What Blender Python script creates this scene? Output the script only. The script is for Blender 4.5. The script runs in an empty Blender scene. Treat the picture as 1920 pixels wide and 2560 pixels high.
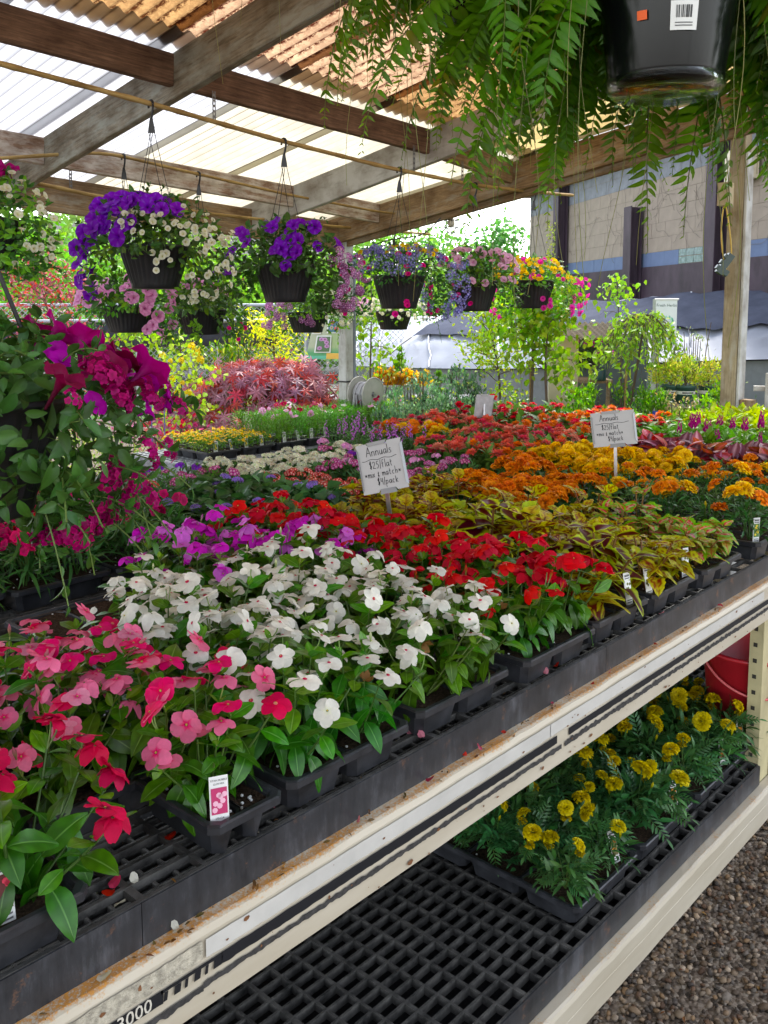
import bpy, math, random
import numpy as np
from mathutils import Vector, Matrix

random.seed(7)
rng = np.random.default_rng(7)
sc = bpy.context.scene
COL = sc.collection
R = math.radians
PI = math.pi

# ------------------------------------------------------------------ camera
CAM = np.array([0.0, 0.0, 1.6])
FPX, CXP, CYP = 2277.2, 960.0, 1015.0          # focal length / principal point in photo pixels (1920 x 2560)
PITCH = R(6.19)
AZ = R(42.38)                                   # the rack's long axis (+X) lies this far right of the view
HV = np.array([math.cos(AZ), math.sin(AZ), 0.0])
RT = np.array([math.sin(AZ), -math.cos(AZ), 0.0])
UPV = np.array([0.0, 0.0, 1.0])
FWD = HV * math.cos(PITCH) - UPV * math.sin(PITCH)
CUP = HV * math.sin(PITCH) + UPV * math.cos(PITCH)

cam = bpy.data.cameras.new('camera')
cam.sensor_fit = 'VERTICAL'
cam.sensor_height = 24.0
cam.lens = FPX / 2560 * 24.0
cam.shift_y = -(1280 - CYP) / 2560
cam.clip_start = 0.05
cam.clip_end = 400
camo = bpy.data.objects.new('camera', cam)
COL.objects.link(camo)
mw = Matrix.Identity(4)
for i in range(3):
    mw[i][0], mw[i][1], mw[i][2], mw[i][3] = RT[i], CUP[i], -FWD[i], CAM[i]
camo.matrix_world = mw
sc.camera = camo

# ------------------------------------------------------------------ sky and sun (bright overcast daylight)
SUN_EL, SUN_AZ = R(52), R(20)                   # azimuth measured from +X towards +Y
wd = bpy.data.worlds.new('World')
sc.world = wd
wd.use_nodes = True
nt = wd.node_tree
sky = nt.nodes.new('ShaderNodeTexSky')
sky.sky_type = 'NISHITA'
sky.sun_disc = False
sky.sun_elevation = SUN_EL
sky.sun_rotation = PI / 2 - SUN_AZ
sky.air_density = 1.0
sky.dust_density = 1.0
sky.ozone_density = 1.0
nt.nodes['Background'].inputs['Strength'].default_value = 0.15
bw = nt.nodes.new('ShaderNodeRGBToBW')                # thin cloud: most of the blue is washed out of the sky
nt.links.new(sky.outputs['Color'], bw.inputs['Color'])
wmix = nt.nodes.new('ShaderNodeMix'); wmix.data_type = 'RGBA'; wmix.inputs[0].default_value = .72
nt.links.new(sky.outputs['Color'], wmix.inputs[6]); nt.links.new(bw.outputs['Val'], wmix.inputs[7])
nt.links.new(wmix.outputs[2], nt.nodes['Background'].inputs['Color'])
sun = bpy.data.lights.new('sun', 'SUN')
sun.energy = 1.1
sun.angle = R(12)
sun.color = (1.0, 0.94, 0.86)
suno = bpy.data.objects.new('sun', sun)
COL.objects.link(suno)
sd = Vector((math.cos(SUN_EL) * math.cos(SUN_AZ), math.cos(SUN_EL) * math.sin(SUN_AZ), math.sin(SUN_EL)))
suno.rotation_euler = sd.to_track_quat('Z', 'Y').to_euler()
suno.location = (0, 0, 20)
vs = sc.view_settings
vs.view_transform = 'Standard'
vs.look = 'None'
vs.gamma = 1.0
vs.use_curve_mapping = False
vs.exposure = 2.5
sc.cycles.max_bounces = 8
sc.cycles.diffuse_bounces = 5
sc.cycles.transmission_bounces = 6
sc.cycles.transparent_max_bounces = 8
sc.cycles.caustics_reflective = False
sc.cycles.caustics_refractive = False


def ray(x, y):
    d = FWD * FPX + RT * (x - CXP) - CUP * (y - CYP)
    return d / np.linalg.norm(d)


def at(x, y, depth):
    """Point that the photo pixel (x, y) shows at this horizontal distance."""
    d = ray(x, y)
    return CAM + d * (depth / (d @ HV))


def on_z(x, y, z):
    d = ray(x, y)
    return CAM + d * ((z - CAM[2]) / d[2])


# ------------------------------------------------------------------ mesh building
class Geo:
    """Collects faces with a per-vertex colour and a per-face material slot."""
    def __init__(s):
        s.V, s.C, s.F, s.n = [], [], [], 0

    def add(s, V, F, C=(1, 1, 1), mi=0):
        V = np.asarray(V, float)
        F = np.asarray(F, int)
        C = np.asarray(C, float)
        if C.ndim == 1:
            C = np.tile(C[:3], (len(V), 1))
        s.V.append(V); s.C.append(C); s.F.append((F + s.n, mi)); s.n += len(V)
        return s

    def inst(s, T, Ms, cm=None, mi=0):
        """Copies of template T=(V,F,C) under (k,4,4) matrices, colour scaled by (k,3)."""
        V, F, C = T
        k, n = len(Ms), len(V)
        if k == 0:
            return s
        W = np.einsum('kij,nj->kni', Ms[:, :3, :3], V) + Ms[:, None, :3, 3]
        CC = np.tile(C, (k, 1, 1))
        if cm is not None:
            CC = CC * np.asarray(cm)[:, None, :]
        FF = (F[None] + (np.arange(k) * n)[:, None, None]).reshape(-1, F.shape[1])
        return s.add(W.reshape(-1, 3), FF, CC.reshape(-1, 3), mi)

    def box(s, lo, hi, C=(1, 1, 1), mi=0, M=None):
        x0, y0, z0 = lo; x1, y1, z1 = hi
        V = np.array([(x0, y0, z0), (x1, y0, z0), (x1, y1, z0), (x0, y1, z0), (x0, y0, z1), (x1, y0, z1), (x1, y1, z1), (x0, y1, z1)], float)
        if M is not None:
            V = V @ np.asarray(M)[:3, :3].T + np.asarray(M)[:3, 3]
        return s.add(V, [(0, 3, 2, 1), (4, 5, 6, 7), (0, 1, 5, 4), (1, 2, 6, 5), (2, 3, 7, 6), (3, 0, 4, 7)], C, mi)

    def tube(s, P, r, n=6, C=(1, 1, 1), mi=0, caps=True):
        P = np.asarray(P, float)
        r = np.broadcast_to(np.asarray(r, float), (len(P),))
        T = np.gradient(P, axis=0)
        T /= np.linalg.norm(T, axis=1)[:, None] + 1e-12
        ref = np.array([0.0, 0, 1]) if abs(T[:, 2]).mean() < .8 else np.array([1.0, 0, 0])
        A = np.cross(T, ref); A /= np.linalg.norm(A, axis=1)[:, None] + 1e-12
        B = np.cross(T, A)
        a = np.arange(n) * 2 * PI / n
        V = P[:, None] + r[:, None, None] * (np.cos(a)[None, :, None] * A[:, None] + np.sin(a)[None, :, None] * B[:, None])
        m = len(P)
        i, j = np.meshgrid(np.arange(m - 1), np.arange(n), indexing='ij')
        F = np.stack([i * n + j, i * n + (j + 1) % n, (i + 1) * n + (j + 1) % n, (i + 1) * n + j], -1).reshape(-1, 4)
        Cc = np.asarray(C, float)
        if Cc.ndim == 2:
            Cc = np.repeat(Cc, n, axis=0)
        s.add(V.reshape(-1, 3), F, Cc, mi)
        if caps:
            for k0, rev in ((0, 1), ((m - 1) * n, 0)):
                vv = V.reshape(-1, 3)[k0:k0 + n]
                c = Cc if Cc.ndim == 1 else Cc[k0:k0 + n]
                idx = list(range(n))
                if not rev: idx = idx[::-1]
                if n == 4: s.add(vv, [idx], c, mi)
                else:
                    cv = np.vstack([vv, vv.mean(0)])
                    cc = c if Cc.ndim == 1 else np.vstack([c, c.mean(0)])
                    s.add(cv, [(idx[q], idx[(q + 1) % n], n) for q in range(n)], cc, mi)
        return s

    def lathe(s, prof, n=24, C=(1, 1, 1), mi=0, rib=None, org=(0, 0, 0)):
        prof = np.asarray(prof, float); m = len(prof)
        a = np.arange(n) * 2 * PI / n
        rr = np.tile(prof[:, 0][:, None], (1, n))
        if rib is not None:
            rr = rr * rib(a, prof[:, 1][:, None])
        V = np.stack([rr * np.cos(a), rr * np.sin(a), np.tile(prof[:, 1][:, None], (1, n))], -1) + np.asarray(org)
        i, j = np.meshgrid(np.arange(m - 1), np.arange(n), indexing='ij')
        F = np.stack([i * n + j, i * n + (j + 1) % n, (i + 1) * n + (j + 1) % n, (i + 1) * n + j], -1).reshape(-1, 4)
        return s.add(V.reshape(-1, 3), F, C, mi)

    def grid(s, P, C=(1, 1, 1), mi=0):
        """P is (a,b,3)."""
        P = np.asarray(P, float); a, b = P.shape[:2]
        i, j = np.meshgrid(np.arange(a - 1), np.arange(b - 1), indexing='ij')
        F = np.stack([i * b + j, i * b + j + 1, (i + 1) * b + j + 1, (i + 1) * b + j], -1).reshape(-1, 4)
        Cc = np.asarray(C, float)
        if Cc.ndim == 3: Cc = Cc.reshape(-1, 3)
        return s.add(P.reshape(-1, 3), F, Cc, mi)

    def merge(s, g, M=None, cm=None):
        V = np.vstack(g.V); C = np.vstack(g.C)
        if M is not None:
            M = np.asarray(M); V = V @ M[:3, :3].T + M[:3, 3]
        if cm is not None: C = C * np.asarray(cm)
        off = s.n
        s.V.append(V); s.C.append(C)
        for F, mi in g.F: s.F.append((F + off, mi))
        s.n += len(V)
        return s

    def mesh(s, name, mats, smooth=False):
        me = bpy.data.meshes.new(name)
        if not isinstance(mats, (list, tuple)): mats = [mats]
        for m in mats: me.materials.append(m)
        if s.n == 0: return me
        V = np.vstack(s.V)
        C = np.vstack(s.C)
        me.vertices.add(len(V))
        me.vertices.foreach_set('co', V.astype(np.float32).ravel())
        lp = np.concatenate([F.ravel() for F, _ in s.F])
        ks = np.concatenate([np.full(len(F), F.shape[1]) for F, _ in s.F])
        mi = np.concatenate([np.full(len(F), m) for F, m in s.F])
        st = np.concatenate([[0], np.cumsum(ks)[:-1]])
        me.loops.add(len(lp)); me.loops.foreach_set('vertex_index', lp.astype(np.int32))
        me.polygons.add(len(ks))
        me.polygons.foreach_set('loop_start', st.astype(np.int32))
        me.polygons.foreach_set('loop_total', ks.astype(np.int32))
        me.polygons.foreach_set('material_index', mi.astype(np.int32))
        me.polygons.foreach_set('use_smooth', np.full(len(ks), bool(smooth)))
        at_ = me.attributes.new('Col', 'FLOAT_COLOR', 'POINT')
        at_.data.foreach_set('color', np.hstack([C, np.ones((len(C), 1))]).astype(np.float32).ravel())
        me.update(calc_edges=True)
        return me


def place(name, me, parent=None, M=None, kind=None, label=None, cat=None, group=None):
    o = bpy.data.objects.new(name, me)
    COL.objects.link(o)
    if parent is not None: o.parent = parent
    if M is not None: o.matrix_basis = M if isinstance(M, Matrix) else Matrix(np.asarray(M).tolist())
    if kind: o['kind'] = kind
    if label: o['label'] = label
    if cat: o['category'] = cat
    if group: o['group'] = group
    return o


def part(name, geo, mats, parent, smooth=False, kind=None, label=None):
    return place(name, geo.mesh(name, mats, smooth), parent, kind=kind, label=label)


def thing(name, label, cat, loc=(0, 0, 0), rz=0.0, group=None):
    o = bpy.data.objects.new(name, None)
    COL.objects.link(o)
    o.empty_display_size = .05
    o.matrix_basis = Matrix.Translation(Vector(tuple(float(v) for v in loc))) @ Matrix.Rotation(rz, 4, 'Z')
    o['label'] = label; o['category'] = cat
    if group: o['group'] = group
    return o


def mesh_thing(name, geo, mats, label, cat, loc=(0, 0, 0), group=None, smooth=False):
    o = place(name, geo.mesh(name, mats, smooth), None, Matrix.Translation(Vector(tuple(float(v) for v in loc))), None, label, cat, group)
    return o


def unit(v):
    v = np.asarray(v, float)
    return v / (np.linalg.norm(v, axis=-1, keepdims=True) + 1e-12)


def frames(pos, d, nrm, sc_=1.0):
    """(k,4,4) matrices: local +Y along d, local +Z near nrm."""
    pos = np.atleast_2d(pos); d = unit(np.atleast_2d(d)); nrm = np.atleast_2d(nrm)
    k = len(pos)
    d = np.broadcast_to(d, (k, 3)); nrm = np.broadcast_to(nrm, (k, 3))
    x = np.cross(d, nrm)
    bad = np.linalg.norm(x, axis=1) < 1e-4
    if bad.any(): x = x.copy(); x[bad] = np.cross(d[bad], np.array([.3, .9, .2]))
    x = unit(x); z = np.cross(x, d)
    s_ = np.broadcast_to(np.asarray(sc_, float), (k,))[:, None]
    M = np.zeros((k, 4, 4)); M[:, 3, 3] = 1
    M[:, :3, 0] = x * s_; M[:, :3, 1] = d * s_; M[:, :3, 2] = z * s_; M[:, :3, 3] = pos
    return M


def sph(azi, el):
    return np.stack([np.cos(el) * np.cos(azi), np.cos(el) * np.sin(azi), np.sin(el)], -1)


def jit(k, a=.18):
    """per-copy colour variation of the thing itself (hue and value)"""
    v = 1 + rng.normal(0, a, (k, 1))
    return np.clip(v + rng.normal(0, a * .35, (k, 3)), .35, 1.8)


# ------------------------------------------------------------------ materials
def new_mat(name):
    m = bpy.data.materials.new(name); m.use_nodes = True
    n = m.node_tree; n.nodes.clear()
    out = n.nodes.new('ShaderNodeOutputMaterial')
    return m, n, out


def nd(n, t, **kw):
    x = n.nodes.new(t)
    for k, v in kw.items():
        if k.startswith('_'): setattr(x, k[1:], v)
        else: x.inputs[k.replace('_', ' ')].default_value = v
    return x


def rgb(c): return (c[0], c[1], c[2], 1.0)


def noise(n, scale, detail=4.0, rough=.6, coord='Object', stretch=None):
    tc = n.nodes.new('ShaderNodeTexCoord')
    src = tc.outputs[coord]
    if stretch is not None:
        mp = n.nodes.new('ShaderNodeMapping'); mp.inputs['Scale'].default_value = stretch
        n.links.new(src, mp.inputs['Vector']); src = mp.outputs['Vector']
    t = nd(n, 'ShaderNodeTexNoise', Scale=scale, Detail=detail, Roughness=rough)
    n.links.new(src, t.inputs['Vector'])
    return t


def ramp(n, fac, stops):
    r = n.nodes.new('ShaderNodeValToRGB')
    e = r.color_ramp.elements
    while len(e) < len(stops): e.new(.5)
    for q, (p, c) in zip(e, stops): q.position = p; q.color = rgb(c)
    n.links.new(fac, r.inputs['Fac'])
    return r


def mixc(n, fac, a, b, mode='MIX'):
    m = n.nodes.new('ShaderNodeMix'); m.data_type = 'RGBA'; m.blend_type = mode
    for sock, v in ((m.inputs[0], fac), (m.inputs[6], a), (m.inputs[7], b)):
        if isinstance(v, (int, float)): sock.default_value = v
        elif isinstance(v, tuple): sock.default_value = rgb(v)
        else: n.links.new(v, sock)
    return m.outputs[2]


def plant_mat(name, rough, trans, spec=.4, tsat=(1.15, 1.2, .75), var=.25, hue=.022):
    """leaf or petal: colour from the Col attribute, fine mottling, light passes through"""
    m, n, out = new_mat(name)
    a = n.nodes.new('ShaderNodeAttribute'); a.attribute_name = 'Col'
    oi = n.nodes.new('ShaderNodeObjectInfo')
    mr = nd(n, 'ShaderNodeMapRange', To_Min=1 - var, To_Max=1 + var)
    n.links.new(oi.outputs['Random'], mr.inputs['Value'])
    ns = noise(n, 90, 3)
    mr2 = nd(n, 'ShaderNodeMapRange', To_Min=.78, To_Max=1.22)
    n.links.new(ns.outputs['Fac'], mr2.inputs['Value'])
    mm = nd(n, 'ShaderNodeMath', _operation='MULTIPLY')
    n.links.new(mr.outputs[0], mm.inputs[0]); n.links.new(mr2.outputs[0], mm.inputs[1])
    fr = nd(n, 'ShaderNodeMath', _operation='MULTIPLY'); fr.inputs[1].default_value = 7.31
    n.links.new(oi.outputs['Random'], fr.inputs[0])
    fr2 = nd(n, 'ShaderNodeMath', _operation='FRACT'); n.links.new(fr.outputs[0], fr2.inputs[0])
    mh = nd(n, 'ShaderNodeMapRange', To_Min=.5 - hue, To_Max=.5 + hue * .6); n.links.new(fr2.outputs[0], mh.inputs['Value'])
    hs = nd(n, 'ShaderNodeHueSaturation', Saturation=1.14); n.links.new(mh.outputs[0], hs.inputs['Hue']); n.links.new(a.outputs['Color'], hs.inputs['Color'])
    vm = nd(n, 'ShaderNodeVectorMath', _operation='SCALE')
    n.links.new(hs.outputs['Color'], vm.inputs[0]); n.links.new(mm.outputs[0], vm.inputs['Scale'])
    p = nd(n, 'ShaderNodeBsdfPrincipled', Roughness=rough)
    p.inputs['Specular IOR Level'].default_value = spec
    n.links.new(vm.outputs[0], p.inputs['Base Color'])
    t = n.nodes.new('ShaderNodeBsdfTranslucent')
    tm = nd(n, 'ShaderNodeVectorMath', _operation='MULTIPLY'); tm.inputs[1].default_value = tsat
    n.links.new(vm.outputs[0], tm.inputs[0]); n.links.new(tm.outputs[0], t.inputs['Color'])
    mx = nd(n, 'ShaderNodeMixShader', Fac=trans)
    n.links.new(p.outputs[0], mx.inputs[1]); n.links.new(t.outputs[0], mx.inputs[2])
    n.links.new(mx.outputs[0], out.inputs['Surface'])
    return m


def simple(name, c, rough=.5, spec=.5, metal=0.0, var=.15, nscale=8.0, bump=0.0, stretch=None, c2=None, bscale=None, coat=0.0):
    m, n, out = new_mat(name)
    p = nd(n, 'ShaderNodeBsdfPrincipled', Roughness=rough, Metallic=metal)
    p.inputs['Specular IOR Level'].default_value = spec
    p.inputs['Coat Weight'].default_value = coat
    ns = noise(n, nscale, 6, .65, 'Object', stretch)
    lo = tuple(v * (1 - var) for v in c); hi = tuple(v * (1 + var) for v in (c2 or c))
    r = ramp(n, ns.outputs['Fac'], [(.3, lo), (.7, hi)])
    n.links.new(r.outputs[0], p.inputs['Base Color'])
    if bump:
        nb = noise(n, bscale or nscale * 3, 5, .6, 'Object', stretch)
        b = nd(n, 'ShaderNodeBump', Strength=bump, Distance=.01)
        n.links.new(nb.outputs['Fac'], b.inputs['Height']); n.links.new(b.outputs[0], p.inputs['Normal'])
    n.links.new(p.outputs[0], out.inputs['Surface'])
    return m


def col_mat(name, rough=.5, spec=.4, var=.15, nscale=12.0, bump=0.0):
    """opaque material that takes its colour from Col with fine wear"""
    m, n, out = new_mat(name)
    a = n.nodes.new('ShaderNodeAttribute'); a.attribute_name = 'Col'
    p = nd(n, 'ShaderNodeBsdfPrincipled', Roughness=rough)
    p.inputs['Specular IOR Level'].default_value = spec
    ns = noise(n, nscale, 5)
    mr = nd(n, 'ShaderNodeMapRange', To_Min=1 - var, To_Max=1 + var)
    n.links.new(ns.outputs['Fac'], mr.inputs['Value'])
    vm = nd(n, 'ShaderNodeVectorMath', _operation='SCALE')
    n.links.new(a.outputs['Color'], vm.inputs[0]); n.links.new(mr.outputs[0], vm.inputs['Scale'])
    n.links.new(vm.outputs[0], p.inputs['Base Color'])
    if bump:
        b = nd(n, 'ShaderNodeBump', Strength=bump, Distance=.01)
        n.links.new(ns.outputs['Fac'], b.inputs['Height']); n.links.new(b.outputs[0], p.inputs['Normal'])
    n.links.new(p.outputs[0], out.inputs['Surface'])
    return m


LEAF = plant_mat('leaf', .42, .38)
GLOSSY = plant_mat('glossy_leaf', .36, .3, .45, (1.15, 1.2, .75), .32, .034)
PETAL = plant_mat('petal', .55, .42, .2, (1.05, 1.0, 1.0), .10, .006)
FERN = plant_mat('fern_leaf', .4, .55, .4)
BARK = simple('bark', (.12, .085, .06), .85, .2, 0, .35, 30, .5, (1, 1, .2))
BLACK = simple('black_plastic', (.013, .013, .015), .36, .5, 0, .4, 14, .05)
POTBLACK = simple('pot_plastic', (.012, .012, .014), .42, .45, 0, .35, 20, .05)
TRAYM = simple('tray_plastic', (.012, .0125, .015), .34, .5, 0, .5, 18, .05, None, (.024, .025, .029))
GRATE = simple('dusty_grating_plastic', (.016, .016, .016), .62, .3, 0, .5, 22, .25, None, (.058, .055, .050))
SOIL = simple('potting_soil', (.022, .014, .009), .95, .1, 0, .6, 160, .9, None, (.05, .032, .02), 220)
WIRE = simple('dark_wire', (.02, .02, .02), .5, .5, .3, .2, 20)
STEEL = simple('galvanised_steel', (.42, .43, .44), .42, .5, .75, .2, 30)
CARD = simple('white_card', (.72, .71, .68), .55, .3, 0, .06, 20)
INK = simple('black_ink', (.012, .012, .014), .6, .2, 0, .1, 30)
COLM = col_mat('printed_colour', .5, .35, .1)
PAINT = col_mat('weathered_paint', .65, .3, .28, 14, .25)

# ------------------------------------------------------------------ structure materials
def wood(name, dark, light, wash=None, amt=0.0, scale=7):
    m, n, out = new_mat(name)
    p = nd(n, 'ShaderNodeBsdfPrincipled', Roughness=.78); p.inputs['Specular IOR Level'].default_value = .25
    g = noise(n, scale, 8, .7, 'Object', (1.0, 16, 16))
    r = ramp(n, g.outputs['Fac'], [(.32, dark), (.5, tuple((a + b) / 2 for a, b in zip(dark, light))), (.68, light)])
    c = r.outputs[0]
    if wash is not None:
        k = noise(n, 5, 6, .7, 'Object', (1.2, 5, 5))
        kr = ramp(n, k.outputs['Fac'], [(.62 - amt * .4, (0, 0, 0)), (.74 - amt * .3, (1, 1, 1))])
        c = mixc(n, kr.outputs[0], c, wash)
    st = noise(n, 3, 4, .6, 'Object', (2, 2, 2))
    sr = ramp(n, st.outputs['Fac'], [(.3, (.55, .5, .45)), (.6, (1, 1, 1))])
    c = mixc(n, 1.0, c, sr.outputs[0], 'MULTIPLY')
    n.links.new(c, p.inputs['Base Color'])
    b = nd(n, 'ShaderNodeBump', Strength=.35, Distance=.004)
    n.links.new(g.outputs['Fac'], b.inputs['Height']); n.links.new(b.outputs[0], p.inputs['Normal'])
    n.links.new(p.outputs[0], out.inputs['Surface'])
    return m


W_BROWN = wood('brown_stained_wood', (.080, .043, .027), (.24, .14, .088))
W_GREY = wood('greyed_wood', (.14, .12, .085), (.40, .36, .28), (.36, .37, .32), .4)
W_WASH = wood('whitewashed_wood', (.21, .11, .07), (.42, .28, .19), (.60, .53, .46), .6)
W_TAN = wood('tan_treated_wood', (.16, .095, .05), (.42, .29, .16), (.34, .29, .22), .3)
W_WHITE = wood('flaking_white_wood', (.26, .25, .22), (.48, .47, .44), (.52, .52, .50), .8)
W_BENCH = wood('grey_bench_wood', (.13, .135, .145), (.33, .34, .36))
W_POST = wood('pale_weathered_post', (.25, .20, .12), (.46, .39, .26), (.40, .37, .30), .3)
BAMBOO = wood('bamboo', (.30, .18, .055), (.52, .36, .14), None, 0, 5)


def fibre(name, base, stain, amount, speck=None, valley=.35):
    """sun-bleached corrugated fibreglass: light comes through, dirt sits in the valleys"""
    m, n, out = new_mat(name)
    tc = n.nodes.new('ShaderNodeTexCoord')
    sx = n.nodes.new('ShaderNodeSeparateXYZ'); n.links.new(tc.outputs['Object'], sx.inputs[0])
    f = nd(n, 'ShaderNodeMath', _operation='MULTIPLY'); f.inputs[1].default_value = 2 * PI / .068
    n.links.new(sx.outputs['X'], f.inputs[0])
    c = nd(n, 'ShaderNodeMath', _operation='COSINE'); n.links.new(f.outputs[0], c.inputs[0])
    big = noise(n, 2.2, 5, .65, 'Object', (1, .5, 1))
    ad = nd(n, 'ShaderNodeMath', _operation='MULTIPLY_ADD'); ad.inputs[1].default_value = 1.0; ad.inputs[2].default_value = 0
    n.links.new(big.outputs['Fac'], ad.inputs[0])
    vl = ramp(n, c.outputs[0], [(.0, (0, 0, 0)), (.82, (0, 0, 0)), (.99, (1, 1, 1))])
    st = ramp(n, big.outputs['Fac'], [(.5 - amount * .35, (0, 0, 0)), (.75 - amount * .2, (1, 1, 1))])
    col = mixc(n, st.outputs[0], base, tuple((a * .45 + b * .55) for a, b in zip(base, stain)))
    vm = nd(n, 'ShaderNodeMath', _operation='MULTIPLY'); vm.inputs[1].default_value = valley
    n.links.new(vl.outputs[0], vm.inputs[0])
    col = mixc(n, vm.outputs[0], col, stain)
    if speck:
        sp = noise(n, 42, 6, .8, 'Object', (1, .55, 1))
        sr = ramp(n, sp.outputs['Fac'], [(.45, (0, 0, 0)), (.53, (1, 1, 1))])
        wv = ramp(n, c.outputs[0], [(.0, (.30, .30, .30)), (.7, (1, 1, 1))])
        sm = mixc(n, 1.0, sr.outputs[0], wv.outputs[0], 'MULTIPLY')
        col = mixc(n, sm, col, speck)
    t = n.nodes.new('ShaderNodeBsdfTranslucent'); n.links.new(col, t.inputs['Color'])
    p = nd(n, 'ShaderNodeBsdfPrincipled', Roughness=.35); n.links.new(col, p.inputs['Base Color'])
    mx = nd(n, 'ShaderNodeMixShader', Fac=.82)
    n.links.new(p.outputs[0], mx.inputs[1]); n.links.new(t.outputs[0], mx.inputs[2])
    n.links.new(mx.outputs[0], out.inputs['Surface'])
    return m


FG_CLEAR = fibre('clear_fibreglass', (.40, .405, .42), (.15, .145, .15), .25, None, .75)
FG_CREAM = fibre('yellowed_fibreglass', (.40, .37, .285), (.06, .029, .013), .3, None, 1.0)
FG_AMBER = fibre('amber_fibreglass', (.36, .21, .085), (.08, .033, .011), .6, (.040, .011, .003), .6)
FG_RUST = fibre('rust_speckled_fibreglass', (.44, .29, .175), (.08, .032, .013), .45, (.045, .009, .004), .65)
FG_YELLOW = fibre('straw_fibreglass', (.35, .27, .115), (.11, .058, .02), .4, None, .75)

# ------------------------------------------------------------------ ground
m, n, out = new_mat('gravel_bed')
p = nd(n, 'ShaderNodeBsdfPrincipled', Roughness=.9)
v = nd(n, 'ShaderNodeTexVoronoi', Scale=75.0)
tc = n.nodes.new('ShaderNodeTexCoord'); n.links.new(tc.outputs['Object'], v.inputs['Vector'])
r = ramp(n, v.outputs['Color'], [(.1, (.06, .045, .032)), (.5, (.16, .12, .085)), (.9, (.30, .25, .19))])
n.links.new(r.outputs[0], p.inputs['Base Color'])
b = nd(n, 'ShaderNodeBump', Strength=.9, Distance=.02); n.links.new(v.outputs['Distance'], b.inputs['Height'])
b.invert = True; n.links.new(b.outputs[0], p.inputs['Normal']); n.links.new(p.outputs[0], out.inputs['Surface'])
g = Geo(); g.grid([[(-60, -60, 0), (120, -60, 0)], [(-60, 120, 0), (120, 120, 0)]])
place('ground', g.mesh('ground', m), None, kind='structure')


def ico(sub):
    import bmesh
    bm = bmesh.new(); bmesh.ops.create_icosphere(bm, subdivisions=sub, radius=1)
    V = np.array([v.co[:] for v in bm.verts]); F = np.array([[v.index for v in f.verts] for f in bm.faces])
    bm.free(); return V, F


def pebbles(name, x0, x1, y0, y1, k, smin, smax):
    V, F = ico(1); V2, F2 = ico(2)
    g = Geo()
    pal = np.array([(.20, .155, .11), (.13, .105, .085), (.30, .25, .19), (.08, .07, .065), (.24, .17, .10), (.36, .32, .27), (.16, .10, .065), (.19, .18, .17)])
    for q in range(8):
        T = V * (1 + rng.normal(0, .12, (len(V), 1))) * np.array([1, rng.uniform(.6, .95), rng.uniform(.4, .65)])
        kk = k // 8
        pos = np.stack([rng.uniform(x0, x1, kk), rng.uniform(y0, y1, kk), rng.uniform(.001, .010, kk)], -1)
        azi = rng.uniform(0, 2 * PI, kk)
        M = frames(pos, sph(azi, rng.normal(0, .3, kk)), np.array([0, 0, 1.]) + rng.normal(0, .35, (kk, 3)), rng.uniform(smin, smax, kk) * np.where(rng.random(kk) < .06, 1.5, 1))
        g.inst((T, F, np.ones((len(V), 3))), M, pal[rng.integers(0, 8, kk)] * rng.uniform(.34, .82, (kk, 1)) * np.array([1.10, .95, .80]))
    return place(name, g.mesh(name, GRAVELM, True), None, kind='stuff')


GRAVELM = col_mat('pebble', .75, .35, .2, 120)
pebbles('gravel', 1.2, 4.2, -.35, 1.0, 15000, .0055, .0105)

g = Geo(); g.grid([[(-1.2, .98, .004), (5.3, .98, .004)], [(-1.2, 3.35, .004), (5.3, 3.35, .004)]])  # dark sheet added on the ground to deepen the shade beneath the gratings
place('added_shade_sheet', g.mesh('added_shade_sheet', simple('added_shade_sheet', (.012, .012, .013), .9, .15, 0, .3, 30)), None, kind='structure')

# ------------------------------------------------------------------ lean-to shelter over the benches
ZR = lambda X, Y: 2.69 - .045 * (X - 2.7) - .184 * (Y - 3.5) - np.maximum(0, X - 4.21) / .85 * .03 * np.clip(5.0 - Y, 0, 4)      # underside of the roof sheets
shel = thing('plant_shelter', 'open timber lean-to with translucent corrugated roof over the flower benches', 'shelter')


def beam(name, A, B, w, h, mat, parent, up=(0, 0, 1), label=None):
    """Box from A to B (centre line), w wide, h deep; local X runs along the grain."""
    A, B = np.asarray(A, float), np.asarray(B, float); L = np.linalg.norm(B - A)
    g = Geo()
    k = max(2, int(L / .35)); xs = np.linspace(-L / 2, L / 2, k + 1)
    e = .004
    sec = np.array([(-w / 2 + e, -h / 2), (w / 2 - e, -h / 2), (w / 2, -h / 2 + e), (w / 2, h / 2 - e), (w / 2 - e, h / 2), (-w / 2 + e, h / 2), (-w / 2, h / 2 - e), (-w / 2, -h / 2 + e)])
    P = np.zeros((k + 1, 9, 3)); P[:, :, 0] = xs[:, None]
    wob = rng.normal(0, .0012, (k + 1, 1, 2))
    P[:, :8, 1:] = sec[None] + wob; P[:, 8] = P[:, 0]
    g.grid(P)
    for q, rev in ((0, False), (k, True)):
        idx = list(range(8)); g.add(P[q, :8], [idx if not rev else idx[::-1]])
    d = (B - A) / L
    M = np.eye(4); z = np.asarray(up, float); y = unit(np.cross(z, d)); z = np.cross(d, y)
    M[:3, 0], M[:3, 1], M[:3, 2], M[:3, 3] = d, y, z, (A + B) / 2
    return place(name, g.mesh(name, mat), parent, M, label=label)


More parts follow.
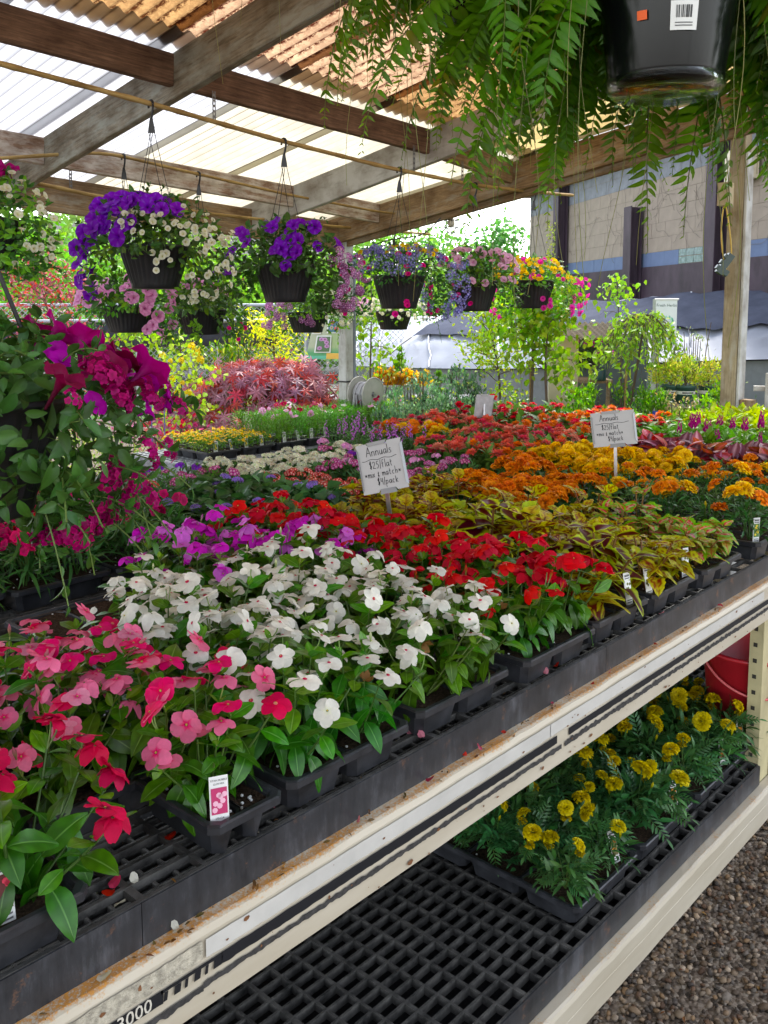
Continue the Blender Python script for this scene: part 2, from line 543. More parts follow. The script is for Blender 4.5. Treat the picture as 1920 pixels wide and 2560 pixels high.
RX = [-1.6, .55, 2.45, 4.21, 5.06]
def rpt(X, Y, dz): return (X, Y, ZR(X, Y) + dz)
rm = [W_GREY, W_GREY, W_GREY, W_WHITE, W_TAN]
for X, mm_ in zip(RX, rm):
    beam('rafter', rpt(X, .25 if X < 5 else 1.0, -.096), rpt(X, 5.2, -.096), .045 if X < 5 else .04, .19, mm_, shel)
beam('rafter', rpt(5.11, 1.0, -.13), rpt(5.11, 5.25, -.13), .04, .19, W_TAN, shel)
PY = [.30, 1.24, 2.36, 3.48, 4.66]
for Y in PY:
    for i in range(4):
        x0, x1 = RX[i] + .024, RX[i + 1] - .024
        mt = W_WASH if Y > 4 else (W_TAN if (i == 3) else W_BROWN)
        beam('purlin', rpt(x0, Y, -.071), rpt(x1, Y, -.071), .04, .14, mt, shel)
beam('eave_beam', rpt(-1.7, 5.1, -.14), rpt(5.2, 5.1, -.14), .045, .2, W_TAN, shel)
# roof sheets
wav = .068
def sheet(x0, nw, y0, y1, mat, lift):
    g = Geo()
    xs = np.arange(0, nw * 8 + 1) * wav / 8
    ys = np.linspace(y0, y1, 6)
    P = np.zeros((len(ys), len(xs), 3))
    P[:, :, 0] = xs[None]; P[:, :, 1] = (ys - y0)[:, None]
    P[:, :, 2] = .010 * np.cos(2 * PI * xs / wav)[None] + ZR((x0 + xs)[None], ys[:, None]) - ZR(x0, y0) + .012 + lift
    g.grid(P)
    return place('roof_sheet', g.mesh('roof_sheet', mat, True), shel, Matrix.Translation((x0, y0, ZR(x0, y0))))

nx = 0
x = -1.75
while x < 5.25:
    nw = 11
    low = FG_CLEAR if x < 2.6 else FG_CREAM
    up = FG_AMBER if x < 2.3 else (FG_RUST if x < 3.6 else (FG_AMBER if x < 4.1 else FG_YELLOW))
    w_ = min(nw, int((5.3 - x) / wav))
    if w_ < 3: break
    sheet(x, w_, 3.30, 5.32, low, .0 + .004 * (nx % 2))
    sheet(x, w_, .15, 3.44, FG_CLEAR if (x > 4.6) else up, .014 + .004 * (nx % 2))
    x += (nw - 1) * wav; nx += 1
# posts
def post(x, y, z1, m1, m2, s=.09):
    g = Geo(); c = s / 2
    g.box((-c, -c, 0), (c, c, z1 - .0), mi=0)
    o = place('post', g.mesh('post', m1), shel, Matrix.Translation((x, y, 0)))
    return o
# upright timber's grain runs along its height: build as beams
beam('post', (5.19, 2.04, .0), (5.19, 2.04, ZR(5.19, 2.04) - .02), .088, .088, W_POST, shel, up=(1, 0, 0), label='tan timber post beside the celosia')
beam('corner_board', (5.19, 1.986, .0), (5.19, 1.986, ZR(5.19, 2.0) - .3), .018, .086, W_WHITE, shel, up=(1, 0, 0))
beam('post', (5.12, 5.08, .0), (5.12, 5.08, ZR(5.12, 5.08) - .06), .085, .085, W_WHITE, shel, up=(1, 0, 0), label='flaking white post behind the raised table')
cd = Geo(); cd.tube([(5.19, 5.06, .3), (5.19, 5.06, 1.0), (5.19, 5.06, 1.95)], .017, 10)
part('conduit', cd, simple('grey_conduit', (.20, .22, .26), .5), shel, True)
cb = Geo(); cb.box((5.07, 5.03, 1.01), (5.212, 5.125, 1.022)); part('cable_tie', cb, BLACK, shel)
# short fence rail fixed to the right post
beam('rail', (5.24, 1.93, .98), (5.50, 1.35, .98), .035, .085, W_TAN, shel)
beam('rail', (5.24, 1.93, 1.14), (5.50, 1.35, 1.14), .035, .03, W_WHITE, shel)
beam('rail_block', (5.18, 1.935, .97), (5.18, 1.935, 1.08), .07, .07, W_TAN, shel, up=(1, 0, 0))
beam('picket', (5.26, 1.84, .99), (5.26, 1.84, 1.23), .05, .06, W_WHITE, shel, up=(1, 0, 0))
# straps that carry the bamboo rods
STRAP = simple('perforated_strap', (.16, .16, .16), .5, .5, .6, .2)
def strap(x, y, z0, z1):
    g = Geo()
    for q in range(6):
        za, zb = z0 + (z1 - z0) * q / 6, z0 + (z1 - z0) * (q + 1) / 6
        hh = (zb - za)
        g.box((x - .009, y - .001, za), (x - .004, y + .001, zb)); g.box((x + .004, y - .001, za), (x + .009, y + .001, zb))
        g.box((x - .004, y - .001, za), (x + .004, y + .001, za + hh * .45))
    part('strap', g, STRAP, shel)

# ------------------------------------------------------------------ bamboo rods
def aty(x, y, Y):
    d = ray(x, y); return CAM + d * ((Y - CAM[1]) / d[1])

def rod(pts, Y, r0, label, ext=None):
    P = [aty(x, y, Y) for x, y in pts]
    if ext: P = [P[0] + (P[0] - P[1]) / np.linalg.norm(P[0] - P[1]) * ext] + P
    P = np.array(P)
    # resample and add the nodes of the cane
    L = np.concatenate([[0], np.cumsum(np.linalg.norm(np.diff(P, axis=0), axis=1))])
    s_ = np.arange(0, L[-1], .05)
    Q = np.stack([np.interp(s_, L, P[:, i]) for i in range(3)], -1)
    for _ in range(6): Q[1:-1] = (Q[:-2] + 2 * Q[1:-1] + Q[2:]) / 4
    rr = np.full(len(Q), r0) * np.linspace(1.05, .85, len(Q)); rr[::5] *= 1.18
    g = Geo(); g.tube(Q - Q[0], rr, 8)
    mesh_thing('bamboo_rod', g, BAMBOO, label, 'bamboo rod', Q[0], 'bamboo rods under the roof', True)
    return Q

ROD1 = rod([(0, 159), (370, 257), (503, 295), (694, 350), (960, 417), (1186, 463), (1336, 480), (1440, 489)], 3.42, .0115, 'thick bamboo rod nearest the viewer with the purple petunia baskets hooked on it', 1.2)
ROD2 = rod([(0, 396), (150, 386), (260, 380), (463, 428), (717, 486), (960, 532), (1118, 541)], 4.5, .009, 'thin bamboo rod below the whitewashed purlin, second from the viewer', .8)
ROD3 = rod([(52, 451), (133, 466), (231, 489), (509, 532), (608, 544), (825, 565), (1080, 586)], 4.95, .011, 'bamboo rod closest to the eave beam, lowest in view')
for i, X in enumerate((2.62, 4.0, 4.45)):
    q = ROD1[np.argmin(abs(ROD1[:, 0] - X))]; strap(q[0], 3.44, q[2], ZR(q[0], 3.44) - .13)
for X in (2.75,):
    q = ROD3[np.argmin(abs(ROD3[:, 0] - X))]; strap(q[0], 4.95, q[2], ZR(q[0], 4.95) - .02)

# ------------------------------------------------------------------ pallet rack with the benches
CREAM = None
m, n, out = new_mat('cream_beam_paint')
p = nd(n, 'ShaderNodeBsdfPrincipled', Roughness=.42)
a = n.nodes.new('ShaderNodeAttribute'); a.attribute_name = 'Col'
k1 = noise(n, 11, 6, .7); k2 = noise(n, 190, 6, .8); k3 = noise(n, 3, 4, .6, 'Object', (1, 6, 6))
base = ramp(n, k3.outputs['Fac'], [(.3, (.40, .345, .255)), (.65, (.485, .43, .335))])
# rust amount comes from Col.r (the flat ledge collects it), broken up by two noises
mu = nd(n, 'ShaderNodeMath', _operation='ADD'); n.links.new(k1.outputs['Fac'], mu.inputs[0])
sp = n.nodes.new('ShaderNodeSeparateColor'); n.links.new(a.outputs['Color'], sp.inputs[0])
n.links.new(sp.outputs[0], mu.inputs[1])
m2 = nd(n, 'ShaderNodeMath', _operation='MULTIPLY'); n.links.new(mu.outputs[0], m2.inputs[0]); n.links.new(k2.outputs['Fac'], m2.inputs[1])
rr_ = ramp(n, m2.outputs[0], [(.42, (0, 0, 0)), (.56, (1, 1, 1))])
rc = ramp(n, k2.outputs['Fac'], [(.4, (.26, .09, .015)), (.6, (.50, .23, .04))])
cc = mixc(n, rr_.outputs[0], base.outputs[0], rc.outputs[0])
n.links.new(cc, p.inputs['Base Color'])
b = nd(n, 'ShaderNodeBump', Strength=.2, Distance=.003); n.links.new(rr_.outputs[0], b.inputs['Height']); n.links.new(b.outputs[0], p.inputs['Normal'])
n.links.new(p.outputs[0], out.inputs['Surface'])
CREAM = m
m, n, out = new_mat('stained_grating_side')
p = nd(n, 'ShaderNodeBsdfPrincipled', Roughness=.36)
k1 = noise(n, 5, 6, .7); k2 = noise(n, 22, 6, .75)
k4 = noise(n, 9, 8, .8, 'Object', (3, 1, .6))
k5 = nd(n, 'ShaderNodeMath', _operation='ADD'); n.links.new(k1.outputs['Fac'], k5.inputs[0]); n.links.new(k4.outputs['Fac'], k5.inputs[1])
k6 = nd(n, 'ShaderNodeMath', _operation='MULTIPLY'); k6.inputs[1].default_value = .5; n.links.new(k5.outputs[0], k6.inputs[0])
base = ramp(n, k6.outputs[0], [(.40, (.010, .0105, .012)), (.52, (.030, .031, .035)), (.62, (.075, .077, .086))])
base.color_ramp.elements[0].position = .38
rr_ = ramp(n, k2.outputs['Fac'], [(.59, (0, 0, 0)), (.68, (1, 1, 1))])
n.links.new(mixc(n, rr_.outputs[0], base.outputs[0], (.13, .065, .038)), p.inputs['Base Color'])
n.links.new(p.outputs[0], out.inputs['Surface'])
LIPM = m

rack = thing('display_rack', 'cream painted pallet rack carrying two levels of black grating and flower flats', 'rack', (0, .96, 0))
YO = .96
def rloc(v): return (v[0], v[1] - YO, v[2])

def rack_beam(zt, zb, x0, x1, ledge_rust, face_rust):
    """step beam: flat ledge at the back edge, rounded nose, tall face"""
    g = Geo()
    xs = np.linspace(x0, x1, 90)
    prof = [(.002, zb + .0), (-.030, zb), (-.034, zb + .004), (-.034, zt - .045), (-.0335, zt - .0445), (-.0335, zt - .012), (-.030, zt - .003), (-.024, zt), (.0, zt)]
    rust = [face_rust * .2, face_rust * .6, face_rust * .3, 0, 0, .10 * ledge_rust, .5 * ledge_rust, ledge_rust, ledge_rust * .75]
    P = np.array([[(x, y, z) for y, z in prof] for x in xs])
    dent = np.convolve(rng.normal(0, 1, len(xs)), [.25, .5, .25], 'same')[:, None]
    P[:, :, 1] += dent * .0007; P[:, 5:8, 2] += dent * .0009 - .0015 * (rng.random((len(xs), 1)) < .08)
    C = np.array([[(r_, 0, 0) for r_ in rust]] * len(xs))
    g.grid(P, C)
    for q in (0, len(xs) - 1):
        g.add(P[q], [list(range(len(prof)))], C[q])
    return part('beam', g, CREAM, rack, False)

XB0, XB1 = -.6, 2.90
ub = rack_beam(.790, .672, XB0, XB1, .56, .35); ub['label'] = 'upper cream beam with rusty ledge and torn black strip'
lb = rack_beam(.113, .010, XB0, XB1, .30, .3); lb['label'] = 'lower cream beam just above the gravel'
rack_beam(.790, .672, 2.903, 5.3, .4, .3); rack_beam(.113, .010, 2.903, 5.3, .3, .3)
# paper strips, printed band and lettering stuck on the upper beam
FY = -.034 - .0024
def ribbon(g, x0, x1, zc, h, torn_top=0., torn_bot=0., step=.006, C=(1, 1, 1), y=FY, zs=0.0):
    xs = np.arange(x0, x1 + step, step)
    t = rng.normal(0, 1, len(xs)); t = np.convolve(t, [.25, .5, .25], 'same')
    u = rng.normal(0, 1, len(xs)); u = np.convolve(u, [.2, .6, .2], 'same')
    P = np.stack([np.stack([xs, np.full(len(xs), y), zc - h / 2 + torn_bot * u], -1), np.stack([xs, np.full(len(xs), y), zc + h / 2 + torn_top * t], -1)], 0)
    g.grid(P, C)
g = Geo(); ribbon(g, .665, 1.50, .7615, .026, .0004, .0004); ribbon(g, 1.503, 2.66, .7615, .026, .0004, .0004)
part('paper_strip', g, simple('old_paper_strip', (.47, .45, .41), .5, .4, 0, .1, 12), ub)
g = Geo(); ribbon(g, .1, .66, .7615, .027, .0012, .0016, .004)
part('glue_residue', g, simple('crazed_glue', (.40, .36, .28), .8, .2, 0, .45, 90, .5), ub)
g = Geo()
ribbon(g, .690, 1.530, .7340, .0170, .0003, .0007); ribbon(g, 1.575, 2.70, .7345, .0150, .0002, .0006)
part('black_band', g, INK, ub)
g = Geo()
ribbon(g, .10, .66, .7080, .009, .0004, .0016, .004); ribbon(g, .66, 1.545, .7125, .0085, .0016, .0012, .004); ribbon(g, 1.56, 2.72, .7135, .0105, .0024, .0014, .004)
part('torn_band', g, simple('torn_band', (.045, .042, .040), .8, .2, 0, .5, 120), ub)
g = Geo()   # what is left of the printed letters at the start of the band: bars hanging from it
ribbon(g, .595, .690, .7400, .0050, .0002, .0003)
for x0_, w_ in ((.598, .006), (.614, .010), (.630, .005), (.645, .010), (.662, .005), (.676, .014)):
    g.add([(x0_, FY, .7255), (x0_ + w_, FY, .7255), (x0_ + w_ + .002, FY, .7374), (x0_ + .002, FY, .7374)], [(0, 1, 2, 3)])
ribbon(g, .40, .594, .7335, .0185, .0005, .0005)
part('worn_lettering', g, INK, ub)


def text_geo(s, size, M, ext=0.0, align='CENTER'):
    cu = bpy.data.curves.new('lettering', 'FONT'); cu.body = s; cu.size = size
    cu.align_x = align; cu.align_y = 'CENTER'; cu.resolution_u = 2; cu.extrude = ext
    o = bpy.data.objects.new('lettering_source', cu); COL.objects.link(o)
    me = bpy.data.meshes.new_from_object(o.evaluated_get(bpy.context.evaluated_depsgraph_get()))
    V = np.array([v.co[:] for v in me.vertices]).reshape(-1, 3)
    Fs = [list(p_.vertices) for p_ in me.polygons]
    bpy.data.objects.remove(o); bpy.data.curves.remove(cu); bpy.data.meshes.remove(me)
    M = np.asarray(M); V = V @ M[:3, :3].T + M[:3, 3]
    g = Geo()
    for k in (3, 4):
        f = [q for q in Fs if len(q) == k]
        if f: g.add(V, f)
    big = [q for q in Fs if len(q) > 4]
    for q in big: g.add(V[q], [list(range(len(q)))])
    return g

# local frame on the beam's face: x along +X, y up (+Z), facing -Y
MB_ = np.eye(4); MB_[:3, 0] = (1, 0, 0); MB_[:3, 1] = (0, 0, 1); MB_[:3, 2] = (0, -1, 0)
def face_M(x, y, z, roll=0.0):
    M = MB_.copy(); M[:3, 3] = (x, y, z); return M
g = text_geo('3000', .0255, face_M(.556, FY - .001, .7335), .0004)
part('number', g, simple('cream_lettering', (.52, .48, .40), .6), ub)

g = Geo()
for q in range(90):
    x, z = rng.uniform(.2, 2.75), rng.choice([rng.uniform(.676, .70), rng.uniform(.74, .782), rng.uniform(.676, .78)]); r_ = abs(rng.normal(0, .0016)) + .0006; a = np.arange(7) * 2 * PI / 7
    g.add(np.stack([x + r_ * rng.uniform(.6, 2.2) * np.cos(a) * rng.uniform(.7, 1.2, 7), np.full(7, FY - .0006), z + r_ * np.sin(a) * rng.uniform(.6, 1.2, 7)], -1), [list(range(7))])
part('paint_chips', g, simple('bare_rusty_steel', (.16, .07, .03), .8, .2, 0, .4, 200), ub)
g = Geo()
for x in (2.83, 2.86):
    for z in (.70, .755): g.lathe([(.001, .004), (.006, .0035), (.0075, .0)], 10, org=(0, 0, 0)); V = g.V[-1]; g.V[-1] = np.stack([V[:, 0] + x, -V[:, 2] + FY + .0005, V[:, 1] + z], -1)
part('rivets', g, STEEL, ub)
# upright with punched holes
up_ = Geo()
xs_ = (2.563, 2.655)
up_.box((2.790, .003, 0), (2.880, .008, .845)); up_.box((2.790, .0085, 0), (2.795, .045, .845)); up_.box((2.875, .0085, 0), (2.880, .045, .845))
YEL = simple('faded_yellow_paint', (.46, .40, .22), .55, .4, 0, .18, 9, .1)
part('upright', up_, YEL, rack)
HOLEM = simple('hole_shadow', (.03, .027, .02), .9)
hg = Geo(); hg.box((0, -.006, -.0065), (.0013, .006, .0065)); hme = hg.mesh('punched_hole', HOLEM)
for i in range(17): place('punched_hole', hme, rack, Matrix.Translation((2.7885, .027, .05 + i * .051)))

def grating(name, x0, x1, y0, y1, zt, px, py, bw, h, side, label=None, wob=0.0):
    """moulded bench top: bars both ways, side skirt along the front"""
    g = Geo()
    nx_ = int(round((x1 - x0) / px)); ny_ = int(round((y1 - y0) / py))
    for i in range(nx_ + 1):
        x = x0 + i * (x1 - x0) / nx_; w_ = bw * (1.5 if i % 3 == 0 else 1)
        g.box((x - w_ / 2, y0 + .004, zt - h), (x + w_ / 2, y1 - .004, zt - .0006))
    for j in range(ny_ + 1):
        y = y0 + j * (y1 - y0) / ny_; w_ = bw * .8
        g.box((x0 + .002, y - w_ / 2, zt - h - .001), (x1 - .002, y + w_ / 2, zt))
    part(name, g, GRATE, rack, label=label)
    if side:
        s = Geo(); L = 1.19; x = x0
        while x < x1 - .02:
            xe = min(x + L, x1); s.box((x + .0006, y0 - .006, zt - side), (xe - .0006, y0 - .001, zt - .001)); x = xe
        part(name + '_side', s, LIPM, rack)

grating('grating', -.6, 2.785, 0.0, 1.20, .850, .100, .0375, .0075, .010, .062, 'upper black grating seen between the flats')
grating('grating', 2.885, 5.1, 0.0, 1.20, .850, .100, .0375, .0075, .010, .062)
grating('grating', -.1, 5.1, 1.215, 2.35, .850, .100, .0375, .0075, .010, 0)
grating('grating', .2, 2.785, 0.0, 1.15, .180, .062, .0345, .0065, .018, .062, 'dark lower grating, bare beside the marigold flats')
grating('grating', 2.885, 4.4, 0.0, 1.15, .180, .062, .040, .008, .020, .062)
g = Geo()
for x in (2.58, 5.05):
    for y in (1.16, 2.33): g.box((x - .03, y - .03, 0), (x + .03, y + .03, .817))
g.box((-.6, 1.17, .72), (5.1, 1.205, .816)); g.box((-.6, 2.30, .72), (5.1, 2.335, .818))
g.box((-.6, 1.10, .05), (5.1, 1.14, .134))
for x in (-.1, 1.2): g.box((x - .03, 1.13, 0), (x + .03, 1.169, .72)); g.box((x - .03, 2.26, 0), (x + .03, 2.299, .72))
part('rear_frame', g, simple('dark_frame_steel', (.06, .06, .055), .6), rack)

# ------------------------------------------------------------------ leaf and petal templates (local +Y = length, +Z = face)
def leaf_T(L, W, curl=.25, fold=.25, tip=1.0, wide=.45, n=6, c_in=(.05, .12, .02), c_out=None, c_mid=None, m=2, serr=0.0, wave=0.0, edge=None, edge_at=.6):
    """lamina grid: n segments long, m columns each side; returns (V,F,C)"""
    c_out = c_out or c_in; c_mid = c_mid or c_in
    t = np.linspace(0, 1, n + 1)
    w = W / 2 * np.sin(PI * t ** (math.log(.5) / math.log(wide))) ** .8
    w[0] = W * .03; w[-1] = W * .015 * tip
    ss = np.linspace(-1, 1, 2 * m + 1) if m != 3 else np.array([-1, -.55, -.10, 0, .10, .55, 1])
    V, C = [], []
    for i, ti in enumerate(t):
        for s in ss:
            sw = s
            if serr and abs(s) == 1 and 0 < i < n: sw = s * (1 + (serr if i % 2 else -serr))
            x = w[i] * sw
            y = L * (ti - .10 * curl * ti ** 2)
            z = -curl * L * ti ** 2 * .8 + fold * abs(x) + wave * W * math.sin(ti * 9 + s * 2) * abs(s)
            V.append((x, y, z))
            if edge is not None and abs(s) >= edge_at: c = edge
            elif abs(s) < .01: c = c_mid
            elif m == 3 and i % 2 and abs(s) > .3: c = tuple(a * 1.22 for a in c_out)
            else: c = tuple(a + (b - a) * abs(s) for a, b in zip(c_in, c_out))
            C.append(c)
    k = 2 * m + 1
    F = [(i * k + j, i * k + j + 1, (i + 1) * k + j + 1, (i + 1) * k + j) for i in range(n) for j in range(k - 1)]
    return np.array(V), np.array(F), np.array(C)


def petals_T(np_, r0, r1, width, cup, c0, c1, n=3, m=1, notch=0.0, ruffle=0.0, eye=None, eye_r=.2, tw=0.0, a0=0.0, seed=0):
    """flat flower of np_ petals in the XY plane facing +Z"""
    rg = np.random.default_rng(seed)
    V, F, C = [], [], []
    for q in range(np_):
        az = a0 + q * 2 * PI / np_ + rg.normal(0, .05)
        ca, sa = math.cos(az), math.sin(az)
        base = len(V); k = 2 * m + 1
        L1 = r1 * rg.uniform(.88, 1.07); dz = rg.normal(-.03, .14); pv = rg.uniform(.88, 1.06); roll_ = rg.normal(0, .22)
        for i in range(n + 1):
            t = i / n; r_ = r0 + (L1 - r0) * t
            w_ = width * (math.sin(PI * (.12 + .68 * t)) ** .75) * (1 if i < n else .72)
            for s in np.linspace(-1, 1, k):
                rr = r_ - (notch * L1 * (1 - abs(s)) if i == n else 0) - (.06 * L1 * abs(s) if i == n else 0)
                x = s * w_ / 2
                z = cup * rr * t + dz * rr * t ** 1.5 - .35 * dz * abs(s) * w_ + roll_ * s * w_ * .5 * t + ruffle * L1 * (rg.normal(0, .5) + math.sin(5 * s + q)) * t + tw * s * w_
                V.append((rr * ca - x * sa, rr * sa + x * ca, z))
                f = min(1, max(0, (r_ / r1 - eye_r) / .35)) if eye is not None else t
                ca_ = eye if eye is not None else c0
                if eye is not None and r_ / r1 < eye_r: C.append(eye)
                else: C.append(tuple(((1 - f) * a + f * b) * pv for a, b in zip(c0, c1)))
        F += [(base + i * k + j, base + i * k + j + 1, base + (i + 1) * k + j + 1, base + (i + 1) * k + j) for i in range(n) for j in range(k - 1)]
    return np.array(V), np.array(F), np.array(C)


def cat_T(*Ts):
    V, F, C, o = [], [], [], 0
    for v, f, c in Ts:
        V.append(v); F.append(f + o); C.append(c); o += len(v)
    return np.vstack(V), np.vstack(F), np.vstack(C)


def tr_T(T, M, cm=(1, 1, 1)):
    M = np.asarray(M); return T[0] @ M[:3, :3].T + M[:3, 3], T[1], T[2] * np.asarray(cm)


def disc_T(r, z, c, n=6):
    a = np.arange(n) * 2 * PI / n
    V = np.vstack([np.stack([r * np.cos(a), r * np.sin(a), np.full(n, z)], -1), [(0, 0, z + r * .4)]])
    F = np.array([(i, (i + 1) % n, n, n) for i in range(n)])
    return V, F[:, :3][:, [0, 1, 2, 2]], np.tile(c, (n + 1, 1))


def trumpet_T(r, depth, c_in, c_out, lobes=5, n=20, wavy=.08, star=None, seed=0):
    """petunia-like funnel facing +Z"""
    rg = np.random.default_rng(seed)
    a = np.arange(n) * 2 * PI / n
    prof = [(.06, -1.0), (.12, -.45), (.26, -.16), (.6, .0), (1.0, .03)]
    V, C = [], []
    ph = rg.uniform(0, 6)
    for i, (rr, zz) in enumerate(prof):
        t = i / (len(prof) - 1)
        for q in a:
            l = 1 - (.10 * (1 - abs(math.cos(lobes / 2 * q + ph))) ** 2 if i >= 3 else 0) * (1 if i == 4 else .4)
            x = r * rr * l
            V.append((x * math.cos(q), x * math.sin(q), depth * zz + (wavy * r * math.sin(lobes * q + 1.3 + ph) + .5 * wavy * r * rg.normal()) * (1 if i == 4 else (.3 if i == 3 else 0))))
            c = np.array(c_in) * (1 - min(1, t * 1.35)) + np.array(c_out) * min(1, t * 1.35)
            if star is not None and i >= 3 and abs(math.cos(lobes / 2 * q + ph)) > .93: c = c * .6 + np.array(star) * .4
            C.append(c)
    F = [(i * n + j, i * n + (j + 1) % n, (i + 1) * n + (j + 1) % n, (i + 1) * n + j) for i in range(len(prof) - 1) for j in range(n)]
    return np.array(V), np.array(F), np.array(C)


def pom_T(r, c0, c1, rings=6, per=9, flat=.62, ruffle=.3, seed=0, wid=1.5):
    """double bloom built from rings of small curled petals"""
    rg = np.random.default_rng(seed)
    V, F, C = [], [], []
    for k in range(rings):
        el = R(4 + 80 * (k / (rings - 1)) ** .9)
        m_ = max(4, int(per * math.cos(el) * 1.7 + 2))
        for q in range(m_):
            az = 2 * PI * (q + .5 * (k % 2)) / m_ + rg.normal(0, .1)
            e = el + rg.normal(0, .07)
            d = np.array([math.cos(e) * math.cos(az), math.cos(e) * math.sin(az), math.sin(e) * flat])
            tdir = np.array([-math.sin(az), math.cos(az), 0])
            nrm = np.cross(tdir, d)
            w_ = wid * r * math.cos(el) / m_ * 2.2 + .12 * r
            p0, p1, p2 = d * r * .35, d * r * .82 + nrm * r * .05, d * r * rg.uniform(.95, 1.06) + nrm * r * .16
            b = len(V)
            zz = [rg.normal(0, ruffle) * r * .25 for _ in range(3)]
            V += [p0 - tdir * w_ * .3, p0 + tdir * w_ * .3, p1 - tdir * w_ * .55 + nrm * zz[0], p1 + tdir * w_ * .55 + nrm * zz[1], p2 - tdir * w_ * .42 + nrm * zz[1], p2 + tdir * w_ * .42 + nrm * zz[2]]
            cc = np.array(c0) * rg.uniform(.85, 1.1); ce = np.array(c1) * rg.uniform(.85, 1.15)
            C += [cc * .8, cc * .8, cc, cc, ce, ce]
            F += [(b, b + 1, b + 3, b + 2), (b + 2, b + 3, b + 5, b + 4)]
    return np.array(V), np.array(F), np.array(C)


def umbel_T(r, fl, k, hsq=.55, seed=0, jitc=.12):
    """dome of k small florets"""
    rg = np.random.default_rng(seed)
    out = []
    for i in range(k):
        u = (i + .5) / k; el = math.asin(1 - u * .95); az = i * 2.399963
        d = np.array([math.cos(el) * math.cos(az), math.cos(el) * math.sin(az), math.sin(el)])
        p_ = d * np.array([r, r, r * hsq])
        out.append(tr_T(fl, frames(p_, np.cross(d, rg.normal(0, 1, 3)), d + rg.normal(0, .25, 3), rg.uniform(.85, 1.15))[0], np.clip(1 + rg.normal(0, jitc, 3) * .4 + rg.normal(0, jitc), .5, 1.5)))
    return cat_T(*out)


def star_T(lobes, L, W, c, spread=300, droop=.25, n=3):
    """palmate leaf: lance lobes fanned around the base"""
    out = []
    for q in range(lobes):
        u = q / (lobes - 1) - .5
        a = R(u * spread); s = 1 - .75 * abs(u) ** 1.2
        T = leaf_T(L * s, W * s, droop, .3, n=n, m=1, c_in=c, wide=.4)
        ca, sa = math.cos(a), math.sin(a)
        M = np.eye(4); M[0, 0], M[0, 1], M[1, 0], M[1, 1] = ca, -sa, sa, ca
        out.append(tr_T(T, M))
    return cat_T(*out)


def TM(name, T, mat, smooth=True):
    g = Geo(); g.add(*T); return g.mesh(name, mat, smooth)


# colours are reflectances of the leaf or petal itself
G_V1, G_V2, G_MID = (.046, .145, .018), (.060, .175, .022), (.15, .30, .08)
VL = [leaf_T(.047, .025, .45, .10, n=7, m=3, c_in=G_V1, c_out=G_V2, c_mid=G_MID, wide=.52, wave=.05),
      leaf_T(.042, .023, .25, .10, n=7, m=3, c_in=(.060, .175, .022), c_out=(.075, .20, .026), c_mid=G_MID, wide=.5, wave=.04),
      leaf_T(.056, .028, .75, .10, n=7, m=3, c_in=(.036, .115, .016), c_out=(.048, .14, .02), c_mid=G_MID, wide=.52, wave=.07),
      leaf_T(.030, .015, .1, .12, n=5, m=2, c_in=(.115, .27, .035), c_out=(.13, .29, .04), c_mid=(.19, .34, .08), wide=.5)]
VLm = [TM('vinca_leaf', t, GLOSSY) for t in VL]
WHITE, CREAMW = (.80, .78, .70), (.74, .74, .58)

def vinca_F(c, eye, eye_r, sd, curl=-.1, r=.0265):
    if eye_r < .09: return cat_T(petals_T(5, .001, r, .0235, curl, c, c, 4, 2, .0, .022, None, .2, .05, seed=sd), disc_T(.0036, .0012, eye, 7), disc_T(.0012, .003, (.65, .5, .15), 5))
    return cat_T(petals_T(5, .002, r, .0235 * r / .0265, curl, c, c, 4, 2, .0, .018, eye, eye_r, .05, seed=sd), disc_T(.0016, .0012, (.65, .5, .15)))

def vinca_side(c, sd):          # half-open / drooping bloom
    return petals_T(5, .002, .026, .024, -.75, tuple(v * .95 for v in c), c, 4, 2, .0, .05, seed=sd)

def bud_T(L, c, cg=(.2, .3, .08)):
    t = np.linspace(0, 1, 6); rr = L * np.array([.05, .07, .12, .15, .09, .005])
    V, C = [], []
    for i in range(6):
        for q in range(6):
            a = q * PI / 3 + i * .3; V.append((rr[i] * math.cos(a), rr[i] * math.sin(a), L * t[i])); C.append(np.array(cg) * (1 - t[i]) + np.array(c) * t[i])
    F = [(i * 6 + j, i * 6 + (j + 1) % 6, (i + 1) * 6 + (j + 1) % 6, (i + 1) * 6 + j) for i in range(5) for j in range(6)]
    return np.array(V), np.array(F), np.array(C)

PINK, HOT, ROSE, RED, MAG, LIL = (.80, .24, .35), (.74, .07, .18), (.70, .012, .09), (.66, .006, .012), (.60, .08, .50), (.64, .20, .60)
FL = {}
FL['white'] = [TM('flower', vinca_F(WHITE, (.55, .05, .12), .085, s), PETAL) for s in (1, 2, 3, 31, 32)] + [TM('flower', vinca_side(WHITE, 4), PETAL), TM('flower', vinca_F(WHITE, CREAMW, .10, 5, -.25), PETAL)]
FL['pink'] = [TM('flower', vinca_F(PINK, HOT, .22, 6), PETAL), TM('flower', vinca_F((.78, .32, .42), (.66, .08, .22), .18, 7), PETAL), TM('flower', vinca_F(HOT, ROSE, .25, 8), PETAL), TM('flower', vinca_side(PINK, 9), PETAL), TM('flower', vinca_F(ROSE, (.7, .3, .25), .08, 10), PETAL), TM('flower', vinca_F(PINK, HOT, .2, 66, -.3), PETAL)]
FL['redeye'] = [TM('flower', vinca_F((.64, .05, .11), (.10, .005, .02), .28, 11, 0, .029), PETAL), TM('flower', vinca_F((.66, .08, .14), (.12, .01, .03), .22, 12), PETAL), TM('flower', vinca_side((.60, .07, .12), 13), PETAL), TM('flower', bud_T(.03, (.5, .02, .06)), PETAL)]
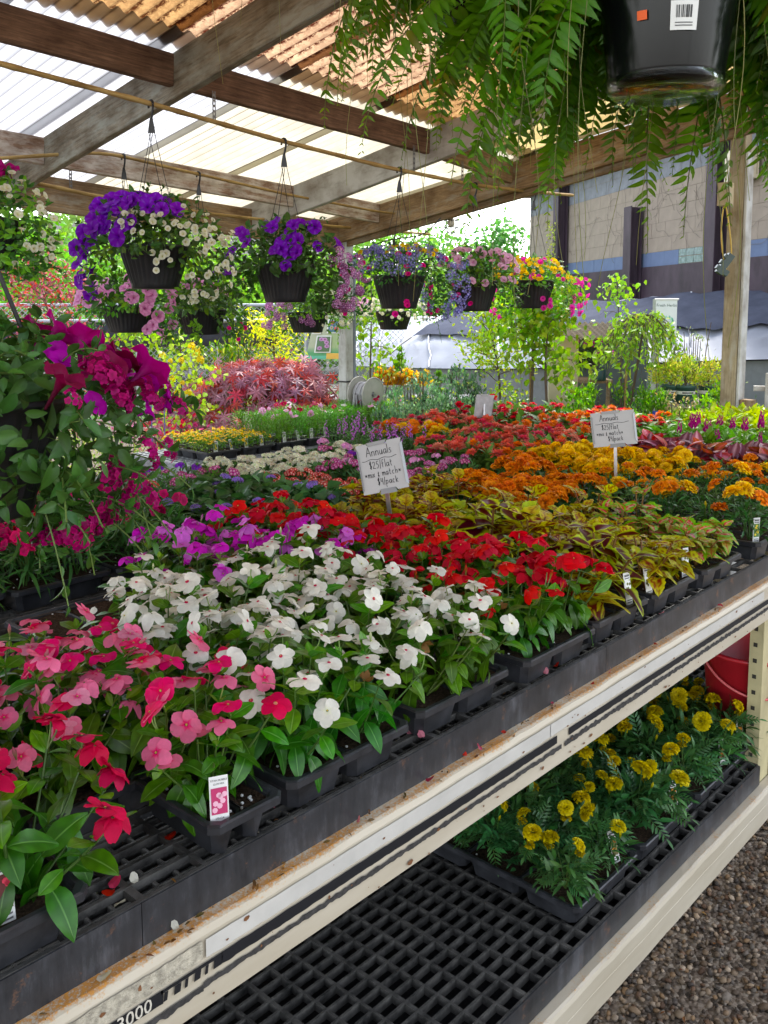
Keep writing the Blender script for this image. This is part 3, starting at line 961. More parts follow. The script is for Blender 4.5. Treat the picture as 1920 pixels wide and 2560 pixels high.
FL['red'] = [TM('flower', vinca_F(RED, (.5, .01, .015), .15, 14, -.2), PETAL), TM('flower', vinca_side(RED, 15), PETAL), TM('flower', vinca_F((.66, .02, .03), RED, .15, 16, -.05), PETAL), TM('flower', vinca_side((.55, .01, .02), 17), PETAL)]
FL['magenta'] = [TM('flower', vinca_F(MAG, (.40, .03, .32), .2, 18, -.25), PETAL), TM('flower', vinca_side(MAG, 19), PETAL), TM('flower', vinca_F(LIL, MAG, .2, 20, -.1), PETAL), TM('flower', vinca_side(LIL, 21), PETAL)]
for k_, c_ in (('white', (.75, .75, .5)), ('pink', (.6, .15, .25)), ('red', (.6, .02, .03)), ('magenta', (.5, .1, .42))):
    FL[k_].append(TM('bud', bud_T(.026, c_), PETAL))
DRY = TM('dry_flower', petals_T(5, .002, .014, .012, .9, (.28, .15, .06), (.35, .2, .09), 3, 1, 0, .12, seed=30), PETAL)

MG = {}
MG['yellow'] = [TM('bloom', pom_T(.030, (.84, .54, .006), (.88, .66, .012), 7, 10, .75, .3, s), PETAL) for s in (1, 2)]
MG['darkyellow'] = [TM('bloom', pom_T(.031, (.62, .50, .012), (.74, .62, .03), 8, 11, .72, .3, s), PETAL) for s in (3, 4)]
MG['orange'] = [TM('bloom', pom_T(.029, (.78, .23, .004), (.86, .34, .008), 6, 9, .6, .5, s), PETAL) for s in (5, 6)] + [TM('bloom', pom_T(.028, (.66, .14, .006), (.80, .26, .012), 6, 9, .55, .6, 7), PETAL)]
MG['gold'] = [TM('bloom', pom_T(.029, (.84, .40, .005), (.88, .50, .010), 6, 9, .6, .5, s), PETAL) for s in (8, 9)]
MGBUD = TM('bud', cat_T(bud_T(.028, (.62, .48, .03), (.09, .2, .04))), PETAL)
SMALLMG = TM('bloom', pom_T(.017, (.55, .42, .02), (.72, .58, .04), 4, 8, .7, .4, 10), PETAL)

def zinnia_T(c, ctr, sd, r=.034):
    L = [tr_T(petals_T(15 - 3 * k, .004, r * (1 - .2 * k), r * .36, .04 + .18 * k, tuple(v * .92 for v in c), c, 2, 1, 0, .02, seed=sd + k, a0=k * .3), np.array([[1, 0, 0, 0], [0, 1, 0, 0], [0, 0, 1, .003 * k], [0, 0, 0, 1]])) for k in range(4)]
    return cat_T(*L, disc_T(r * .2, .008, ctr, 8))

ZN = {k: [TM('bloom', zinnia_T(c, ct, s * 10 + 1), PETAL) for s in (1, 2)] for k, (c, ct) in {
    'red': ((.66, .03, .05), (.4, .05, .03)), 'coral': ((.74, .19, .15), (.6, .25, .06)), 'salmon': ((.78, .34, .25), (.6, .2, .1)), 'orange': ((.78, .22, .02), (.5, .2, .02)),
    'yellow': ((.82, .56, .02), (.6, .4, .02)), 'rose': ((.70, .12, .18), (.6, .3, .05)), 'cream': ((.72, .72, .40), (.5, .5, .2))}.items()}

def floret5(r, c, eye=None): return petals_T(5, .0004, r, r * .85, .05, eye or c, c, 2, 1, .08, 0, eye, .25)
UM = {}
def umbels(key, r, fr, c, eye, k=18, hs=.6, n=2):
    UM[key] = [TM('flower_cluster', umbel_T(r, floret5(fr, c, eye), k, hs, s), PETAL) for s in range(n)]
umbels('verb_red', .021, .0075, (.62, .035, .04), (.75, .6, .5)); umbels('verb_white', .022, .008, (.78, .77, .66), (.6, .62, .35)); umbels('verb_mag', .021, .0075, (.48, .02, .22), (.66, .5, .55))
umbels('verb_purple', .024, .0075, (.40, .09, .36), (.78, .62, .74), 22, .8); umbels('verb_pinkdark', .017, .0068, (.46, .035, .17), (.28, .008, .09), 10, .6, 3)
umbels('ageratum', .019, .0045, (.33, .22, .58), None, 34, .6); umbels('pinkball', .024, .008, (.72, .36, .58), None, 22, .7); umbels('violet', .02, .007, (.28, .08, .50), None, 20, .7)
DI = {k: [TM('flower', umbel_T(.014, petals_T(5, .001, .0145, .0155, .12, e, c, 3, 1, -.06, .06, e, .2, seed=s), 4, .7, s), PETAL) for s in (1, 2)] for k, (c, e) in {
    'rose': ((.66, .04, .16), (.42, .01, .09)), 'crim': ((.50, .012, .10), (.30, .005, .06)), 'pink': ((.74, .22, .38), (.56, .03, .2)), 'magenta': ((.56, .05, .33), (.4, .02, .2)), 'lilac': ((.60, .36, .60), (.45, .2, .5)), 'scarlet': ((.64, .03, .035), (.4, .01, .02))}.items()}

# coleus
def coleus_T(L, W, inner, outer, curl, sd, fr=.58, blotch=0.0, vein=None):
    rg = np.random.default_rng(sd)
    V, F, C = leaf_T(L, W, curl, .22, n=10, m=4, c_in=inner, wide=.38, serr=.07, wave=.05)
    k = 9
    for q in range(len(V)):
        i, j = divmod(q, k); s = abs(j - 4) / 4; t = i / 10
        ef = fr * (1 - .35 * max(0, t - .6) / .4)
        c = np.array(inner) if s < ef and t < .93 else np.array(outer)
        if blotch and rg.random() < blotch: c = np.array(outer) if s < ef else np.array(inner)
        if vein is not None and (j == 4 or ((i + j) % 4 == 0 and s < ef)): c = c * .4 + np.array(vein) * .6
        C[q] = c * rg.uniform(.9, 1.1)
    return V, F, C

LIME, BURG, CRIM = (.42, .50, .02), (.085, .008, .010), (.56, .012, .06)
CO = {
    'dark': [TM('leaf', coleus_T(.082, .064, BURG, LIME, c, s, .72), LEAF) for c, s in ((.6, 1), (.4, 2), (.85, 3))] + [TM('leaf', coleus_T(.05, .035, (.22, .10, .02), LIME, .4, 4, .5), LEAF)],
    'variegated': [TM('leaf', coleus_T(.066, .046, (.20, .045, .02), (.44, .44, .04), c, s, .62, .25, (.46, .42, .05)), LEAF) for c, s in ((.45, 5), (.3, 6), (.6, 7))] + [TM('leaf', coleus_T(.05, .036, (.38, .34, .05), (.34, .40, .05), .4, 8, .5, .2), LEAF)],
    'gold': [TM('leaf', coleus_T(.078, .050, (.48, .40, .02), (.44, .44, .03), c, s, .6, .12, (.15, .025, .015)), LEAF) for c, s in ((.4, 9), (.25, 10))] + [TM('leaf', coleus_T(.076, .050, (.14, .012, .010), (.48, .42, .02), c, s, .45, .3), LEAF) for c, s in ((.4, 11), (.6, 12))],
    'redgreen': [TM('leaf', coleus_T(.068, .052, CRIM, (.17, .40, .04), c, s, .5, .08, (.66, .55, .35)), LEAF) for c, s in ((.45, 13), (.3, 14))] + [TM('leaf', coleus_T(.06, .044, (.30, .30, .06), (.20, .33, .05), .7, 15, .6, .3, (.45, .05, .06)), LEAF)],
    'lime': [TM('leaf', coleus_T(.06, .045, (.34, .42, .03), (.36, .44, .04), .5, 16), LEAF)],
}
IR = [leaf_T(.075, .045, .5, .25, n=5, m=2, c_in=(.20, .035, .02), c_out=(.28, .06, .025), c_mid=(.40, .10, .12)), leaf_T(.07, .045, .4, .25, n=5, m=2, c_in=(.10, .025, .045), c_out=(.16, .05, .07), c_mid=(.42, .22, .30))]
CELF = [TM('plume', cat_T(*[tr_T(bud_T(.022, (.45, .02, .22), (.5, .03, .28)), frames(np.array([0.006 * math.cos(a), .006 * math.sin(a), .006 + .0045 * q]), sph(np.array(a), np.array(.9)) * 0 + np.array([0, 1, 0]), np.array([.75 * math.cos(a), .75 * math.sin(a), .75]), 1 - .055 * q)[0]) for q in range(12) for a in (q * 2.4, q * 2.4 + 2.1, q * 2.4 + 4.2)]), PETAL)]
COS = {k: TM('bloom', cat_T(petals_T(8, .003, .026, .019, .06, tuple(v * .9 for v in c), c, 3, 1, .05, .02, seed=s), disc_T(.005, .001, (.7, .45, .03))), PETAL) for s, (k, c) in enumerate({'white': (.80, .78, .74), 'pink': (.74, .40, .60), 'magenta': (.62, .10, .40), 'crimson': (.52, .02, .10)}.items())}
DAISY = TM('bloom', cat_T(petals_T(9, .002, .012, .007, .15, (.8, .52, .01), (.84, .6, .02), 2, 1, 0, .02, seed=3), disc_T(.0045, .001, (.62, .28, .01))), PETAL)

# small leaf kinds for foliage
def lf(L, W, c, curl=.3, n=3, mid=None, m=1, wide=.45): return leaf_T(L, W, curl, .25, n=n, m=m, c_in=c, c_out=tuple(v * 1.12 for v in c), c_mid=mid or tuple(v * 1.25 for v in c), wide=wide)
L_DIAN = lf(.075, .010, (.055, .15, .045), .7, 4)
L_AGER = lf(.05, .034, (.05, .12, .045), .45, 4, None, 2, .38)
L_VERB = lf(.036, .017, (.045, .12, .035), .4)
L_FERNY = lf(.026, .007, (.045, .125, .035), .25, 2)
L_ZIN = lf(.062, .030, (.09, .19, .05), .5, 4, None, 1, .4)
L_CEL = lf(.06, .022, (.09, .22, .03), .3, 3)
L_YG = lf(.055, .024, (.30, .42, .03), .25, 3)
L_ANG = lf(.032, .007, (.05, .13, .04), .2, 2)
L_COSM = lf(.030, .0035, (.10, .26, .04), .2, 2)


def stem_tube(g, P, r=.0018, c=(.10, .19, .05)):
    g.tube(P, r, 4, c, 0, False)


# ---------------- plant prototypes: (foliage Geo, [(leaf mesh, 4x4)], [(flower mesh, 4x4)])
def vinca_plant(kind, nfl, tall=.12, leaf_parts=True):
    g = Geo(); leaves, flowers, lm = [], [], []
    ns = 9
    for s in range(ns):
        az = s * 2 * PI / ns + rng.normal(0, .3); lean = rng.uniform(.15, .95) if s else .05
        L = tall * rng.uniform(.85, 1.15)
        t = np.linspace(0, 1, 5)[:, None]
        d0 = np.array([math.cos(az) * math.sin(lean), math.sin(az) * math.sin(lean), math.cos(lean)])
        P = np.array([math.cos(az) * .012, math.sin(az) * .012, 0]) + d0 * L * t + np.array([0, 0, .02]) * t ** 2
        stem_tube(g, P, np.linspace(.0022, .0014, 5), (.11, .18, .055))
        tip = P[-1]; td = unit(P[-1] - P[-2])
        for ni, tt in enumerate((.32, .55, .78, .97)):
            p_ = P[0] + (P[-1] - P[0]) * tt
            for sgn in (0, PI):
                a2 = az + ni * PI / 2 + sgn + rng.normal(0, .25)
                el = (-.5, -.2, .1, .5)[ni] + rng.normal(0, .25)
                d = sph(np.array(a2), np.array(el))
                k = (2, 2, 0, 1)[ni] if rng.random() < .75 else rng.integers(0, 3)
                if ni == 3 and rng.random() < .3: k = 3
                M = frames(p_, d, np.array([0, 0, 1.]) + rng.normal(0, .3, 3), rng.uniform(.75, 1.15))[0]
                lm.append((k, M))
                if ni > 1: leaves.append((VLm[k], M))
                else: g.inst(VL[k], M[None], jit(1, .1))
        for _ in range(2):       # tiny tip leaves
            a2 = rng.uniform(0, 2 * PI)
            lm.append((3, frames(tip, sph(np.array(a2), np.array(.9)), np.array([0, 0, 1.]), .7)[0])); g.inst(VL[3], lm[-1][1][None], jit(1, .1))
        for _ in range(nfl // ns + (s < nfl % ns)):
            a2 = az + rng.normal(0, .9); tilt = abs(rng.normal(.36, .30))
            nrm = np.array([math.cos(a2) * math.sin(tilt), math.sin(a2) * math.sin(tilt), math.cos(tilt)])
            off = np.array([math.cos(a2), math.sin(a2), 0]) * rng.uniform(.004, .02)
            pf = tip + off + np.array([0, 0, rng.uniform(.014, .036)])
            stem_tube(g, [tip, (tip + pf) / 2 + off * .2, pf], .0012, (.25, .33, .12))
            fl = FL[kind]; q = fl[rng.integers(0, len(fl))]
            if q.name.startswith('bud') and rng.random() < .4: q = fl[0]
            flowers.append((q, frames(pf, np.cross(nrm, rng.normal(0, 1, 3)), nrm, rng.uniform(.72, .98))[0]))
    if rng.random() < .6:
        flowers.append((DRY, frames(np.array([rng.normal(0, .03), rng.normal(0, .03), tall * .8]), rng.normal(0, 1, 3), rng.normal(0, 1, 3))[0]))
    if not leaf_parts:
        for k in range(4):
            Ms = [M for kk, M in lm if kk == k]
            if Ms: g.inst(VL[k], np.array(Ms), jit(len(Ms), .12), 0)
        leaves = []
    return g, leaves, flowers


def bushy(T, k, rad, h, zlo=.15, out=.6, up=.35, sc_=(.8, 1.2), stems=5, jv=.15, stem_c=(.09, .17, .05), Tl=None):
    """mound of leaves around several stems"""
    g = Geo()
    for s in range(stems):
        az = s * 2.4 + rng.normal(0, .3); q = rng.uniform(.2, .9)
        e = np.array([math.cos(az) * rad * q, math.sin(az) * rad * q, h * rng.uniform(.8, 1)])
        stem_tube(g, [np.zeros(3), e * np.array([.45, .45, .55]), e], .0016, stem_c)
    u = rng.random(k); az = rng.uniform(0, 2 * PI, k)
    z = h * (zlo + (1 - zlo) * rng.random(k) ** .7)
    rr = rad * np.sqrt(u) * np.sqrt(np.clip(1.15 - (z / h) ** 2 * .75, .1, 1))
    pos = np.stack([rr * np.cos(az), rr * np.sin(az), z], -1)
    el = rng.normal(up, .45, k)
    d = sph(az + rng.normal(0, .8, k), el)
    Ts = T if isinstance(T, list) else [T]
    ch = rng.integers(0, len(Ts), k)
    for q, t in enumerate(Ts):
        m_ = ch == q
        g.inst(t, frames(pos[m_], d[m_], np.array([0, 0, 1.]) + rng.normal(0, .35, (m_.sum(), 3)), rng.uniform(*sc_, m_.sum())), jit(m_.sum(), jv))
    return g


def tops(meshes, k, rad, h, dz=(.0, .03), tilt=.35, sc_=(.85, 1.15), g=None, upright=False, rmin=0.0):
    """flowers standing over a mound, with stalks drawn into g"""
    out = []
    for i in range(k):
        r_ = rad * math.sqrt(rmin + (1 - rmin) * (i + .5) / k); az = i * 2.399963 + rng.normal(0, .35)
        z = h * (1 - .28 * (r_ / (rad + 1e-6)) ** 2) + rng.uniform(*dz)
        p_ = np.array([r_ * math.cos(az), r_ * math.sin(az), z])
        ti = 0 if upright else abs(rng.normal(0, tilt))
        nrm = np.array([math.cos(az) * math.sin(ti), math.sin(az) * math.sin(ti), math.cos(ti)])
        if g is not None: stem_tube(g, [p_ * np.array([.6, .6, .45]), p_ * np.array([.9, .9, .8]), p_], .0014, (.11, .2, .06))
        out.append((meshes[rng.integers(0, len(meshes))], frames(p_, np.cross(nrm, rng.normal(0, 1, 3)), nrm, rng.uniform(*sc_))[0]))
    return out


def coleus_plant(kind, tall=.15, k=30):
    g = Geo(); leaves = []
    for s in range(6):
        az = s * 1.05 + rng.normal(0, .2); lean = rng.uniform(.1, .7)
        d0 = np.array([math.cos(az) * math.sin(lean), math.sin(az) * math.sin(lean), math.cos(lean)])
        L = tall * rng.uniform(.75, 1.1)
        P = d0 * L * np.linspace(0, 1, 4)[:, None]
        stem_tube(g, P, .0024, (.22, .13, .05))
        for ni, tt in enumerate((.4, .72, .95)):
            for sgn in (0, PI):
                a2 = az + ni * PI / 2 + sgn + rng.normal(0, .3)
                ms = CO[kind]; q = ms[rng.integers(0, len(ms))]
                leaves.append((q, frames(P[0] + (P[-1] - P[0]) * tt, sph(np.array(a2), np.array((.0, .2, .5)[ni] + rng.normal(0, .2))), np.array([0, 0, 1.]) + rng.normal(0, .25, 3), rng.uniform(.7, 1.05) * (1, 1, .75)[ni])[0]))
    return g, leaves, []


def marigold_plant(kinds, nfl, tall=.13, rad=.075, k=150, dz=(.0, .04), sc_=(.85, 1.15), bud=0.2):
    g = bushy(L_FERNY, k, rad, tall, .1, .5, .35, (.9, 1.5), 5, .2)
    ms = [m_ for q in kinds for m_ in MG[q]]
    fl = tops(ms, nfl, rad * .9, tall, dz, .4, sc_, g)
    if rng.random() < bud: fl += tops([MGBUD], 1, rad * .6, tall, (-.01, .01), .3, (.8, 1.1), g)
    return g, [], fl


def lower_marigold(nfl):
    """plant with long feathered leaves"""
    g = bushy(lf(.036, .010, (.05, .14, .045), .3, 3), 110, .075, .085, .1, .6, .4, (.9, 1.4), 5, .15)
    leaves = [(FEATHER, frames(np.array([.02 * math.cos(a), .02 * math.sin(a), rng.uniform(.02, .085)]), sph(np.array(a), np.array(rng.normal(.3, .35))), np.array([0, 0, 1.]) + rng.normal(0, .35, 3), rng.uniform(.55, .9))[0]) for a in rng.uniform(0, 2 * PI, 26)]
    fl = tops(MG['darkyellow'], nfl, .06, .10, (.0, .035), .45, (.58, .85), g) + tops([SMALLMG, MGBUD, SMALLMG], 1 + (rng.random() < .8), .07, .095, (-.01, .02), .4, (.8, 1.1), g)
    return g, leaves, fl


def feather_T():
    out = []; c = (.042, .120, .042)
    for i in range(6):
        y = .018 + .014 * i
        for sgn in (-1, 1):
            M = frames(np.array([0, y, -.25 * y * y * 4]), np.array([sgn * .75, .65, .05]), np.array([0, 0, 1.]), .036 * (1 - abs(i - 2.2) * .13) / .036)[0]
            out.append(tr_T(lf(.036, .0095, c, .35, 3), M))
    out.append(tr_T(lf(.036, .0095, c, .35, 3), frames(np.array([0, .10, -.011]), np.array([0, 1, -.1]), np.array([0, 0, 1.]))[0]))
    out.append((np.array([(-.001, 0, 0), (.001, 0, 0), (.0006, .1, -.01), (-.0006, .1, -.01)]), np.array([(0, 1, 2, 3)]), np.array([(.09, .18, .05)] * 4)))
    return cat_T(*out)
FEATHER = TM('leaf', feather_T(), GLOSSY)

# ------------------------------------------------------------------ nursery flats
def tray_mesh(w, L, cx, cy, h=.060, shine=1):
    g = Geo()
    rim = .010
    def ring(x0, y0, x1, y1, z):
        c = .012
        return np.array([(x0 + c, y0, z), (x1 - c, y0, z), (x1, y0 + c, z), (x1, y1 - c, z), (x1 - c, y1, z), (x0 + c, y1, z), (x0, y1 - c, z), (x0, y0 + c, z)])
    rings = [ring(.004, .004, w - .004, L - .004, h - .014), ring(0, 0, w, L, h - .012), ring(0, 0, w, L, h - .002), ring(.003, .003, w - .003, L - .003, h), ring(rim, rim, w - rim, L - rim, h), ring(rim + .002, rim + .002, w - rim - .002, L - rim - .002, h - .006)]
    P = np.stack(rings); P = np.concatenate([P, P[:, :1]], 1)
    g.grid(P)
    sx, sy = (w - 2 * rim) / cx, (L - 2 * rim) / cy
    for i in range(cx):
        for j in range(cy):
            x0, y0 = rim + i * sx, rim + j * sy
            def q(m_, z): return ring(x0 + m_, y0 + m_, x0 + sx - m_, y0 + sy - m_, z)
            P = np.stack([q(.0015, h - .005), q(.0045, h - .007), q(.014, 0.001)]); P = np.concatenate([P, P[:, :1]], 1)
            g.grid(P)
            g.add(q(.014, .001), [list(range(8))])
    return g.mesh('tray', TRAYM)

def soil_mesh(w, L, cx, cy, h=.060):
    g = Geo(); rim = .010; sx, sy = (w - 2 * rim) / cx, (L - 2 * rim) / cy
    for i in range(cx):
        for j in range(cy):
            x0, y0 = rim + i * sx + .006, rim + j * sy + .006
            xs, ys = np.linspace(x0, x0 + sx - .012, 6), np.linspace(y0, y0 + sy - .012, 6)
            X, Y = np.meshgrid(xs, ys, indexing='ij')
            g.grid(np.stack([X, Y, h - .011 + rng.normal(0, .0018, X.shape)], -1))
    # perlite flecks
    for _ in range(26):
        x, y = rng.uniform(.02, w - .02), rng.uniform(.02, L - .02)
        g.box((x, y, h - .010), (x + .003, y + .003, h - .0075), mi=1)
    return g.mesh('soil', [SOIL, CARD])

TRAYS = {}
def tray_for(w, L, cx, cy):
    k = (w, L, cx, cy)
    if k not in TRAYS: TRAYS[k] = (tray_mesh(*k), soil_mesh(*k))
    return TRAYS[k]

def tag_mesh(c1, c2, h=.075, w=.024, back=(.72, .71, .68), bars=True):
    g = Geo(); C = back
    g.add([(-w / 2, 0, -.008), (w / 2, 0, -.008), (w / 2, 0, h), (-w / 2, 0, h)], [(0, 1, 2, 3)], C)
    y = -.0012
    g.add([(-w * .42, y, h * .22), (w * .42, y, h * .22), (w * .42, y, h * .76), (-w * .42, y, h * .76)], [(0, 1, 2, 3)], c1)
    for _ in range(7):       # picture of blooms
        cx, cz, r_ = rng.uniform(-w * .3, w * .3), rng.uniform(h * .3, h * .68), w * .15
        a = np.arange(7) * 2 * PI / 7
        g.add(np.stack([cx + r_ * np.cos(a), np.full(7, y * 1.3), cz + r_ * np.sin(a)], -1), [list(range(7))], c2)
    for z0, z1 in () if not bars else ((.80, .835), (.87, .93), (.12, .15), (.05, .08)):
        g.add([(-w * .36, y, h * z0), (w * .36, y, h * z0), (w * .36, y, h * z1), (-w * .36, y, h * z1)], [(0, 1, 2, 3)], (.12, .12, .12))
    return g.mesh('plant_tag', COLM)
TAGS = {'pink': tag_mesh((.45, .03, .12), (.75, .4, .5)), 'red': tag_mesh((.10, .02, .02), (.6, .04, .08)), 'yellow': tag_mesh((.10, .2, .05), (.8, .55, .03)), 'coleus': tag_mesh((.7, .7, .66), (.12, .13, .03)),
        'white': tag_mesh((.2, .3, .12), (.75, .75, .7)), 'orange': tag_mesh((.12, .1, .02), (.75, .25, .02)), 'purple': tag_mesh((.1, .12, .1), (.4, .2, .55))}

def put_plant(parent, name, proto, mat, x, y, z, rz, s, meshcache):
    g, leaves, flowers = proto
    key = id(g)
    if key not in meshcache: meshcache[key] = g.mesh(name, mat, True)
    M = Matrix.Translation((x, y, z)) @ Matrix.Rotation(rz, 4, 'Z') @ Matrix.Scale(s, 4)
    o = place(name, meshcache[key], parent, M)
    for me, m_ in leaves: place('leaf', me, o, m_)
    for me, m_ in flowers: place(me.name.split('.')[0], me, o, m_)
    return o

CACHE = {}
FLATG = 'flats of bedding plants on the bench'
def flat(x0, y0, z, label, name, protos, mat, nx=2, ny=4, w=.272, L=.49, cells=(2, 3), tag=None, rz=0.0, s=(.9, 1.1), skip=None, only=None, jig=.012, group=FLATG, cat='flower flat', tagpos=None, yoff=0.0):
    t = thing('nursery_flat', label, cat, (x0, y0, z), rz, group)
    tm, sm = tray_for(w, L, *cells)
    place('tray', tm, t); place('potting_soil', sm, t)
    for i in range(nx):
        for j in range(ny):
            if skip and skip(i, j): continue
            x = (i + .5) / nx * (w - .02) + .01 + rng.normal(0, jig); y = (j + .5) / ny * (L - .02) + .01 + yoff + rng.normal(0, jig)
            pr = protos(i, j) if callable(protos) else protos[rng.integers(0, len(protos))]
            put_plant(t, name, pr, mat, x, y, .049, rng.uniform(0, 2 * PI), rng.uniform(*s), CACHE)
    if tag:
        for k, (tx, ty) in enumerate(tagpos or [(.06, .03)]):
            place('plant_tag', TAGS[tag], t, Matrix.Translation((tx, max(ty, .026), .05)) @ Matrix.Rotation(rng.normal(-.3, .3), 4, 'Z') @ Matrix.Rotation(rng.normal(-.15, .12), 4, 'X'))
    return t

ZB = .851
def sel(*ps): return lambda i, j: ps[rng.integers(0, len(ps))]

V_W = [vinca_plant('white', n_, .125) for n_ in (11, 13, 12, 10, 7, 14)]
V_P = [vinca_plant('pink', n_, .13) for n_ in (11, 13, 12, 12, 8, 14)]
V_E = [vinca_plant('redeye', n_, .125) for n_ in (16, 18, 17)]
V_R = [vinca_plant('red', n_, .12) for n_ in (17, 19, 16, 13)]
V_M = [vinca_plant('magenta', n_, .125) for n_ in (14, 13, 15, 10)]

# front row, nearest the upper beam
flat(.247, .945, ZB, 'flat of dark red vinca with black eyes, lower left', 'vinca_plant', V_E, GLOSSY, 2, 4, tag='red', tagpos=[(.178, .026)], jig=.006)
flat(.533, 1.12, ZB, 'flat of mixed pink vinca set back behind the bare grating', 'vinca_plant', V_P, GLOSSY, 2, 3, L=.36)
tp = flat(.688, .935, ZB, 'small pack of pink vinca with an upright picture tag at the front edge', 'vinca_plant', V_P[:3], GLOSSY, 1, 2, .130, .215, (2, 1), None, s=(.95, 1.05), jig=.004, yoff=.035)
tg = place('plant_tag', tag_mesh((.45, .03, .12), (.75, .4, .5), .066, .026, bars=False), tp, Matrix.Translation((.026, .018, .050)) @ Matrix.Rotation(-.45, 4, 'Z') @ Matrix.Rotation(-.12, 4, 'X'), label='white tag with a picture of pink vinca blooms')
MT = np.eye(4); MT[:3, 1] = (0, 0, 1); MT[:3, 2] = (0, -1, 0)
def tag_text(parent, rows):
    for s_, sz, z in rows:
        M = MT.copy(); M[:3, 3] = (0, -.0016, z)
        part('lettering', text_geo(s_, sz, M), INK, parent)
tag_text(tg, [('TITAN BUBBLE', .0036, .0605), ('GUM MIX', .0036, .0555), ('VINCA', .0040, .0090)])
flat(.836, .945, ZB, 'flat of white vinca at the front edge next to the tagged pink vinca pack', 'vinca_plant', V_W, GLOSSY, 2, 4)
flat(1.140, .955, ZB, 'flat of white vinca at the front edge between white and red vinca flats', 'vinca_plant', V_W, GLOSSY, 2, 4)
flat(1.452, .945, ZB, 'flat of bright red vinca at the front edge beside the dark-centred coleus', 'vinca_plant', V_R, GLOSSY, 2, 4, tag=None)
# second row
flat(.872, 1.450, ZB, 'half-filled black tray with white vinca in its near end, beside the open grating', 'vinca_plant', V_W, GLOSSY, 2, 4, skip=lambda i, j: j >= 2 or (j == 1 and i == 0), s=(.85, .95))
flat(1.16, 1.465, ZB, 'flat of magenta vinca behind the white vinca, left of the red', 'vinca_plant', lambda i, j: (V_M if j > 0 else V_W)[rng.integers(0, 3)], GLOSSY, 2, 4)
flat(1.452, 1.455, ZB, 'flat of bright red vinca in the second row behind the front red flat', 'vinca_plant', lambda i, j: (V_R if i > 0 or j > 1 else V_M)[rng.integers(0, 3)], GLOSSY, 2, 4)
CP = {k: [coleus_plant(k, t_) for t_ in (.12, .145, .10)] for k in CO}
flat(1.738, .955, ZB, 'flat of coleus with drooping burgundy leaves edged in lime, next to the red vinca', 'coleus_plant', lambda i, j: (CP['dark'] if (i + j) % 3 else CP['gold'])[rng.integers(0, 3)], LEAF, 2, 4, .252, s=(1.1, 1.3), tag='coleus', tagpos=[(.20, .02)])
flat(2.012, .95, ZB, 'flat of mottled yellow and maroon coleus with a white tag at its front corner', 'coleus_plant', lambda i, j: (CP['variegated'] if j < 2 else CP['gold'])[rng.integers(0, 3)], LEAF, 2, 4, .252, s=(.95, 1.1), tag='coleus', tagpos=[(.02, .018), (.23, .03)])
flat(2.288, .945, ZB, 'flat of green coleus splashed with crimson, beside the marigolds', 'coleus_plant', lambda i, j: (CP['redgreen'] if j < 3 else CP['variegated'])[rng.integers(0, 3)], LEAF, 2, 4, .252, s=(.9, 1.1))
flat(1.81, 1.465, ZB, 'flat of golden coleus veined with maroon around the nearest price sign stake', 'coleus_plant', CP['gold'], LEAF, 2, 4, s=(1.05, 1.3))
flat(2.09, 1.46, ZB, 'flat of golden and maroon coleus right of the nearest price sign', 'coleus_plant', lambda i, j: (CP['gold'] if j > 1 else CP['variegated'] if i else CP['lime'])[rng.integers(0, 3)], LEAF, 2, 4, s=(.95, 1.2))
MGO = [marigold_plant(['orange'], n_, t_) for n_, t_ in ((7, .09), (9, .10), (8, .115), (5, .085), (10, .10))]
MGM = [marigold_plant(['orange', 'gold', 'yellow'], n_, t_) for n_, t_ in ((3, .09), (4, .11), (2, .10), (6, .095))]
MGS = [marigold_plant(['gold', 'yellow', 'orange'], n_, .095, dz=(.0, .06)) for n_ in (2, 2, 1)]
MGY = [marigold_plant(['yellow'], n_, t_) for n_, t_ in ((8, .09), (10, .10), (9, .11))]
flat(2.375, 1.47, ZB, 'flat of orange marigolds behind the crimson-splashed coleus', 'marigold_plant', MGO, LEAF, 2, 4, .262)
flat(2.65, 1.46, ZB, 'flat of orange marigolds around the middle price sign stake', 'marigold_plant', lambda i, j: (MGO if i == 0 or j > 2 else MGM)[rng.integers(0, 3)], LEAF, 2, 4)
flat(2.925, 1.47, ZB, 'flat of golden and yellow marigolds right of the middle price sign', 'marigold_plant', lambda i, j: (MGY if j > 0 else MGM)[rng.integers(0, 3)], LEAF, 2, 4)
flat(3.205, 1.46, ZB, 'flat of pure yellow marigolds in front of the bronze-leaved plants', 'marigold_plant', lambda i, j: MGY[rng.integers(0, 3)], LEAF, 2, 4)
flat(2.668, .945, ZB, 'flat of sparse yellow and orange marigolds beside the crimson-splashed coleus, at the front edge', 'marigold_plant', lambda i, j: (MGS if j < 3 else MGM)[rng.integers(0, 3)], LEAF, 2, 4, tag='yellow', tagpos=[(.05, .03)])
flat(2.945, .945, ZB, 'flat of leafy marigolds with few orange heads, second from the coleus at the front edge', 'marigold_plant', MGS, LEAF, 2, 4)
flat(3.225, .945, ZB, 'flat of tall orange and gold marigolds near the right edge of the picture', 'marigold_plant', lambda i, j: (MGM if j > 1 else MGS)[rng.integers(0, 3)], LEAF, 2, 4)
IRP = [(bushy(IR, 70, .075, .11, .25, .6, .4, (.75, 1.15), 5, .25), [], []) for _ in range(3)]
def cel_plant(n_):
    g = bushy(L_CEL, 105, .075, .12, .15, .6, .4, (.8, 1.2), 4, .15)
    return g, [], tops(CELF, n_, .04, .13, (0, .04), .1, (.9, 1.3), g)
CLP = [cel_plant(n_) for n_ in (1, 0, 1, 1)]
YGP = []
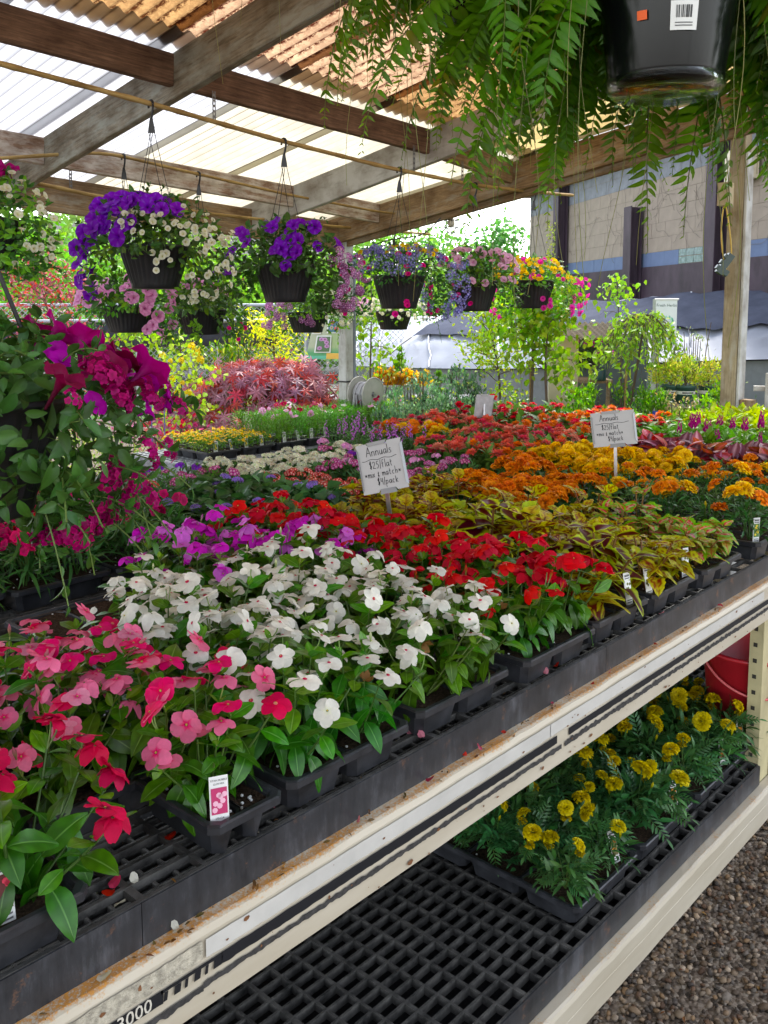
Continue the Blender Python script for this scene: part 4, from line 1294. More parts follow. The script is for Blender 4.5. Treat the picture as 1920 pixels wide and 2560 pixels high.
for _ in range(3):
    g = bushy(L_YG, 100, .075, .15, .2, .6, .6, (.8, 1.2), 4, .2); YGP.append((g, [], tops([TM('plume', bud_T(.04, (.55, .06, .03), (.62, .3, .05)), PETAL)], 1, .04, .15, (0, .03), .3, (.7, 1.1), g) if _ < 2 else []))
flat(3.50, 1.46, ZB, 'flat of bronze and purple leaved plants behind the yellow marigolds', 'bronze_leaf_plant', IRP, GLOSSY, 2, 4)
flat(3.51, .95, ZB, 'flat of bronze leaved plants at the right edge in front of the pink plumes', 'bronze_leaf_plant', IRP, GLOSSY, 2, 4)
flat(3.79, 1.46, ZB, 'flat of magenta plumed celosia left of the tan post', 'celosia_plant', CLP, LEAF, 2, 4)
flat(3.80, .95, ZB, 'flat of magenta plumed celosia at the right edge', 'celosia_plant', CLP, LEAF, 2, 4)
flat(4.08, 1.46, ZB, 'second flat of magenta celosia, closer to the tan post', 'celosia_plant', CLP, LEAF, 2, 4)
flat(4.09, .95, ZB, 'flat of magenta celosia farther along the right edge', 'celosia_plant', CLP, LEAF, 2, 4)
flat(4.37, 1.46, ZB, 'flat of lime leaved plants with red tips in front of the tan post', 'lime_leaf_plant', YGP, LEAF, 2, 4)
flat(4.38, .95, ZB, 'flat of lime leaved plants at the right edge by the tan post', 'lime_leaf_plant', YGP, LEAF, 2, 4)
flat(4.66, 1.46, ZB, 'flat of lime leaved plants touching the foot of the tan post', 'lime_leaf_plant', YGP, LEAF, 2, 4)

# rows across the back half of the bench
def dian_plant(kinds, n_, tall=.10):
    g = bushy(L_DIAN, 85, .055, tall, .05, .6, .55, (.7, 1.25), 4, .18)
    ms = [m_ for k in kinds for m_ in DI[k]]
    return g, [], tops(ms, n_, .055, tall * 1.25, (0, .035), .4, (.85, 1.2), g)
DP1 = [dian_plant(['rose', 'crim', 'scarlet'], n_) for n_ in (5, 6, 4)]
DP2 = [dian_plant(['pink', 'magenta', 'lilac'], n_) for n_ in (5, 6, 4)]
DP3 = [dian_plant(['crim', 'magenta'], n_, .12) for n_ in (3, 2, 4)]
YR3 = 2.10
flat(.70, YR3 + .02, ZB, 'flat of mixed pink and lilac dianthus behind the open grating at the left edge', 'dianthus_plant', lambda i, j: (DP2 if i == 0 else DP1)[rng.integers(0, 3)], LEAF, 2, 4)
flat(.98, YR3 + .01, ZB, 'flat of rose red dianthus under the big dark hanging basket', 'dianthus_plant', DP1, LEAF, 2, 4)
flat(1.26, YR3, ZB, 'flat of deep crimson dianthus right of the rose red dianthus', 'dianthus_plant', DP3, LEAF, 2, 4)
flat(.98, YR3 + .50, ZB, 'flat of pink dianthus in the rear row under the big dark hanging basket', 'dianthus_plant', DP2, LEAF, 2, 3, L=.37)
flat(1.26, YR3 + .50, ZB, 'flat of rose dianthus in the rear row behind the crimson dianthus', 'dianthus_plant', DP1, LEAF, 2, 3, L=.37)
def umb_plant(T, keys, n_, tall=.12, k=80, rad=.07, dz=(0, .03), sc_=(.85, 1.15)):
    g = bushy(T, k, rad, tall, .1, .6, .35, (.8, 1.25), 5, .15)
    ms = [m_ for q in keys for m_ in UM[q]]
    return g, [], tops(ms, n_, rad * .85, tall, dz, .35, sc_, g)
AG = [umb_plant(L_AGER, ['ageratum'], n_, .10, 80) for n_ in (1, 2, 2, 0)]
flat(1.535, YR3 - .04, ZB, 'flat of leafy ageratum with few violet heads, left of the tagged ageratum flat', 'ageratum_plant', AG, LEAF, 2, 4)
flat(1.815, YR3 - .05, ZB, 'flat of violet ageratum with a picture tag on its black tray', 'ageratum_plant', AG, LEAF, 2, 4, tag='purple', tagpos=[(.06, .012)])
VR = [umb_plant(L_VERB, ['verb_red'], n_, .06) for n_ in (4, 5, 4)]
VW = [umb_plant(L_VERB, ['verb_white'], n_, .065) for n_ in (7, 6, 8)]
VM_ = [umb_plant(L_VERB, ['verb_mag'], n_, .075) for n_ in (3, 4, 3)]
VX = [umb_plant(L_VERB, q, n_, .08) for q, n_ in ((['verb_white', 'verb_mag', 'pinkball'], 4), (['violet', 'verb_mag'], 4), (['pinkball', 'violet', 'verb_white'], 4))]
VT = [umb_plant(lf(.03, .009, (.09, .2, .05)), q, 2, .09, 60, .06) for q in (['verb_mag'], ['violet'], ['pinkball'])]
flat(2.10, YR3 + .02, ZB, 'flat of red verbena behind the nearest price sign', 'verbena_plant', VR, LEAF, 2, 4)
flat(1.56, YR3 + .50, ZB, 'flat of red and white-eyed verbena at the left of the rear row', 'verbena_plant', VR, LEAF, 2, 3, L=.37)
flat(1.84, YR3 + .50, ZB, 'flat of tall mixed pink and violet annuals in front of the raised table', 'verbena_plant', VT + VX[1:2], LEAF, 2, 3, L=.37)
flat(2.13, YR3 + .50, ZB, 'flat of creamy white verbena in front of the raised table', 'verbena_plant', VW, LEAF, 2, 3, L=.37)
flat(2.41, YR3 + .50, ZB, 'flat of white verbena just left of the nearest price sign card', 'verbena_plant', VW, LEAF, 2, 3, L=.37)
ANG_M = TM('flower_spike', cat_T(*[tr_T(floret5(.007, (.34, .05, .36), (.6, .4, .6)), frames(np.array([.008 * math.cos(q * 2.4), .008 * math.sin(q * 2.4), .0055 * q]), np.array([0, 0, 1.]), np.array([math.cos(q * 2.4), math.sin(q * 2.4), .2]), 1 - .03 * q)[0]) for q in range(16)]), PETAL)
AN = []
for n_ in (3, 4):
    g = bushy(L_ANG, 130, .07, .10, .1, .6, .5, (.8, 1.3), 6, .15); AN.append((g, [], tops([ANG_M], n_, .06, .10, (-.02, .02), .15, (.85, 1.2), g)))
DG = []
for n_ in (2, 3, 4):
    g = bushy(lf(.035, .006, (.06, .15, .06), .3, 2), 190, .075, .07, .1, .6, .55, (.8, 1.3), 5, .2); DG.append((g, [], tops(UM['verb_mag'] + UM['pinkball'][:1], n_, .06, .085, (0, .03), .3, (.8, 1.1), g)))
flat(2.39, YR3 + .02, ZB, 'flat of fine grey-green foliage with magenta and white heads, right of the nearest sign card', 'verbena_plant', DG + VM_, LEAF, 2, 4)
flat(2.67, YR3 + .02, ZB, 'flat of fine foliage with magenta heads in front of the purple spikes', 'verbena_plant', DG, LEAF, 2, 4)
flat(2.69, YR3 + .50, ZB, 'flat of white and pink mixed verbena below the farthest price sign', 'verbena_plant', VX + VW[:1], LEAF, 2, 3, L=.37)
flat(2.97, YR3 + .53, ZB, 'flat of purple spiked angelonia in front of the salmon zinnias', 'angelonia_plant', AN, LEAF, 2, 4)
def zin_plant(keys, n_, tall=.095, dz=(0, .05)):
    g = bushy(L_ZIN, 50, .075, tall, .1, .6, .35, (.8, 1.25), 4, .15)
    ms = [m_ for q in keys for m_ in ZN[q]]
    return g, [], tops(ms, n_, .075, tall, dz, .3, (.8, 1.1), g)
ZO = [zin_plant(['orange', 'coral'], n_) for n_ in (4, 5)]
ZS = [zin_plant(['salmon', 'coral', 'rose'], n_) for n_ in (5, 6, 5)]
ZY = [zin_plant(['yellow', 'yellow', 'orange'], n_, .085) for n_ in (5, 6)]
ZR_ = [zin_plant(['red', 'red', 'rose'], n_, .13, (0, .06)) for n_ in (3, 4, 3)]
ZC = [zin_plant(['coral', 'orange', 'red', 'cream'], n_, .11) for n_ in (4, 4, 3)]
flat(2.95, YR3 - .05, ZB, 'flat of orange zinnias behind the orange marigolds', 'zinnia_plant', lambda i, j: (ZO if j < 2 else ZS)[rng.integers(0, 2)], LEAF, 2, 4)
flat(3.24, YR3 - .04, ZB, 'flat of salmon zinnias in the black tray whose corner shows left of the middle sign', 'zinnia_plant', lambda i, j: (ZS if j else ZO)[rng.integers(0, 2)], LEAF, 2, 4)
flat(3.25, YR3 + .53, ZB, 'flat of yellow zinnias around the farthest price sign stake', 'zinnia_plant', lambda i, j: (ZY if j < 3 else ZS)[rng.integers(0, 2)], LEAF, 2, 4)
flat(3.53, YR3 + .53, ZB, 'flat of mixed coral and yellow zinnias right of the farthest price sign', 'zinnia_plant', ZS + ZY[:1], LEAF, 2, 4)
flat(3.53, YR3 + .0, ZB, 'flat of salmon and coral zinnias left of the middle price sign card', 'zinnia_plant', ZS + ZC[:1], LEAF, 2, 4)
flat(3.83, YR3 + .50, ZB, 'flat of tall red zinnias at the back between the two far price signs', 'zinnia_plant', ZR_, LEAF, 2, 4)
flat(4.12, YR3 + .50, ZB, 'flat of tall red zinnias at the back, nearest the weeping tree', 'zinnia_plant', ZR_, LEAF, 2, 4)
flat(3.83, YR3 - .02, ZB, 'flat of coral zinnias behind the middle price sign card', 'zinnia_plant', ZC, LEAF, 2, 4)
flat(4.12, YR3 - .02, ZB, 'flat of coral and orange zinnias in the black tray right of the middle price sign', 'zinnia_plant', ZC, LEAF, 2, 4, tag='orange', tagpos=[(.1, .015), (.2, .02)])
flat(4.40, YR3 - .02, ZB, 'flat of coral zinnias with a blue label, left of the pink plumes', 'zinnia_plant', ZC, LEAF, 2, 4)

# flats on the lower shelf
LM = [lower_marigold(n_) for n_ in (2, 3, 2, 2, 3)]
LL = ['flat of yellow marigolds nearest the bare lower grating', 'flat of yellow marigolds on the lower shelf, second from the bare grating', 'flat of yellow marigolds on the lower shelf, third from the bare grating', 'flat of marigolds on the lower shelf beside the red bucket and cream upright']
for q, x0 in enumerate((1.72, 2.045, 2.375)):
    flat(x0, .975, .181, LL[q], 'marigold_plant', LM, GLOSSY, 2, 4, .30, .50, (2, 3), 'orange', s=(.9, 1.15), tagpos=[(.24, .03)], group='flats of yellow marigolds on the lower shelf')
flat(2.68, .985, .181, LL[3], 'marigold_plant', LM, GLOSSY, 2, 4, .29, .50, (2, 3), 'orange', s=(.9, 1.1), tagpos=[(.10, .03)], group='flats of yellow marigolds on the lower shelf')

# ------------------------------------------------------------------ hanging baskets
def pot_geo(rt, rb, h, ribs=34, rib=.022):
    g = Geo()
    prof = [(rb * .3, .004), (rb * .96, .0), (rb, .006), (rb * 1.02, .02), (rb + (rt - rb) * .35, h * .4), (rb + (rt - rb) * .75, h * .75), (rt * .985, h * .93), (rt * .99, h * .935), (rt * 1.02, h * .94), (rt * 1.02, h), (rt * .97, h), (rt * .95, h * .95), (rt * .90, h * .90), (0.001, h * .88)]
    def rf(a, z):
        k = np.clip((z - .025) / .02, 0, 1) * np.clip((h * .9 - z) / .02, 0, 1)
        return 1 + rib * np.sign(np.cos(a * ribs)) * k
    g.lathe(prof, 144, (1, 1, 1), 0, rf)
    return g

def hanger(parent, top, rim_pts, hook=True):
    """plastic hook plate and wires, in the basket's local frame; top is where it hangs from"""
    g = Geo(); top = np.array(top)
    a = np.linspace(-.6, PI + .2, 12)
    P = np.stack([np.zeros(12) + top[0], top[1] + .018 * np.cos(a), top[2] - .004 + .018 * np.sin(a)], -1)
    P = np.vstack([P, [top + np.array([0, -.014, -.03]), top + np.array([0, -.004, -.062])]])
    g.tube(P, .0055, 6)
    pl = top + np.array([0, -.002, -.062])
    r2 = RT * .016
    g.grid(np.array([[pl - RT * .006 + UPV * .004, pl + RT * .006 + UPV * .004], [pl - RT * .013 - UPV * .035, pl + RT * .013 - UPV * .035], [pl - RT * .016 - UPV * .06, pl + RT * .016 - UPV * .06]]))
    V = np.vstack(g.V[-1:]) - HV * .004
    part('hook', g, BLACK, parent, True)
    for i, rp in enumerate(rim_pts):
        w = Geo(); s = pl + RT * (-.012 + .008 * i) - UPV * .058
        t = np.linspace(0, 1, 8)[:, None]
        w.tube(s + (np.array(rp) - s) * t, .0016, 5)
        part('wire', w, WIRE, parent)

def surf(azr, elr, k, rx, hz, h, droop, rf=(.85, 1.05)):
    """points on a basket's foliage shell; azimuth 0 = picture right, -90 = towards the viewer"""
    az = R(rng.uniform(*azr, k)) if False else np.radians(rng.uniform(azr[0], azr[1], k)); el = np.radians(rng.uniform(elr[0], elr[1], k))
    f = rng.uniform(*rf, k)
    hor = np.cos(az)[:, None] * RT + np.sin(az)[:, None] * HV
    up = np.where(el >= 0, hz * np.sin(el), droop * np.sin(el))
    rr = np.where(el >= 0, rx * np.cos(el), rx * np.cos(el) ** .35)
    P = hor * (rr * f)[:, None] + UPV * (h + up * np.where(el >= 0, f, 1))[:, None]
    N = unit(hor * np.cos(el)[:, None] + UPV * (np.sin(el) + .25)[:, None])
    return P, N

def basket(label, base, rt, rb, h, leafT, nleaf, rx, hz, droop, groups, top=None, skirt=None, leaf_parts=60, lsc=(.8, 1.3), sticker=False, name='hanging_basket', cat='hanging basket', group='flower baskets hanging under the roof', jv=.18, leafmat=None, trail=10, face=.55):
    t = thing(name, label, cat, base, 0, group)
    part('pot', pot_geo(rt, rb, h), POTBLACK, t, True)
    g = Geo()
    Ts = leafT if isinstance(leafT, list) else [leafT]
    lmesh = [TM('leaf', T, leafmat or LEAF) for T in Ts]
    shells = [((-180, 180), (0, 88), nleaf)]
    for s_ in (skirt or [((-180, 180), (-35, 0), nleaf // 4)]): shells.append(s_)
    # inner stems
    for q in range(34):
        P, N = surf((-180, 180), (5, 80), 1, rx, hz, h, droop, (.7, 1))
        stem_tube(g, [np.array([0, 0, h * .9]) + P[0] * np.array([.25, .25, 0]), P[0] * np.array([.65, .65, 1]) * .5 + np.array([0, 0, h * .55]) + UPV * hz * .1, P[0]], .0018, (.13, .2, .06))
    for azr, elr, k in shells:
        P, N = surf(azr, elr, k, rx, hz, h, droop, (.35, 1.08) if elr[1] > 0 else (.55, 1.1))
        hor = P * np.array([1, 1, 0]); d = unit(unit(hor) * .8 + rng.normal(0, .75, (k, 3)) + np.array([0, 0, .25 if elr[1] > 0 else -.35]))
        nn = N + rng.normal(0, .5, (k, 3))
        Ms = frames(P, d, nn, rng.uniform(*lsc, k)); ch = rng.integers(0, len(Ts), k)
        for q, T in enumerate(Ts):
            m_ = ch == q; g.inst(T, Ms[m_], jit(m_.sum(), jv))
        # loose outer shoots
        nt = max(1, int(trail * k / nleaf)) + (4 if elr[1] <= 0 else 0)
        P, N = surf(azr, elr, nt, rx, hz, h, droop, (.95, 1.05))
        for p_, n_ in zip(P, N):
            L = rng.uniform(.04, .10); dd = unit(n_ + rng.normal(0, .4, 3))
            tt = np.linspace(0, 1, 7)[:, None]
            S = p_ + dd * L * tt - UPV * (L * .5) * tt ** 2
            stem_tube(g, S, .0012, (.13, .2, .06))
            kk = 9; sp = S[rng.integers(1, 7, kk)]
            g.inst(Ts[0], frames(sp, dd + rng.normal(0, .8, (kk, 3)), n_ + rng.normal(0, .5, (kk, 3)), rng.uniform(lsc[0] * .6, lsc[1] * .8, kk)), jit(kk, jv))
    fo = part('foliage', g, leafmat or LEAF, t, True, 'stuff')
    if leaf_parts:
        P, N = surf((-175, -5), (-5, 75), leaf_parts, rx, hz, h, droop, (.95, 1.08))
        d = unit(P * np.array([1, 1, 0])) * .7 + rng.normal(0, .7, (leaf_parts, 3))
        for M in frames(P, d, N + rng.normal(0, .4, (leaf_parts, 3)), rng.uniform(*lsc, leaf_parts)):
            place('leaf', lmesh[rng.integers(0, len(lmesh))], t, M)
    for meshes, k, azr, elr, rf in groups:
        P, N = surf(azr, elr, k, rx, hz, h, droop, rf)
        nn = N * .8 - HV * face + UPV * .15 + rng.normal(0, .35, (k, 3))
        for p_, n_ in zip(P, nn):
            me = meshes[rng.integers(0, len(meshes))]
            place(me.name.split('.')[0], me, t, frames(p_, np.cross(n_, rng.normal(0, 1, 3)), n_, rng.uniform(.85, 1.15))[0])
    if top is not None:
        lt = np.array(top) - np.array(base)
        rp = [np.array([rt * .9 * math.cos(a), rt * .9 * math.sin(a), h]) for a in (R(20), R(110), R(200), R(290))]
        hanger(t, lt, rp)
    if sticker:
        s_ = Geo(); c = -HV * (rt * .93) + UPV * (h * .62)
        s_.grid(np.array([[c + RT * (.055 + .02 * i) + HV * (.010 + .012 * i) + UPV * (.016 * j) - HV * .014 for j in (0, 1)] for i in (0, 1)]), (.80, .42, .02))
        part('sticker', s_, COLM, t)
    return t

def pet(c_in, c_out, r=.030, star=None, k=3, depth=.03, wavy=.08):
    return [TM('flower', trumpet_T(r * (1 - .06 * s), depth, c_in, c_out, 5, 20, wavy, star, s + 5), PETAL) for s in range(k)]
P_PUR = pet((.16, .03, .36), (.27, .05, .58), .036, (.42, .25, .72)); P_PUR2 = pet((.12, .02, .25), (.24, .045, .50), .033)
P_WHT = pet((.70, .66, .22), (.78, .78, .64), .0155, None, 3, .018, .04); P_PINK = pet((.42, .03, .22), (.80, .42, .66), .035, (.55, .1, .35)); P_LPK = pet((.62, .2, .42), (.76, .46, .62), .026)
P_HOT = pet((.45, .02, .14), (.74, .07, .28), .017, None, 3, .02); P_YEL = pet((.6, .25, .02), (.82, .58, .02), .0165, None, 3, .018); P_ROSE = pet((.5, .03, .2), (.74, .12, .40), .020, None, 3, .02)
P_MAG = pet((.16, .003, .07), (.40, .012, .18), .033, (.3, .01, .12), 3, .045, .16); P_WINE = pet((.06, .001, .012), (.20, .004, .045), .032, None, 2, .05, .17); P_VIOL = pet((.3, .02, .25), (.52, .06, .42), .018, None, 2, .02)
LOB = [TM('flower_cluster', umbel_T(.020, petals_T(5, .0004, .0085, .0065, .1, (.6, .6, .75), (.26, .24, .62), 2, 1, 0, 0, (.6, .6, .75), .2, seed=s), 8, .8, s), PETAL) for s in (1, 2)]
LB = lf(.030, .014, (.045, .115, .030), .3, 3); LB2 = lf(.045, .022, (.05, .13, .03), .3, 4, None, 2); LBs = lf(.018, .008, (.06, .14, .04), .25, 2); LBg = lf(.034, .016, (.13, .28, .045), .3, 3)

def hang(px, py, depth, rodQ):
    """basket position under the rod, on the sight line of photo column px; keeps the height seen at that depth"""
    v = rodQ[:, :2] - CAM[:2]
    q = rodQ[np.argmin(np.abs((v @ RT[:2]) / (v @ HV[:2]) * 2290 - (px - CXP)))]
    d = (q[:2] - CAM[:2]) @ HV[:2]
    z = at(px, py, d)[2]
    return np.array([q[0], q[1], z]), q

b_, t_ = hang(400, 723, 3.85, ROD1)
basket('big hanging basket with purple petunias on the left and white blooms on the right', b_, .150, .100, .185, [LB, LB2, LBg], 760, .29, .21, .28, [
    (P_PUR, 46, (150, 262), (-8, 70), (.95, 1.15)), (P_PUR, 14, (-110, -40), (35, 70), (.95, 1.1)), (P_PUR2, 12, (165, 215), (-55, -5), (1.0, 1.2)),
    (P_WHT, 40, (-110, 10), (0, 40), (.95, 1.15)), (P_WHT, 55, (-52, 30), (-60, 20), (1.0, 1.25)), (P_WHT, 8, (-80, -60), (-25, -5), (.85, .95))], t_, [((-48, 40), (-70, 0), 380), ((150, 215), (-60, 0), 150), ((-145, -48), (-8, 0), 60)])
b_, t_ = hang(708, 756, 4.66, ROD1)
basket('hanging basket of purple petunias with striped mauve verbena trailing at its right', b_, .148, .10, .185, [LB, LB2], 700, .28, .21, .26, [
    (P_PUR, 22, (-170, 0), (15, 75), (.95, 1.12)), (P_PUR, 5, (-120, -60), (-5, 20), (.95, 1.1)), (P_PUR2, 8, (165, 215), (-20, 20), (1.0, 1.2)),
    (UM['verb_purple'], 34, (-40, 25), (-60, 12), (1.05, 1.45))], t_, [((-40, 40), (-60, 0), 220), ((150, 215), (-40, 0), 130), ((40, 150), (-25, 0), 80), ((-145, -40), (-8, 0), 80)])
b_, t_ = hang(990, 772, 5.25, ROD1)
basket('hanging basket of blue lobelia with yellow and hot pink blooms', b_, .148, .10, .185, [LBs, LB], 700, .29, .17, .28, [
    (LOB, 75, (-170, 0), (2, 60), (.9, 1.1)), (LOB, 44, (-35, 25), (-60, 20), (1.0, 1.45)), (P_YEL, 20, (-170, -10), (35, 80), (.95, 1.15)), (P_HOT, 12, (-170, -10), (0, 50), (.95, 1.1)), (P_HOT, 18, (155, 205), (-50, 20), (1.0, 1.3)), (P_HOT, 3, (-100, -70), (-50, -25), (.72, .8))], t_, [((-40, 30), (-60, 0), 180), ((155, 210), (-50, 0), 140), ((-150, -40), (-10, 0), 70)])
b_, t_ = hang(1190, 778, 5.5, ROD1)
basket('hanging basket of pale pink petunias with a few hot pink blooms at its base', b_, .148, .10, .185, [LB, LBg], 600, .265, .19, .26, [
    (P_LPK, 34, (-180, 0), (15, 75), (.95, 1.15)), (P_HOT, 5, (-140, -100), (-35, -5), (.75, .9)), (P_LPK, 5, (-120, -20), (-5, 10), (.95, 1.1)), (P_HOT, 16, (165, 200), (-60, 0), (1.0, 1.25)), (LOB, 14, (165, 210), (-45, 10), (1.0, 1.3))], t_, [((-35, 30), (-40, 0), 90), ((160, 205), (-50, 0), 100), ((-150, -35), (-8, 0), 60)])
b_, t_ = hang(1332, 771, 5.9, ROD1)
basket('hanging basket of golden yellow blooms edged with bright pink, last on the thick rod', b_, .150, .10, .185, [LBs, LBg], 600, .255, .15, .28, [
    (P_YEL, 95, (-180, 10), (-4, 70), (.9, 1.15)), (P_ROSE, 30, (-35, 20), (-55, 10), (1.1, 1.5)), (P_ROSE, 12, (-150, -40), (0, 60), (.9, 1.15)), (P_ROSE, 5, (-80, -50), (-45, -20), (.72, .8)), (P_ROSE, 12, (165, 200), (-65, -10), (1.0, 1.3))], t_, [((-35, 30), (-60, 0), 200), ((155, 210), (-60, 0), 110), ((-150, -40), (-8, 0), 50)])
b_, t_ = hang(-40, 676, 3.0, ROD1)
basket('hanging basket of white blooms with magenta on top, cut by the left edge', b_, .150, .10, .185, [LB, LBg], 620, .245, .18, .24, [
    (P_WHT, 40, (-70, 30), (-45, 60), (.95, 1.2)), (P_MAG, 9, (-70, 20), (40, 85), (1.0, 1.2)), (P_VIOL, 9, (-90, -60), (-50, -30), (.62, .75))], t_, [((-50, 40), (-60, 0), 420), ((-120, -70), (-12, 0), 40)], sticker=True)
# rear row
rear = hang
b_, t_ = rear(316, 831, 5.3, ROD2)
basket('hanging basket of light pink petunias with dark throats, lower left in the rear row', b_, .150, .105, .15, [LBg, LB], 480, .25, .155, .22, [
    (P_PINK, 30, (-170, 10), (5, 60), (1.0, 1.15)), (P_PINK, 9, (-60, -5), (-40, 5), (1.0, 1.15)), (P_VIOL, 10, (165, 205), (-70, -10), (1.0, 1.3))], t_, [((-40, 30), (-40, 0), 90), ((155, 205), (-60, 0), 120), ((-150, -40), (-10, 0), 60)])
b_, t_ = rear(498, 836, 5.9, ROD2)
basket('hanging basket with pink petunias on top and a leafy shoot over its rim', b_, .148, .105, .15, [LBg, LB2], 500, .24, .15, .24, [
    (P_PINK, 22, (-180, -20), (35, 80), (1.0, 1.15)), (P_PINK, 5, (165, 210), (-50, 0), (1.0, 1.2)), (P_HOT, 4, (-40, 10), (-50, 0), (1.0, 1.2))], t_, [((-95, -80), (-50, 0), 26), ((155, 205), (-50, 0), 110), ((-40, 40), (-40, 0), 100)])
b_, t_ = rear(775, 831, 7.0, ROD3)
basket('hanging basket of striped mauve verbena with white blooms at its right, in the rear row', b_, .150, .11, .15, [LBg, LB], 460, .27, .17, .22, [
    (UM['verb_purple'], 26, (-200, -110), (-30, 40), (.95, 1.25)), (UM['verb_purple'], 5, (-95, -60), (-25, 5), (.9, 1.0)), (P_WHT, 80, (-60, 20), (-30, 55), (.95, 1.25))], t_, [((-35, 30), (-40, 0), 90), ((150, 210), (-45, 0), 90), ((-150, -40), (-8, 0), 50)])
b_, t_ = rear(981, 824, 7.5, ROD3)
basket('hanging basket of small white blooms, last in the rear row', b_, .150, .11, .15, [LBg, LBs], 420, .27, .12, .18, [
    (P_WHT, 100, (-180, 10), (-22, 50), (.9, 1.15)), (P_LPK, 10, (165, 210), (-5, 40), (1.0, 1.2))], t_)

# the near basket at the left edge
b_ = at(-95, 1285, 1.30)
NB = [lf(.040, .019, (.040, .105, .026), .5, 5, None, 2), lf(.030, .013, (.05, .125, .032), .4, 4, None, 2), lf(.026, .009, (.045, .11, .028), .3, 3), lf(.048, .024, (.045, .115, .03), .7, 5, None, 2)]
nb = basket('dark hanging basket close to the viewer with magenta petunias and trailing pink verbena', b_, .150, .10, .17, NB, 1000, .235, .085, .20, [
    (P_MAG, 5, (-30, 30), (25, 65), (1.1, 1.45)), (P_WINE, 4, (-40, 10), (10, 55), (1.05, 1.4)), (P_VIOL, 12, (-25, 20), (-10, 50), (1.05, 1.3)), (UM['verb_pinkdark'], 14, (-40, 10), (0, 40), (1.05, 1.3)), (P_MAG, 2, (-100, -85), (-40, -10), (.85, .95)),
    (UM['verb_pinkdark'], 30, (-18, 12), (-75, 10), (1.0, 1.35)), (UM['verb_pinkdark'], 13, (-25, 12), (-85, -60), (.9, 1.35))], None, [((-10, 60), (-80, 0), 420), ((-50, -8), (-45, 0), 110)], 40, (.6, 1.0), leafmat=LEAF, trail=50, face=-.45)
tp_ = at(-12, 660, 1.26) - b_
w = Geo(); rim = np.array(RT * .135 + UPV * .17); w.tube(np.array([tp_ + (np.array([0, 0, 1.]) * .9 - RT * .45), tp_, rim]), .0032, 6); part('wire', w, WIRE, nb)

# ------------------------------------------------------------------ Boston ferns overhead
def frond_geo(L, bend, seed, pl=.068, twist=0.0, pendant=False):
    rg = np.random.default_rng(seed)
    k = int(L / .0195); t = np.linspace(0, 1, k)
    ang = R(38) - bend * t ** .62                      # rises a little, then arches over and hangs
    if pendant: ang = R(25) - R(112) * t ** .33
    dx, dz = np.cos(ang) * L / k, np.sin(ang) * L / k
    sway = .05 * L * np.sin(t * rg.uniform(2, 4) + rg.uniform(0, 6))
    P = np.stack([np.cumsum(dx), sway - sway[0], np.cumsum(dz)], -1)
    g = Geo(); g.tube(P[::2], np.linspace(.0022, .0008, len(P[::2])), 4, (.16, .20, .06), 0, False)
    T = np.gradient(P, axis=0); T = unit(T)
    side = unit(np.cross(T, np.array([0, 0, 1.]) + .0 * T))
    nrm = np.cross(side, T)
    tw = twist * np.clip(t * 1.6, 0, 1)[:, None]; side, nrm = side * np.cos(tw) + nrm * np.sin(tw), nrm * np.cos(tw) - side * np.sin(tw)
    lt = leaf_T(1.0, .29, .35, .18, n=5, m=1, c_in=(.075, .205, .020), c_out=(.092, .235, .026), c_mid=(.12, .25, .04), wide=.3, wave=.06)
    for sgn in (-1, 1):
        i0 = int(k * .10)
        idx = np.arange(i0, k)
        tt = t[idx]
        ln = pl * np.minimum(1, (tt - .05) / .18) ** .6 * np.clip(1.06 - tt ** 2.6, .12, 1) * rg.uniform(.85, 1.1, len(idx))
        d = side[idx] * sgn + T[idx] * (.28 + .5 * tt[:, None] ** 3) - nrm[idx] * rg.normal(.12, .12, (len(idx), 1)) + np.array([0, 0, -.18])
        nn = nrm[idx] + rg.normal(0, .22, (len(idx), 3))
        shade = np.clip(1 + rg.normal(0, .1, (len(idx), 1)), .6, 1.4) * np.where((tt > .9)[:, None], np.array([1.5, 1.15, .8]), np.array([1, 1, 1]))
        ln = ln * np.where(rg.random(len(idx)) < .05, .35, 1); shade = np.where((rg.random(len(idx)) < .03)[:, None], shade * np.array([1.6, .75, .8]), shade)
        g.inst(lt, frames(P[idx] + rg.normal(0, .0015, (len(idx), 3)), d + rg.normal(0, .10, (len(idx), 3)), nn, ln), shade)
    return g, P

FR = [frond_geo(L, b, s, .078, w_) for L, b, s, w_ in ((.66, R(122), 1, .3), (.78, R(128), 2, -.9), (.58, R(112), 3, 1.2), (.86, R(124), 4, .1), (.50, R(105), 5, -.4), (.72, R(132), 6, 1.0), (.95, R(122), 7, -.2), (.70, R(126), 8, -1.3), (.82, R(118), 9, .7), (.60, R(120), 10, -.6), (.44, R(140), 11, .4), (.88, R(136), 12, -1.0), (.36, R(96), 13, .2), (.74, R(114), 14, 1.5))]
FR += [frond_geo(L, 0, 40 + q, .074, w_, True) for q, (L, w_) in enumerate(((.50, .5), (.58, -.7), (.40, 1.2), (.66, .2), (.54, -1.3)))]      # 14-18: hanging straight down
FRm = [g.mesh('frond', FERN, True) for g, P in FR]

